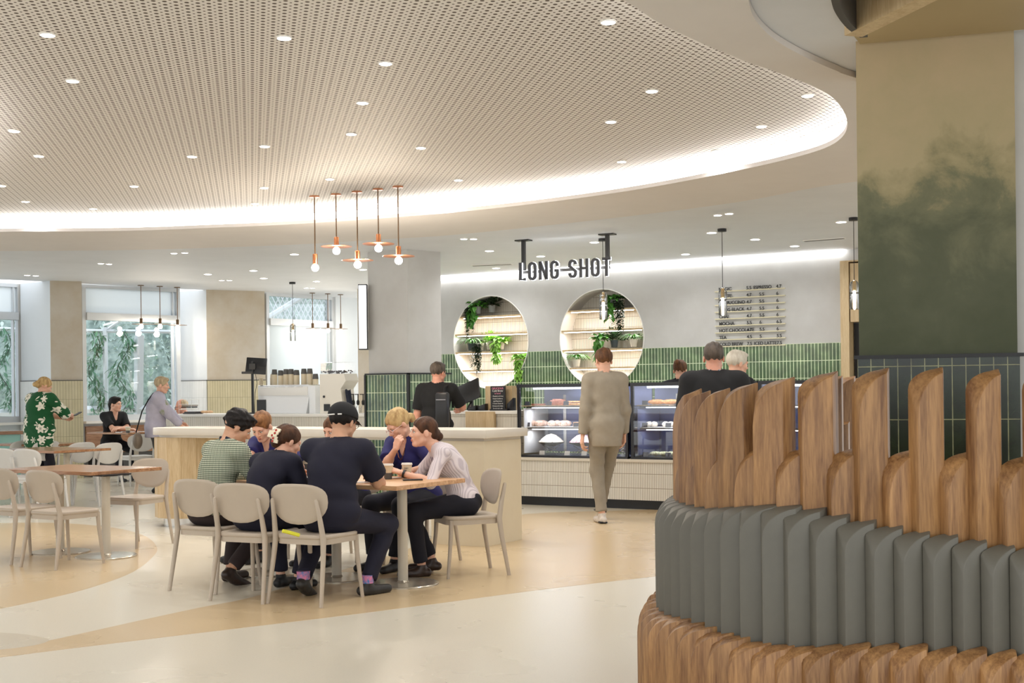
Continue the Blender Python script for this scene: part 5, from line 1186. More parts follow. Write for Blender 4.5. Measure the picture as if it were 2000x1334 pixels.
# ================================================================== PEOPLE (surfaces grown from smooth distance fields)
def surfnet(f, org, h):
    s_ = f < 0
    c = [s_[i:f.shape[0] - 1 + i, j:f.shape[1] - 1 + j, k:f.shape[2] - 1 + k] for i in (0, 1) for j in (0, 1) for k in (0, 1)]
    al = c[0].copy(); an = c[0].copy()
    for q in c[1:]: al &= q; an |= q
    mask = an & ~al; idx = np.argwhere(mask); n_ = len(idx)
    if n_ == 0: return np.zeros((0, 3)), np.zeros((0, 4), int)
    cid = [(i, j, k) for i in (0, 1) for j in (0, 1) for k in (0, 1)]
    val = np.stack([f[idx[:, 0] + i, idx[:, 1] + j, idx[:, 2] + k] for i, j, k in cid], 1)
    acc = np.zeros((n_, 3)); cnt = np.zeros(n_)
    for a in range(8):
        for b_ in range(a + 1, 8):
            if sum(abs(cid[a][q] - cid[b_][q]) for q in range(3)) != 1: continue
            va, vb = val[:, a], val[:, b_]; m_ = (va < 0) != (vb < 0); t = np.where(m_, va / np.where(m_, va - vb, 1), 0)
            pa = np.array(cid[a], float); pb = np.array(cid[b_], float)
            acc += np.where(m_[:, None], pa + (pb - pa) * t[:, None], 0); cnt += m_
    V = (idx + acc / cnt[:, None]) * h + org
    ids = np.full(mask.shape, -1); ids[tuple(idx.T)] = np.arange(n_); Fs = []
    for ax in range(3):
        u, v = [(1, 2), (2, 0), (0, 1)][ax]
        sl0 = [slice(None)] * 3; sl1 = [slice(None)] * 3; sl0[ax] = slice(0, -1); sl1[ax] = slice(1, None)
        a, b_ = s_[tuple(sl0)], s_[tuple(sl1)]; e = np.argwhere(a != b_)
        e = e[(e[:, u] > 0) & (e[:, v] > 0) & (e[:, u] < mask.shape[u]) & (e[:, v] < mask.shape[v])]
        if len(e) == 0: continue
        flip = a[tuple(e.T)]
        def g(du, dv):
            q = e.copy(); q[:, u] -= du; q[:, v] -= dv; return ids[tuple(q.T)]
        F4 = np.stack([g(1, 1), g(0, 1), g(0, 0), g(1, 0)], 1); F4[~flip] = F4[~flip][:, ::-1]; Fs.append(F4)
    Fs = np.concatenate(Fs); return V, Fs[(Fs >= 0).all(1)]
def A3(p): return np.array([p[0], p[1], p[2]], float)
def field(prims, h, k=.03, extra=None, pad=.03):
    """prims: ('c',a,b,ra,rb) capsule; ('k',a,b,ra,rb) capsule cut flat at b; ('e',c,radii,Matrix3) ellipsoid; optional last item = own blend"""
    lo = np.full(3, 1e9); hi = -lo; bb = []
    for p in prims:
        if p[0] in 'ck': a, b_ = A3(p[1]), A3(p[2]); r = max(p[3], p[4]); l_, h_ = np.minimum(a, b_) - r, np.maximum(a, b_) + r
        else: c = A3(p[1]); r = max(p[2]); l_, h_ = c - r, c + r
        bb.append((l_, h_)); lo = np.minimum(lo, l_); hi = np.maximum(hi, h_)
    lo -= pad; hi += pad; nn = np.ceil((hi - lo) / h).astype(int) + 1
    f = np.full(nn, .25, np.float32); ax = [lo[i] + np.arange(nn[i]) * h for i in range(3)]
    for p, (l_, h_) in zip(prims, bb):
        kk = p[5] if (p[0] in 'ck' and len(p) > 5) else (p[4] if (p[0] == 'e' and len(p) > 4) else k)
        m_ = max(.07, 2 * kk); sl_ = []
        for i in range(3):
            a = max(0, int((l_[i] - m_ - lo[i]) / h)); b_ = min(nn[i], int((h_[i] + m_ - lo[i]) / h) + 2); sl_.append(slice(a, b_))
        X, Y, Z = np.meshgrid(ax[0][sl_[0]], ax[1][sl_[1]], ax[2][sl_[2]], indexing='ij')
        if p[0] in 'ck':
            a, b_ = A3(p[1]), A3(p[2]); ba = b_ - a; L2 = max(1e-9, ba @ ba)
            t = np.clip(((X - a[0]) * ba[0] + (Y - a[1]) * ba[1] + (Z - a[2]) * ba[2]) / L2, 0, 1)
            d = np.sqrt((X - a[0] - ba[0] * t) ** 2 + (Y - a[1] - ba[1] * t) ** 2 + (Z - a[2] - ba[2] * t) ** 2) - (p[3] + (p[4] - p[3]) * t)
            if p[0] == 'k': nb = ba / math.sqrt(L2); d = np.maximum(d, (X - b_[0]) * nb[0] + (Y - b_[1]) * nb[1] + (Z - b_[2]) * nb[2])
        else:
            c = A3(p[1]); Mx = np.array(p[3]) if len(p) > 3 and p[3] is not None else np.eye(3)
            x, y, z = X - c[0], Y - c[1], Z - c[2]; q = [x * Mx[0][i] + y * Mx[1][i] + z * Mx[2][i] for i in range(3)]
            r = p[2]; k0 = np.sqrt((q[0] / r[0]) ** 2 + (q[1] / r[1]) ** 2 + (q[2] / r[2]) ** 2) + 1e-9
            k1 = np.sqrt((q[0] / r[0] ** 2) ** 2 + (q[1] / r[1] ** 2) ** 2 + (q[2] / r[2] ** 2) ** 2) + 1e-9; d = k0 * (k0 - 1) / k1
        g = f[sl_[0], sl_[1], sl_[2]]
        if kk > 0:
            hh = np.clip(.5 + .5 * (g - d) / kk, 0, 1); f[sl_[0], sl_[1], sl_[2]] = g * (1 - hh) + d * hh - kk * hh * (1 - hh)
        else: f[sl_[0], sl_[1], sl_[2]] = np.minimum(g, d)
    if extra is not None:
        X, Y, Z = np.meshgrid(*ax, indexing='ij'); f = extra(f, X, Y, Z)
    f[0] = f[-1] = .1; f[:, 0] = f[:, -1] = .1; f[:, :, 0] = f[:, :, -1] = .1
    return surfnet(f, lo, h)
def np_mesh(name, parts, mats):
    vs, fs, n_ = [], [], 0
    for V, Fq in parts:
        vs.append(V); fs.append(Fq + n_); n_ += len(V)
    V = np.concatenate(vs); Fq = np.concatenate(fs); me = bpy.data.meshes.new(name)
    me.vertices.add(len(V)); me.vertices.foreach_set('co', V.astype(np.float32).ravel()); me.loops.add(len(Fq) * 4); me.loops.foreach_set('vertex_index', Fq.astype(np.int32).ravel())
    me.polygons.add(len(Fq)); me.polygons.foreach_set('loop_start', np.arange(0, len(Fq) * 4, 4, dtype=np.int32)); me.update(calc_edges=True); me.validate(); me.shade_smooth(); me.materials.append(mats); return me
def add_mesh(name, me, parent, label=None):
    o = bpy.data.objects.new(name, me); COL.objects.link(o); o.parent = parent
    if label: o['label'] = label
    return o
def ik(a, t, l1, l2, pole):
    d = t - a; D = min(d.length, (l1 + l2) * .998); d.normalize(); ca = (l1 * l1 + D * D - l2 * l2) / (2 * l1 * D); ca = max(-1, min(1, ca)); pole = Vector(pole); pp = pole - d * pole.dot(d)
    if pp.length < 1e-4: pp = Vector((1, 0, 0))
    pp.normalize(); return a + d * l1 * ca + pp * l1 * math.sqrt(1 - ca * ca), a + d * D
V_ = Vector
def wrinkle(amp, fr=38, ph=0.0):
    def g(f, X, Y, Z): return f + amp * np.sin(fr * (Z + .45 * X - .3 * Y) + 2.5 * np.sin(11 * X + 7 * Z + ph)) * np.sin(9 * Y + 6 * X + 5 * Z + ph)
    return g
def head_prims(Mh, Hc, s, male):
    T = lambda x, y, z: Hc + Mh @ V_((x, y, z)) * s
    j = 1.06 if male else 1.0; Mn = [list(r) for r in Mh]
    P = [('e', T(0, -.016, .036), (.075 * s, .094 * s, .088 * s), Mn), ('e', T(0, .028, -.028), (.057 * s * j, .064 * s, .080 * s), Mn), ('c', T(-.014, .064, -.088), T(.014, .064, -.088), .020 * s * j, .020 * s * j),
         ('c', T(-.048 * j, .012, -.055), T(-.02, .055, -.088), .017 * s, .017 * s), ('c', T(.048 * j, .012, -.055), T(.02, .055, -.088), .017 * s, .017 * s),
         ('e', T(-.036, .058, -.018), (.026 * s, .024 * s, .024 * s), Mn), ('e', T(.036, .058, -.018), (.026 * s, .024 * s, .024 * s), Mn),
         ('c', T(-.036, .074, .026), T(.036, .074, .026), .013 * s, .013 * s, .02), ('c', T(0, .082, .018), T(0, .105, -.020), .008 * s, .0115 * s, .010), ('c', T(-.011, .094, -.026), T(.011, .094, -.026), .0085 * s, .0085 * s, .008),
         ('c', T(-.019, .084, -.050), T(.019, .084, -.050), .0075 * s, .0075 * s, .007), ('c', T(-.015, .082, -.061), T(.015, .082, -.061), .0080 * s, .0080 * s, .007)]
    for q in (-1, 1):
        Me = Mh @ Matrix.Rotation(R(18 * q), 3, 'Z') @ Matrix.Rotation(R(-12), 3, 'X')
        P += [('e', T(q * .076, -.006, -.004), (.0085 * s, .018 * s, .030 * s), [list(r) for r in Me], .008)]
    return P, T
def hand_prims(w_, d, up, side, s, curl=(.35, .45, .5, .55), thumb=.4):
    """w_ wrist, d finger direction, up = back of the hand, side = +1 when the thumb lies towards up x d"""
    d = d.normalized(); up = (up - d * up.dot(d)).normalized(); X = d.cross(up).normalized() * side
    T = lambda x, y, z: w_ + (X * x + d * y + up * z) * s; P = []
    roots = ((.027, .082), (.009, .088), (-.010, .084), (-.028, .074)); lens = ((.040, .025, .020), (.044, .028, .021), (.041, .026, .020), (.032, .020, .018))
    for (rx, ry), ln, c in zip(roots, lens, curl):
        P.append(('c', T(rx * .55, .008, 0), T(rx, ry, 0), .0145 * s, .0115 * s, .012)); p = T(rx, ry, 0); a = 0
        for i, l_ in enumerate(ln):
            a += c * (.9 if i == 0 else 1.15); q = p + (d * math.cos(a) - up * math.sin(a)) * l_ * s; P.append(('c', p, q, (.0096 - .0010 * i) * s, (.0090 - .0012 * i) * s, .004)); p = q
    P.append(('c', T(.012, .018, -.006), T(.036, .046, -.012), .0150 * s, .0115 * s, .010)); P.append(('c', T(.036, .046, -.012), T(.043 - .012 * thumb, .078, -.014 - .018 * thumb), .0108 * s, .0085 * s, .004))
    P.append(('c', T(.043 - .012 * thumb, .078, -.014 - .018 * thumb), T(.040 - .02 * thumb, .100, -.018 - .03 * thumb), .0088 * s, .0075 * s, .004)); return P
M['eyew'] = mat('eye_white', (232, 228, 222), .2); M['iris'] = mat('eye_dark', (52, 38, 30), .15); M['lips'] = mat('lips', (196, 118, 106), .45); M['brow'] = mat('brow_brown', (84, 62, 46), .8)
def hair_mat(name, c, c2):
    m_ = mat(name, c, .5, spec=.25, c2=c2, vscale=26, stretch=(1, 1, .35), bump=.5, bscale=120); return m_
def person(label, pos, ang, Hh=1.72, sit=None, lean=(8, 14), side=0, twist=0, neck=None, head=(0, 10, 0), hands=None, feet=None, pole=None, curl=(.35, .45, .5, .55), male=True, skin='skin', top=None, bottom=None, shoes=None, hair=None, sleeve=.6, wf=1.0, handup=None, collar=None, handdir=None, res=.012, group=None, vneck=False, loose=.016, hidehands=False, hemd=.14):
    s = Hh / 1.73; w_ = (1.0 if male else .88) * wf
    me0 = bpy.data.meshes.new('person'); root = bpy.data.objects.new('person', me0); COL.objects.link(root); root.location = (pos[0], pos[1], 0); root.rotation_euler = (0, 0, R(ang - 90)); setp(root, label, 'person', group)
    c_, s_ = math.cos(R(ang - 90)), math.sin(R(ang - 90)); W2L = lambda p: V_(((p[0] - pos[0]) * c_ + (p[1] - pos[1]) * s_, -(p[0] - pos[0]) * s_ + (p[1] - pos[1]) * c_, p[2]))
    zp = (sit + .095 * s) if sit is not None else .945 * s; P0 = V_((0, 0, zp)); l1, l2 = R(lean[0]), R(lean[1]); sd_ = R(side)
    up1 = V_((math.sin(sd_), math.sin(l1), math.cos(l1))).normalized(); up2 = V_((math.sin(sd_), math.sin(l2), math.cos(l2))).normalized()
    C = P0 + up1 * .26 * s; Nk = C + up2 * .235 * s; tw = R(-twist)
    M1 = Matrix.Rotation(-l1, 3, 'X'); M2 = Matrix.Rotation(tw, 3, 'Z') @ Matrix.Rotation(sd_, 3, 'Y') @ Matrix.Rotation(-l2, 3, 'X'); rx = M2 @ V_((1, 0, 0)); fy = M2 @ V_((0, 1, 0))
    Mh = Matrix.Rotation(R(head[0]), 3, 'Z') @ Matrix.Rotation(R(-head[1]), 3, 'X') @ Matrix.Rotation(R(head[2]), 3, 'Y')
    nk = R(neck if neck is not None else (lean[1] * .6 + head[1] * .35)); ndir = V_((math.sin(sd_) * .6, math.sin(nk), math.cos(nk))).normalized(); ndir = Matrix.Rotation(tw * .5, 3, 'Z') @ ndir
    Hc = Nk + ndir * .130 * s + (Mh @ V_((0, .018, .0))) * s
    sh = [Nk - up2 * .064 * s + rx * (q * .168 * w_ * s) + fy * .0 for q in (-1, 1)]
    a1, a2 = .285 * s, .25 * s; wr, el = [], []
    for i, q in enumerate((-1, 1)):
        t = V_((q * .24, .06, zp - .10)) if (hands is None or hands[i] is None) else (W2L(hands[i]) if len(hands[i]) == 3 else V_(hands[i][:3]))
        pl = (q * .6, -.7, -.4) if (pole is None or pole[i] is None) else pole[i]
        e_, h_ = ik(sh[i], t, a1, a2, pl); el.append(e_); wr.append(h_)
    hp = [P0 + V_((q * .088 * s, 0, -.02 * s)) for q in (-1, 1)]; an, kn = [], []
    for i, q in enumerate((-1, 1)):
        if feet is not None: t = V_((feet[i][0], feet[i][1], feet[i][2] if len(feet[i]) > 2 else .085 * s))
        else: t = V_((q * .11, (.46 if sit is not None else .02), .085 * s))
        k_, f_ = ik(hp[i], t, .43 * s, .425 * s, (q * .15, .6, .5) if sit is not None else (q * .1, 1, 0)); kn.append(k_); an.append(f_)
    Mc1 = [list(r) for r in M1]; Mc2 = [list(r) for r in M2]
    def torso(o):
        return [('e', P0 + V_((0, -.01, .0)), ((.158 * (1.02 if male else 1.12) * wf) * s + o, .112 * s + o, .115 * s + o), Mc1), ('e', P0 + up1 * .13 * s + fy * .0, (.136 * w_ * wf * s + o, .100 * wf * s + o, .13 * s + o), Mc1),
                ('e', C + up2 * .05 * s, (.148 * w_ * s + o, .104 * wf * s + o, .17 * s + o), Mc2), ('e', C + up2 * .135 * s - fy * .01, (.158 * w_ * s + o, .086 * s + o, .085 * s + o), Mc2),
                ('c', sh[0] + rx * .03 * s, sh[1] - rx * .03 * s, .052 * s + o, .052 * s + o), ('c', Nk - up2 * .01 * s, sh[0], .045 * s + o * .6, .046 * s + o, .03), ('c', Nk - up2 * .01 * s, sh[1], .045 * s + o * .6, .046 * s + o, .03)] + \
            ([] if male else [('e', C + up2 * .075 * s + fy * .075 * s + rx * (q * .062 * s), (.052 * s + o, .05 * s + o, .052 * s + o), Mc2) for q in (-1, 1)])
    body = torso(0) + [('c', Nk - up2 * .03 * s, Hc + Mh @ V_((0, -.02, -.05)) * s, .056 * s * (1.0 if male else .86), .052 * s * (1.04 if male else .86))]
    for i in (0, 1):
        body += [('c', sh[i], el[i], .047 * s * w_, .037 * s * w_), ('c', el[i], el[i].lerp(wr[i], .35), .037 * s * w_, .038 * s * w_), ('c', el[i].lerp(wr[i], .3), wr[i], .037 * s * w_, .0245 * s * w_),
                 ('c', hp[i], kn[i], .078 * s, .052 * s), ('c', kn[i], kn[i].lerp(an[i], .35), .05 * s, .052 * s), ('c', kn[i].lerp(an[i], .3), an[i], .05 * s, .034 * s)]
    parts = [field(body, res)]
    hpz, T = head_prims(Mh, Hc, s, male)
    def sockets(f, X, Y, Z):
        for q in (-1, 1):
            c = T(q * .030, .093, .006); f = np.maximum(f, -(np.sqrt((X - c.x) ** 2 + (Y - c.y) ** 2 + (Z - c.z) ** 2) - .0135 * s))
        return f
    hpz.append(('c', Hc + Mh @ V_((0, -.02, -.05)) * s, Nk + ndir * .03 * s, .050 * s * (1.04 if male else .88), .052 * s * (1.0 if male else .88), .025))
    parts.append(field(hpz, .0052, k=.016, extra=sockets))
    for i, q in enumerate((-1, 1)):
        if hidehands: continue
        fd = (wr[i] - el[i]).normalized()
        if handdir and handdir[i]: fd = (fd * .25 + V_(handdir[i])).normalized()
        hu = V_(handup[i]) if handup and handup[i] else V_((q * .35, 0, 1)) if sit is not None else V_((q, 0, .2))
        parts.append(field(hand_prims(wr[i] - fd * .008 * s, fd, hu, (1 if q < 0 else -1), s * (1.0 if male else .92), curl=curl), .0042, k=.010, pad=.012))
    old = root.data; root.data = np_mesh('person', parts, M[skin]); bpy.data.meshes.remove(old)
    # face details
    for q in (-1, 1):
        mb = MB(); mb.ball(T(q * .030, .0775, .006), .0118 * s, 12, 8); o = obj('eyeball', mb, M['eyew'], root, world=False)
        mb = MB(); mb.ball(T(q * .030, .0815, .0055), .0086 * s, 10, 6); obj('iris', mb, M['iris'], o, world=False)
    mb = MB()
    for q in (-1, 1): mb.tube([T(q * .014, .0885, .021), T(q * .030, .0885, .0265), T(q * .046, .076, .021)], [.0028 * s, .0034 * s, .0018 * s], 6)
    bm_ = M[hair[1]] if hair else M['brow']; obj('eyebrow', mb, bm_, root, world=False); mb = MB()
    for q in (-1, 1): mb.tube([T(q * .017, .0865, .010), T(q * .030, .0905, .0145), T(q * .044, .079, .009)], .0016 * s, 5)
    obj('eyelash', mb, M['iris'], root, world=False); mb = MB()
    mb.tube([T(-.022, .0845, -.056), T(-.010, .0925, -.0535), T(0, .0945, -.0545), T(.010, .0925, -.0535), T(.022, .0845, -.056)], [.002 * s, .0050 * s, .0048 * s, .0050 * s, .002 * s], 8); mb.tube([T(-.017, .087, -.060), T(0, .0925, -.0625), T(.017, .087, -.060)], [.002 * s, .0058 * s, .002 * s], 8)
    obj('lips', mb, M['lips'], root, world=False)
    # clothes
    o = loose * s
    if top:
        pr = torso(o)
        if sit is None: pr.append(('e', P0 - V_((0, .01, .10)), (.150 * w_ * wf * s + o, .108 * s + o, .30 * s), Mc1))
        if sit is None or True: pr.append(('e', P0 + up1 * .03 * s, (.165 * w_ * wf * s + o, .118 * s + o, .10 * s + o * .3), Mc1))
        for i in (0, 1):
            if sleeve <= .5: pr.append(('k', sh[i], sh[i].lerp(el[i], sleeve * 2), .052 * s * w_ + o, .046 * s * w_ + o * 1.3))
            else:
                pr.append(('c', sh[i], el[i], .050 * s * w_ + o, .040 * s * w_ + o * .8)); pr.append(('k', el[i], el[i].lerp(wr[i], (sleeve - .5) * 2), .040 * s * w_ + o * .8, (.030 + .006 * (1 - sleeve)) * s * w_ + o * .7))
        nb, nt_ = Nk + ndir * .012 * s, Nk + ndir * .2 * s; rn_ = .060 * s * (1 if male else .9)
        vp = C + up2 * .10 * s + fy * .13 * s
        wk = wrinkle(.0035, 30, ang)
        def cut(f, X, Y, Z):
            f = wk(f, X, Y, Z)
            def caps(a, b_, r0, r1):
                ba = b_ - a; t = np.clip(((X - a.x) * ba.x + (Y - a.y) * ba.y + (Z - a.z) * ba.z) / ba.length_squared, 0, 1)
                return np.sqrt((X - a.x - ba.x * t) ** 2 + (Y - a.y - ba.y * t) ** 2 + (Z - a.z - ba.z * t) ** 2) - (r0 + (r1 - r0) * t)
            f = np.maximum(f, -caps(nb, nt_, rn_, rn_ * 1.5))
            if vneck: f = np.maximum(f, -caps(nb + fy * .06 * s, vp, .05 * s, .012 * s))
            hem = P0.z - (.07 if sit is not None else hemd) * s; return np.maximum(f, hem - Z)
        add_mesh('shirt' if sleeve < .95 else 'jacket', np_mesh('shirt', [field(pr, res * .95, extra=cut)], M[top]), root)
        if collar:
            mb = MB(); cc_ = Nk + ndir * .012 * s; z_ = ndir; x_ = rx; y_ = z_.cross(x_).normalized()
            mb.tube([cc_ + (x_ * math.cos(R(a)) * .066 + y_ * math.sin(R(a)) * .066) * s + z_ * (.008 * math.sin(R(a + 180))) * s for a in range(-60, 241, 20)], .011 * s, 6); obj('collar', mb, M[collar], root, world=False)
    if bottom:
        pr = [('e', P0 + V_((0, -.012, -.01)), (.160 * (1.02 if male else 1.12) * wf * s + .012, .120 * s + .012, .105 * s + .01), Mc1)]
        for i in (0, 1):
            pr += [('c', hp[i], kn[i], .086 * s + .008, .062 * s + .006), ('k', kn[i], kn[i].lerp(an[i], .93), .060 * s + .008, .046 * s + .008)]
        wk2 = wrinkle(.004, 34, ang + 2); zt_ = P0.z + .09 * s
        add_mesh('trousers', np_mesh('trousers', [field(pr, res, extra=lambda f, X, Y, Z: np.maximum(wk2(f, X, Y, Z), Z - zt_))], M[bottom]), root)
    if shoes:
        for i, q in enumerate((-1, 1)):
            lift = an[i].z - .085 * s; fa = 0 if lift < .02 else -.5
            dir_ = (feet[i][3] if feet and len(feet[i]) > 3 else (0 if sit is None else 0)); fd = V_((math.sin(R(dir_)) + .12 * q, math.cos(R(dir_)), fa)).normalized(); hl = an[i] - fd * .045 * s - V_((0, 0, .052 * s)); 
            b0 = hl; b1 = an[i] + fd * .165 * s - V_((0, 0, .058 * s)); up_ = V_((0, 0, 1))
            pr = [('c', b0, b0.lerp(b1, .45), .034 * s, .033 * s), ('c', b0.lerp(b1, .4), b1, .036 * s, .030 * s), ('c', an[i] - V_((0, 0, .01)), an[i] - V_((0, 0, .05 * s)) + fd * .02, .040 * s, .036 * s)]
            fl = min(an[i].z - .085 * s, 0) + .003; fl = min((b0.z, b1.z)) - .034 * s if fa else .003
            sh_ = add_mesh('shoe', np_mesh('shoe', [field(pr, .0075, k=.02, extra=lambda f, X, Y, Z: np.maximum(f, fl - Z))], M[shoes]), root)
    if hair and hair[0]: make_hair(root, hair, T, Mh, Hc, s, ang)
    return dict(root=root, T=T, Mh=Mh, Hc=Hc, s=s, Nk=Nk, C=C, sh=sh, el=el, wr=wr, fy=fy, rx=rx, up2=up2, P0=P0, an=an, kn=kn, W2L=W2L, up1=up1)
def make_hair(root, hair, T, Mh, Hc, s, seed):
    kind, mt = hair[0], M[hair[1]]; Mn = [list(r) for r in Mh]; Mi = Mh.transposed()
    E = lambda x, y, z, r: ('e', T(x, y, z), tuple(q * s for q in r), Mn)
    yc, zc, zn, ze, fr, am = .045, .068, -.055, -.005, 90, .0022
    pr = [E(0, -.017, .044, (.083, .102, .090))]
    if kind == 'short': pr.append(E(0, .03, .095, (.06, .06, .032)))
    if kind == 'buzz': pr = [E(0, -.017, .041, (.0795, .0985, .0865))]; am = .001; zc = .072; ze = .02
    if kind == 'curly': pr = [E(0, -.018, .05, (.088, .106, .094)), E(0, .045, .095, (.062, .055, .038)), E(0, .07, .082, (.045, .022, .022))]; am = .011; fr = 62
    if kind == 'thin': pr = [E(0, -.02, .036, (.081, .098, .084))]; zc = .12; yc = -.02; zn = -.05; ze = .0
    if kind in ('bun', 'lowbun', 'clip', 'pony'): zn = -.045
    if kind == 'bun': pr += [E(0, -.115, .075, (.038, .036, .036)), E(.01, -.13, .085, (.022, .022, .022))]
    if kind == 'lowbun': pr = [E(0, -.017, .044, (.081, .101, .088)), E(0, -.08, -.01, (.055, .045, .05)), E(0, -.125, -.025, (.037, .034, .037)), E(.006, -.115, .012, (.022, .024, .020))]; zn = -.075
    if kind == 'clip': pr += [E(0, -.085, -.015, (.05, .045, .06)), E(0, -.105, .03, (.03, .035, .05))]; zn = -.09
    if kind == 'pony': pr = [E(0, -.017, .046, (.086, .104, .092)), E(0, -.12, -.0, (.03, .035, .03)), ('c', T(0, -.125, -.01), T(0, -.12, -.16), .026 * s, .014 * s)]; zn = -.05
    if kind == 'bob': pr += [('c', T(q * .07, -.01, .02), T(q * .075, .005, -.12), .030 * s, .020 * s) for q in (-1, 1)] + [('c', T(q * .04, -.08, .0), T(q * .04, -.07, -.13), .035 * s, .022 * s) for q in (-1, 1)]; zn = -.2; ze = -.2
    if kind == 'long': pr += [('c', T(q * .068, -.02, .02), T(q * .075, -.01, -.22), .030 * s, .018 * s) for q in (-1, 1)] + [('c', T(q * .03, -.085, .0), T(q * .035, -.08, -.24), .035 * s, .02 * s) for q in (-1, 1)]; zn = -.3; ze = -.3
    if kind == 'mullet': pr += [E(0, .035, .098, (.058, .055, .026)), ('c', T(0, -.09, .0), T(0, -.085, -.10), .045 * s, .03 * s)]; zn = -.12; ze = .01
    def ex(f, X, Y, Z):
        x, y, z = X - Hc.x, Y - Hc.y, Z - Hc.z
        lx = (x * Mi[0][0] + y * Mi[0][1] + z * Mi[0][2]) / s; ly = (x * Mi[1][0] + y * Mi[1][1] + z * Mi[1][2]) / s; lz = (x * Mi[2][0] + y * Mi[2][1] + z * Mi[2][2]) / s
        if kind == 'curly': f = f + am * np.sin(fr * lx + 2 * np.sin(40 * lz)) * np.sin(fr * ly + 1.5 * np.sin(50 * lx)) * np.sin(fr * lz + 1)
        else: f = f + am * np.sin(fr * 1.6 * lx + 10 * ly * 3 + 2 * np.sin(20 * lz)) + .5 * am * np.sin(150 * lx + 40 * lz)
        f = np.maximum(f, (np.minimum(ly - yc, zc - lz) if kind == 'thin' else ((ly - (.098 if kind == 'curly' else .088)) * .76 - (lz - .074) * .65 - .10 * np.abs(lx))) * s)
        f = np.maximum(f, np.minimum(ly + .022, ze - lz) * s)
        return np.maximum(f, (zn - lz - .4 * (ly + .1)) * s if kind not in ('bob', 'long', 'pony', 'mullet') else (zn - lz) * s)
    add_mesh('hair', np_mesh('hair', [field(pr, .0055, k=.014, extra=ex)], mt), root)
def lanyard(p, m_, ln=.30):
    mb = MB(); T0, s = p['Nk'], p['s']; f, r, u = p['fy'], p['rx'], p['up2']
    for q in (-1, 1): mb.tube([T0 + (-f * .055 + u * .012) * s, T0 + (r * q * .062 + u * .004) * s, T0 + (r * q * .055 + f * .075 - u * .05) * s, T0 + (f * .135 - u * ln * .7) * s + r * q * .01, T0 + (f * .135 - u * ln) * s], .005, 5, flat=1)
    o = obj('lanyard', mb, M[m_], p['root'], world=False); return o
def glasses(p, m_, r_=.019):
    mb = MB(); T, s = p['T'], p['s']
    for q in (-1, 1):
        mb.tube([T(q * .031 + r_ * math.cos(R(a)) * 1.15, .1015, .002 + r_ * .85 * math.sin(R(a))) for a in range(0, 361, 30)], .0019 * s, 6); mb.tube([T(q * .053, .098, .006), T(q * .074, .03, .008), T(q * .077, -.01, .004)], .0018 * s, 5)
    mb.tube([T(-.011, .103, .004), T(0, .105, .008), T(.011, .103, .004)], .0018 * s, 5); return obj('glasses', mb, M[m_], p['root'], world=False)
# ------------------------------------------------------------------ clothes and hair colours
M['h_black'] = hair_mat('hair_black', (28, 20, 17), (14, 10, 9)); M['h_dbrown'] = hair_mat('hair_dark_brown', (92, 60, 40), (54, 34, 22)); M['h_brown'] = hair_mat('hair_brown', (118, 80, 52), (72, 48, 32))
M['h_ginger'] = hair_mat('hair_light_brown', (156, 108, 66), (104, 68, 42)); M['h_blonde'] = hair_mat('hair_blonde', (216, 186, 132), (160, 126, 80)); M['h_grey'] = hair_mat('hair_grey_blonde', (204, 184, 150), (160, 140, 112)); M['h_dgrey'] = hair_mat('hair_dark_grey', (104, 92, 82), (66, 58, 52)); M['h_white'] = hair_mat('hair_white', (226, 220, 206), (196, 186, 170))
M['navy'] = mat('navy_scrub_cloth', (19, 18, 38), .85, var=.08, vscale=6); M['blue'] = mat('royal_navy_cloth', (32, 30, 92), .8, var=.08, vscale=6); M['blackc'] = mat('black_cloth', (22, 22, 24), .85, var=.1, vscale=8); M['blackt'] = mat('dark_trouser_cloth', (22, 22, 34), .85, var=.1, vscale=8)
M['brownt'] = mat('dark_brown_trouser', (48, 36, 36), .85, var=.1, vscale=8); M['beige'] = mat('beige_fleece', (158, 148, 132), .95, var=.05, vscale=10); M['greytr'] = mat('warm_grey_sweatpants', (150, 141, 126), .9, var=.06, vscale=10); M['boot'] = mat('brown_leather', (52, 38, 32), .4, var=.2, vscale=20); M['clog'] = mat('dark_clog_rubber', (46, 44, 42), .5); M['sneak'] = mat('pale_trainer', (214, 204, 194), .6, c2=(190, 180, 170), vscale=30); M['bsneak'] = mat('black_trainer', (26, 26, 28), .5)
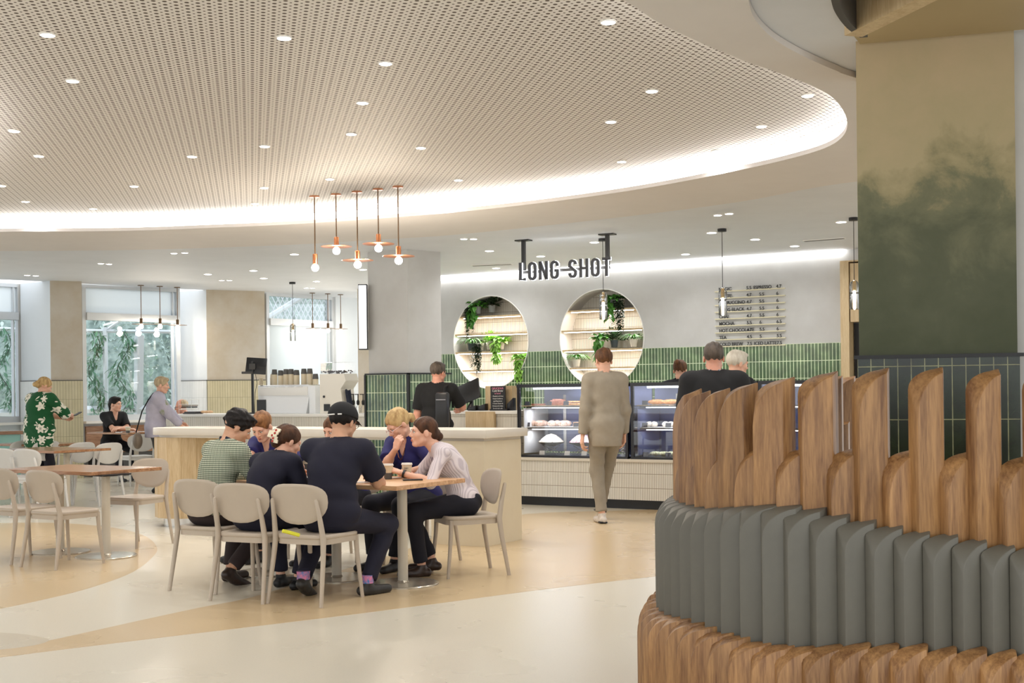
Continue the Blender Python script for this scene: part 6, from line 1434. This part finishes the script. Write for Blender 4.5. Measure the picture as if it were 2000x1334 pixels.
def pattern(name, kind):
    m_, nt, b = newmat(name); b.inputs['Roughness'].default_value = .85; tc = N(nt, 'ShaderNodeTexCoord')
    cr = N(nt, 'ShaderNodeValToRGB'); cr.color_ramp.interpolation = 'CONSTANT'; e = cr.color_ramp.elements
    if kind == 'check':
        sp = N(nt, 'ShaderNodeSeparateXYZ'); L(nt, tc.outputs['Object'], sp.inputs[0]); outs = []
        for ax in ('X', 'Z'):
            a = N(nt, 'ShaderNodeMath', _operation='MULTIPLY'); a.inputs[1].default_value = 2 * math.pi / .0135
            if ax == 'X':
                s0 = N(nt, 'ShaderNodeMath', _operation='MULTIPLY_ADD'); s0.inputs[1].default_value = .9; L(nt, sp.outputs['Y'], s0.inputs[0]); L(nt, sp.outputs['X'], s0.inputs[2]); L(nt, s0.outputs[0], a.inputs[0])
            else: L(nt, sp.outputs['Z'], a.inputs[0])
            c = N(nt, 'ShaderNodeMath', _operation='SINE'); L(nt, a.outputs[0], c.inputs[0]); g = N(nt, 'ShaderNodeMath', _operation='GREATER_THAN'); g.inputs[1].default_value = 0.05; L(nt, c.outputs[0], g.inputs[0]); outs.append(g)
        ad = N(nt, 'ShaderNodeMath', _operation='ADD'); L(nt, outs[0].outputs[0], ad.inputs[0]); L(nt, outs[1].outputs[0], ad.inputs[1]); hf = N(nt, 'ShaderNodeMath', _operation='MULTIPLY'); hf.inputs[1].default_value = .5; L(nt, ad.outputs[0], hf.inputs[0]); L(nt, hf.outputs[0], cr.inputs[0])
        e[0].color = (*s2l((226, 226, 206)), 1); e[1].position = .9; e[1].color = (*s2l((40, 52, 44)), 1); q = e.new(.4); q.color = (*s2l((120, 132, 108)), 1)
    elif kind == 'floral':
        vo = N(nt, 'ShaderNodeTexVoronoi', Scale=7.6, Randomness=.75); L(nt, tc.outputs['Object'], vo.inputs['Vector'])
        sub = N(nt, 'ShaderNodeVectorMath', _operation='SUBTRACT'); sc_ = N(nt, 'ShaderNodeVectorMath', _operation='SCALE'); sc_.inputs['Scale'].default_value = 9.0
        L(nt, tc.outputs['Object'], sub.inputs[0]); L(nt, vo.outputs['Position'], sub.inputs[1]); L(nt, sub.outputs[0], sc_.inputs[0]); sp = N(nt, 'ShaderNodeSeparateXYZ'); L(nt, sc_.outputs[0], sp.inputs[0])
        at = N(nt, 'ShaderNodeMath', _operation='ARCTAN2'); L(nt, sp.outputs['Z'], at.inputs[0]); L(nt, sp.outputs['X'], at.inputs[1]); m6 = N(nt, 'ShaderNodeMath', _operation='MULTIPLY'); m6.inputs[1].default_value = 6; L(nt, at.outputs[0], m6.inputs[0])
        cs = N(nt, 'ShaderNodeMath', _operation='COSINE'); L(nt, m6.outputs[0], cs.inputs[0]); ra_ = N(nt, 'ShaderNodeMath', _operation='MULTIPLY_ADD'); ra_.inputs[1].default_value = -.11; L(nt, cs.outputs[0], ra_.inputs[0]); L(nt, vo.outputs['Distance'], ra_.inputs[2]); L(nt, ra_.outputs[0], cr.inputs[0])
        e[0].color = (*s2l((40, 90, 50)), 1); e[1].position = .42; e[1].color = (*s2l((16, 84, 44)), 1); q = e.new(.07); q.color = (*s2l((236, 232, 216)), 1)
        cr.color_ramp.elements[0].color = (*s2l((60, 70, 50)), 1)
    elif kind == 'knit':
        sp = N(nt, 'ShaderNodeSeparateXYZ'); L(nt, tc.outputs['Object'], sp.inputs[0]); cr.color_ramp.interpolation = 'LINEAR'
        ad = N(nt, 'ShaderNodeMath', _operation='MULTIPLY_ADD'); ad.inputs[1].default_value = .8; L(nt, sp.outputs['Y'], ad.inputs[0]); L(nt, sp.outputs['X'], ad.inputs[2]); a = N(nt, 'ShaderNodeMath', _operation='MULTIPLY'); a.inputs[1].default_value = 2 * math.pi / .021; az = N(nt, 'ShaderNodeMath', _operation='MULTIPLY_ADD'); az.inputs[1].default_value = -.38; L(nt, sp.outputs['Z'], az.inputs[0]); L(nt, ad.outputs[0], az.inputs[2]); L(nt, az.outputs[0], a.inputs[0]); c = N(nt, 'ShaderNodeMath', _operation='SINE'); L(nt, a.outputs[0], c.inputs[0])
        mr = N(nt, 'ShaderNodeMapRange'); mr.inputs['From Min'].default_value = -1; L(nt, c.outputs[0], mr.inputs[0]); L(nt, mr.outputs[0], cr.inputs[0]); e[0].position = .15; e[0].color = (*s2l((196, 184, 189)), 1); e[1].position = .5; e[1].color = (*s2l((222, 211, 213)), 1)
        bp = N(nt, 'ShaderNodeBump', Strength=.5, Distance=.004); L(nt, mr.outputs[0], bp.inputs['Height']); L(nt, bp.outputs[0], b.inputs['Normal'])
    L(nt, cr.outputs[0], b.inputs['Base Color']); return m_
M['check'] = pattern('green_check_shirt', 'check'); M['floral'] = pattern('green_floral_print', 'floral'); M['knit'] = pattern('pale_lilac_rib_knit', 'knit'); M['lilac'] = mat('lilac_jacket_cloth', (196, 192, 208), .85, c2=(176, 172, 190), vscale=5)
M['greycollar'] = mat('grey_collar', (150, 150, 158), .8); M['pinkpl'] = mat('pale_pink_plastic', (240, 206, 204), .3); M['purple'] = mat('purple_ribbon', (60, 30, 84), .7); M['pinkr'] = mat('pink_ribbon', (206, 60, 130), .7); M['navyr'] = mat('navy_ribbon', (24, 28, 50), .7); M['stubble'] = mat('short_stubble', (150, 116, 96), .7, var=.2, vscale=200)
g_near = 'x'
# ---- man in the checked shirt
p = person('seated man with dark curly hair in green checked shirt, leftmost on the near side', (-2.17, 9.20), 55, 1.76, sit=.462, lean=(14, 26), twist=10, head=(-38, 30, 0), neck=28, hands=((-1.95, 9.66, .79), (-1.80, 9.50, .79)), pole=((-.7, -.2, -.9), (.5, -.2, -1.0)),
           feet=((-.14, .30), (.06, .12, .12)), top='check', bottom='brownt', shoes='boot', hair=('curly', 'h_black'), sleeve=1.0, collar='navyr', skin='skin3', wf=1.08)
# ---- woman with the claw clip
p = person('seated woman in navy scrubs with brown hair held by a cream claw clip', (-1.76, 8.80), 62, 1.66, sit=.462, lean=(20, 44), head=(-26, 22, 0), neck=38, hands=((-1.62, 9.30, .79), (-1.42, 9.12, .79)), pole=((-.6, -.1, -1.0), (.35, .1, -1.1)),
           feet=((-.12, .40), (.08, .34)), top='navy', bottom='navy', shoes='bsneak', hair=('clip', 'h_dbrown'), sleeve=.36, male=False, wf=1.05)
mb = MB(); T = p['T']; mb.mi = 0
M['clip'] = mat('cream_claw_clip', (234, 222, 196), .35, c2=(190, 60, 50), vscale=42)
Mc_ = p['Mh'] @ Matrix.Rotation(R(-20), 3, 'Z') @ Matrix.Rotation(R(28), 3, 'X')
rc = p['Mh'] @ Matrix.Rotation(R(38), 3, 'Z')
for k in range(5): mb.box(T(.040 + .004 * k, -.146 + .010 * abs(k - 2), .050 - .021 * k), (.044, .012, .024), mat=rc @ Matrix.Rotation(R(-16 + 8 * k), 3, 'X'))
mb.box(T(.005, -.155, .01), (.03, .012, .05), mat=rc)
M['clip'] = mat('cream_claw_clip', (236, 226, 200), .35); clp = obj('claw_clip', mb, M['clip'], p['root'], world=False, label='cream claw clip with red flowers')
mb = MB()
for k, (dx, dz) in enumerate(((0, .045), (.012, .02), (-.004, .0), (.010, -.02), (.002, -.04))): mb.ball(T(.046 + dx, -.156 + .012 * abs(k - 2) * .6, dz), (.009, .005, .009), 8, 5, rc)
obj('flower_print', mb, mat('red_flower_print', (176, 52, 40), .5), clp, world=False)
lanyard(p, 'navyr')
# ---- man in the black cap
p = person('seated man in navy scrubs and black cap, back to us, elbow on the table', (-1.24, 8.65), 68, 1.80, sit=.462, lean=(10, 22), twist=-6, head=(-8, 14, 0), neck=16, hands=((-.98, 9.35, .79), (-1.0, 9.12, .79)), pole=((-.9, -.1, -.5), (.55, .1, -1.0)),
           feet=((-.20, -.02, .13), (.17, .20, .09, 20)), top='navy', bottom='navy', shoes='clog', hair=('short', 'h_black'), sleeve=.38, skin='skin3', wf=1.1, vneck=False, loose=.02)
T = p['T']; s = p['s']; Mn = [list(r) for r in p['Mh']]; Mi = p['Mh'].transposed(); Hc_ = p['Hc']
def capex(f, X, Y, Z):
    lz = ((X - Hc_.x) * Mi[2][0] + (Y - Hc_.y) * Mi[2][1] + (Z - Hc_.z) * Mi[2][2]) / s; return np.maximum(f, (.038 - lz) * s)
cp = add_mesh('cap', np_mesh('cap', [field([('e', T(0, -.012, .048), (.094 * s, .114 * s, .094 * s), Mn)], .0055, extra=capex)], M['blackc']), p['root'])
mb = MB(); mb.grid(lambda u, v: T(-.075 + .15 * u, .07 + .085 * v * (1 - (2 * u - 1) ** 2 * .6), .045 - .02 * v - .02 * (2 * u - 1) ** 2), 10, 4); br = obj('cap_brim', mb, M['blackc'], cp, world=False); br.modifiers.new('t', 'SOLIDIFY').thickness = .004
mb = MB(); mb.tube([T(-.086, -.065, .040), T(-.055, -.106, .034), T(-.018, -.128, .030), T(.02, -.130, .032)], .0045, 6); mb.tube([T(.04, -.122, .034), T(.062, -.107, .038)], .0045, 6); obj('cap_strap', mb, M['white'], cp, world=False, label='white edge of the cap strap')
glasses(p, 'bplastic')
mb = MB(); mb.box((.13, -.03, .64), (.07, .012, .05), .4); obj('paper_note', mb, M['lid'], p['root'], world=False)
for i in (0, 1):
    a = p['an'][i]; mb = MB(); mb.lathe([(.046, 0), (.044, .03), (.047, .055)], (a.x, a.y, a.z - .005), 16); obj('sock', mb, mat('pink_sock', (232, 130, 160), .8, c2=(40, 130, 190), vscale=40), p['root'], world=False, label='pink and blue sock')
# ---- ginger man facing us
p = person('ginger-haired man in blue scrubs facing us across the table, head bowed', (-1.97, 11.02), 240, 1.74, sit=.462, lean=(16, 30), head=(10, 34, 0), neck=34, hands=((-1.95, 10.45, .79), (-2.2, 10.45, .79)), top='blue', bottom='blackt', shoes='bsneak', hair=('short', 'h_ginger'), sleeve=.38, vneck=True)
lanyard(p, 'pinkr')
# ---- hidden woman behind the capped man
p = person('brown-haired person mostly hidden behind the man in the black cap', (-1.36, 10.72), 240, 1.60, sit=.462, lean=(14, 26), head=(-6, 20, 0), hands=((-1.35, 10.05, .79), (-1.55, 10.1, .79)), top='blue', bottom='blackt', shoes='bsneak', hair=('bob', 'h_brown'), sleeve=.38, male=False)
# ---- blonde woman, cheek on hand
p = person('blonde woman in blue scrubs with pale pink glasses, cheek resting on her hand', (-.76, 10.38), 236, 1.74, sit=.462, lean=(14, 28), head=(-22, 34, 4), neck=26, hands=((-.78, 9.80, .79), (-.905, 9.93, .955)), pole=((-1, .2, -.6), (.5, .5, -1.4)), handdir=(None, (-.1, -.25, 1)), handup=(None, (-.1, .95, .2)),
           top='blue', bottom='blackt', shoes='bsneak', hair=('pony', 'h_blonde'), sleeve=.36, male=False, vneck=True, curl=(.8, .9, 1.0, 1.0), loose=.024)
glasses(p, 'pinkpl', .021)
mb = MB(); n_, s, f, r, u = p['Nk'], p['s'], p['fy'], p['rx'], p['up2']
for q in (-1, 1): mb.tube([n_ + (r * q * .062 + u * .0) * s, n_ + (r * q * .06 + f * .085 - u * .06) * s, n_ + (r * q * .035 + f * .135 - u * .18) * s], .0045, 6)
mb.ball(n_ + (f * .14 - u * .20) * s, (.022, .012, .022), 12, 8); obj('stethoscope', mb, M['greycollar'], p['root'], world=False)
mb = MB(); mb.tube([n_ + (r * .04 + f * .085 - u * .035) * s, n_ + (r * .02 + f * .125 - u * .10) * s, n_ + (f * .132 - u * .12) * s, n_ + (-r * .02 + f * .125 - u * .10) * s, n_ + (-r * .04 + f * .085 - u * .035) * s], .0035, 6); obj('necklace', mb, M['copper'], p['root'], world=False)
# ---- brunette in the knit top
p = person('brunette woman in pale ribbed knit top and black trousers, leaning on the table end', (-.38, 9.80), 190, 1.68, sit=.462, lean=(16, 40), head=(8, -2, 0), neck=34, hands=((-.84, 9.50, .795), (-.86, 9.62, .79)), pole=((-.7, -.2, -.9), (.8, -.2, -.8)),
           feet=((-.12, .34), (.08, .24, .10)), top='knit', bottom='blackt', shoes='boot', hair=('lowbun', 'h_dbrown'), sleeve=.52, male=False, loose=.010)
lanyard(p, 'purple', .26)
mb = MB(); w0 = p['el'][0].lerp(p['wr'][0], .86); dd = (p['wr'][0] - p['el'][0]).normalized(); mb.tube([w0 - dd * .008, w0 + dd * .008], .031, 14); obj('wristband', mb, M['bplastic'], p['root'], world=False)
# ---- woman in floral top
g = on_z(78, 976)
p = person('standing fair-haired woman in green top with white flowers, looking at her phone', (g.x, g.y), 55, 1.70, lean=(2, 8), head=(-18, 26, 0), hands=None if False else ((-.05, .42, 1.10, 0), (.10, .44, 1.13, 0)), pole=((-.8, -.4, -.5), (.9, -.4, -.5)), top='floral', bottom='blackt', shoes='bsneak', hair=('lowbun', 'h_blonde'), sleeve=.62, male=False, wf=1.35, loose=.035, hemd=.3)
hw_ = p['wr'][1]; mb = MB(); mb.box((hw_.x + .0, hw_.y + .10, hw_.z + .02), (.06, .11, .009), mat=Matrix.Rotation(R(25), 3, 'X')); c_, s_ = math.cos(R(55 - 90)), math.sin(R(55 - 90)); mb.v = [(g.x + x * c_ - y * s_, g.y + x * s_ + y * c_, z) for x, y, z in mb.v]
setp(obj('mobile_phone', mb, M['bplastic'], smooth=0), 'dark phone held by the woman in the floral top', 'phone')
# ---- man at the window table
g = at_y(216, 700, 21.1)
p = person('dark-haired man in black V-neck top sitting with folded arms at the small window table', (g.x, g.y), 318, 1.76, sit=.53, lean=(6, 14), head=(22, 2, 0), hands=((.10, .38, .86, 0), (-.08, .40, .85, 0)), pole=((-1, .1, -.6), (1, .1, -.6)), top='blackc', bottom='blackt', shoes='bsneak', hair=('mullet', 'h_black'), sleeve=.40, vneck=True)
# ---- older woman with shoulder bag
g = on_z(305, 962)
p = person('older woman in lilac jacket with grey-blonde hair and a taupe shoulder bag', (g.x, g.y), 12, 1.70, lean=(2, 12), head=(-6, 8, 0), hands=((-.02, .38, .98, 0), (.05, .36, .95, 0)), pole=((-.7, -.6, -.4), (.8, -.6, -.4)), top='lilac', bottom='dgrey', shoes='bsneak', hair=('short', 'h_grey'), sleeve=.95, male=False, wf=1.15, loose=.03)
r0 = p['root']; N_, s, rx_, f_ = p['Nk'], p['s'], p['rx'], p['fy']; wl = lambda v: (g.x + v[0] * math.cos(R(-78)) - v[1] * math.sin(R(-78)), g.y + v[0] * math.sin(R(-78)) + v[1] * math.cos(R(-78)), v[2])
t = thing('shoulder_bag', 'taupe shoulder bag hanging behind the older woman on a black strap', 'bag', (g.x, g.y, .62), R(-78))
mb = MB(); mb.ball((.10, -.24, .13), (.15, .07, .12), 16, 10); obj('bag_body', mb, mat('taupe_leather', (126, 112, 96), .5), t, world=False)
mb = MB(); sh_ = p['sh'][1]; mb.tube([(.10, -.26, .25), (.16, -.17, .55), (sh_.x - .03, -.085, sh_.z - .70 + .06), (sh_.x - .03, -.02, sh_.z - .62 + .075), (sh_.x - .05, .09, sh_.z - .62 - .02)], .010, 6); obj('strap', mb, M['blackc'], t, world=False)
mb = MB(); e_ = p['sh'][1].lerp(p['el'][1], .55); mb.ball(e_, (.070, .074, .12), 14, 10); obj('sleeve_print', mb, mat('olive_leaf_print', (150, 156, 130), .85, c2=(196, 190, 206), vscale=16), r0, world=False)
# ---- bald man behind the counter
g = at_y(374, 790, 20.9)
p = person('bald man with glasses sitting behind the ribbed white counter, only his head showing', (g.x, g.y), 185, 1.74, sit=.50, lean=(8, 18), head=(0, 12, 0), top='dgrey', bottom='blackt', shoes='bsneak', hair=('thin', 'h_grey'), sleeve=.9, skin='skin2'); glasses(p, 'bplastic')
# ---- man in black T-shirt at the till
g = at_y(851, 800, 15.3)
p = person('standing man in black T-shirt at the till, back to us, reaching to the counter', (g.x, g.y), 72, 1.79, lean=(3, 8), head=(-16, 6, 0), hands=(None, (.14, .46, 1.18, 0)), pole=(None, (.9, -.4, -.8)), top='blackc', bottom='blackt', shoes='bsneak', hair=('short', 'h_dgrey'), sleeve=.42, skin='skin2', wf=1.1)
t = thing('backpack', 'black backpack hanging off the shoulder of the man at the till', 'bag', (g.x, g.y, 1.0), R(72 - 90))
mb = MB(); mb.box((.16, -.185, .18), (.16, .11, .42)); obj('bag_body', mb, M['bplastic'], t, world=False, bevel=.03); mb = MB(); mb.tube([(.16, -.14, .36), (.16, -.10, .45), (.16, .02, .47), (.17, .11, .38), (.18, .11, .2)], .014, 6); obj('strap', mb, M['blackc'], t, world=False)
mb = MB(); mb.tube([(.10, -.245, .30), (.22, -.245, .30)], .006, 5); obj('grey_trim', mb, M['greycollar'], t, world=False)
# ---- person in beige walking
g = on_z(1186, 1022)
p = person('person in loose beige top and grey sweatpants walking away past the display cases', (g.x, g.y), 100, 1.87, lean=(2, 5), head=(10, 8, 0), hands=((-.25, .02, .90, 0), (.22, .10, .92, 0)), pole=((-.5, -1, 0), (.5, -1, 0)), feet=((-.05, .02), (.03, .42, .11)), top='beige', bottom='greytr', shoes='sneak', hair=('short', 'h_brown'), sleeve=.96, loose=.028, wf=.92, collar='beige', hemd=.2)
for i in (0, 1):
    a = p['an'][i]; mb = MB(); mb.box((a.x, a.y + .05, a.z - .078), (.08, .26, .018)); obj('shoe_sole', mb, M['bplastic'], p['root'], world=False, bevel=.006, label='black trainer sole')
# ---- staff woman with bun
g = at_y(1325, 800, 15.75)
p = person('staff woman with brown bun in navy top standing behind the glass cases', (g.x, g.y), 70, 1.80, lean=(4, 12), head=(-10, 14, 0), top='blackt', bottom='blackt', shoes='bsneak', hair=('bun', 'h_brown'), sleeve=.4, male=False, hidehands=True, collar='blackt')
# ---- man in black jacket, and the white-capped person beside him
g = at_y(1396, 800, 10.7)
p = person('man in black jacket with grey collar, seen over the slatted screen', (g.x, g.y), 84, 1.82, lean=(2, 10), head=(-6, 8, 0), top='blackc', bottom='blackt', shoes='bsneak', hair=('short', 'h_dgrey'), sleeve=.96, wf=1.15, loose=.032, collar='greycollar', skin='skin2')
g = at_y(1428, 800, 12.3)
p = person('white-haired person in dark clothes just right of the man in the black jacket', (g.x, g.y), 40, 1.80, lean=(2, 10), head=(-20, 10, 0), top='blackc', bottom='blackt', shoes='bsneak', hair=('short', 'h_white'), sleeve=.96, skin='skin')

# ================================================================== THINGS ON THE TABLES
M['lidw'] = M['lid']
def cup(px, py, label, h=.115, zt=.745, Y=None, group='takeaway coffee cups on the busy table', r=.040):
    q = on_z(px, py, zt) if Y is None else at_y(px, py, Y); t = thing('coffee_cup', label, 'cup', (q.x, q.y, zt), 0, group)
    mb = MB(); mb.lathe([(r * .70, 0), (r * .80, h * .42)], n=24); obj('grey_sleeve', mb, M['cupdk'], t, world=False, label='grey lower band')
    mb = MB(); mb.lathe([(r * .80, h * .42), (r * .98, h * .90)], n=24); obj('cup_body', mb, M['cup'], t, world=False)
    mb = MB(); mb.lathe([(r * 1.06, h * .88), (r * 1.08, h * .91), (r * 1.0, h * .94), (r * .97, h), (r * .88, h * 1.0), (r * .86, h * .975), (.005, h * .975)], n=24); obj('lid', mb, M['lid'], t, world=False); return t
c = cup(795, 934, 'cream and grey takeaway cup by the knit-top woman, with small brown lettering'); text('ENJOY', .012, (-.002, -.0385, .073), M['boot'], c, 'cup_lettering')
cup(758, 936, 'cream and grey takeaway cup beside the elbow of the man in the cap')
cup(739, 923, 'cream takeaway cup half hidden behind the capped man’s forearm'.replace('’', "'"))
cup(597, 917, 'brown-banded takeaway cup left of the man in the cap'); cup(572, 928, 'pale takeaway cup beside the navy sleeve of the claw-clip woman')
cup(250, 846, 'small takeaway cup before the man in the black V-neck', zt=ztf, group=None, h=.10)
def phone(px, py, ang, lb, sz=(.145, .072, .009), m_='bplastic', zt=.746, nm='mobile_phone', cat='phone'):
    q = on_z(px, py, zt); mb = MB(); mb.box((0, 0, sz[2] / 2), sz); o = obj(nm, mb, M[m_], None, world=False, loc=q, rz=R(ang), label=lb, cat=cat, bevel=.003)
    return o
phone(806, 938, 8, 'black phone lying in front of the two coffee cups')
phone(852, 930, 20, 'black phone lying near the elbow of the knit-top woman', (.15, .075, .012))
M['red'] = mat('dark_red_case', (150, 52, 44), .5); phone(866, 928.5, 14, 'dark red phone wallet near the right corner of the table', (.17, .08, .012), 'red')
phone(775, 933, 30, 'white folded paper between the two cups', (.11, .05, .003), 'paperw', nm='paper_sheet', cat='paper')
phone(598, 933, -20, 'crumpled white paper left of the capped man, nearer sheet', (.21, .15, .003), 'paperw', nm='paper_sheet', cat='paper')
phone(612, 925, 10, 'crumpled white paper left of the capped man, farther sheet', (.2, .14, .010), 'paperw', nm='paper_sheet', cat='paper')
phone(715, 942, -10, 'white sheet under the forearm of the man in the cap', (.2, .12, .003), 'paperw', nm='paper_sheet', cat='paper')
phone(232, 845, 0, 'small white dish on the window table', (.10, .06, .01), 'paperw', zt=ztf, nm='paper_sheet', cat='paper')
q = on_z(552, 1046, .47); mb = MB(); mb.tube([(q.x, q.y, .50), (q.x + .03, q.y + .02, .49), (q.x + .10, q.y + .05, .465)], .012, 6); setp(obj('yellow_strap', mb, mat('yellow_webbing', (222, 220, 60), .6)), 'bright yellow strap lying between the second and third taupe chairs', 'strap')
print('done')
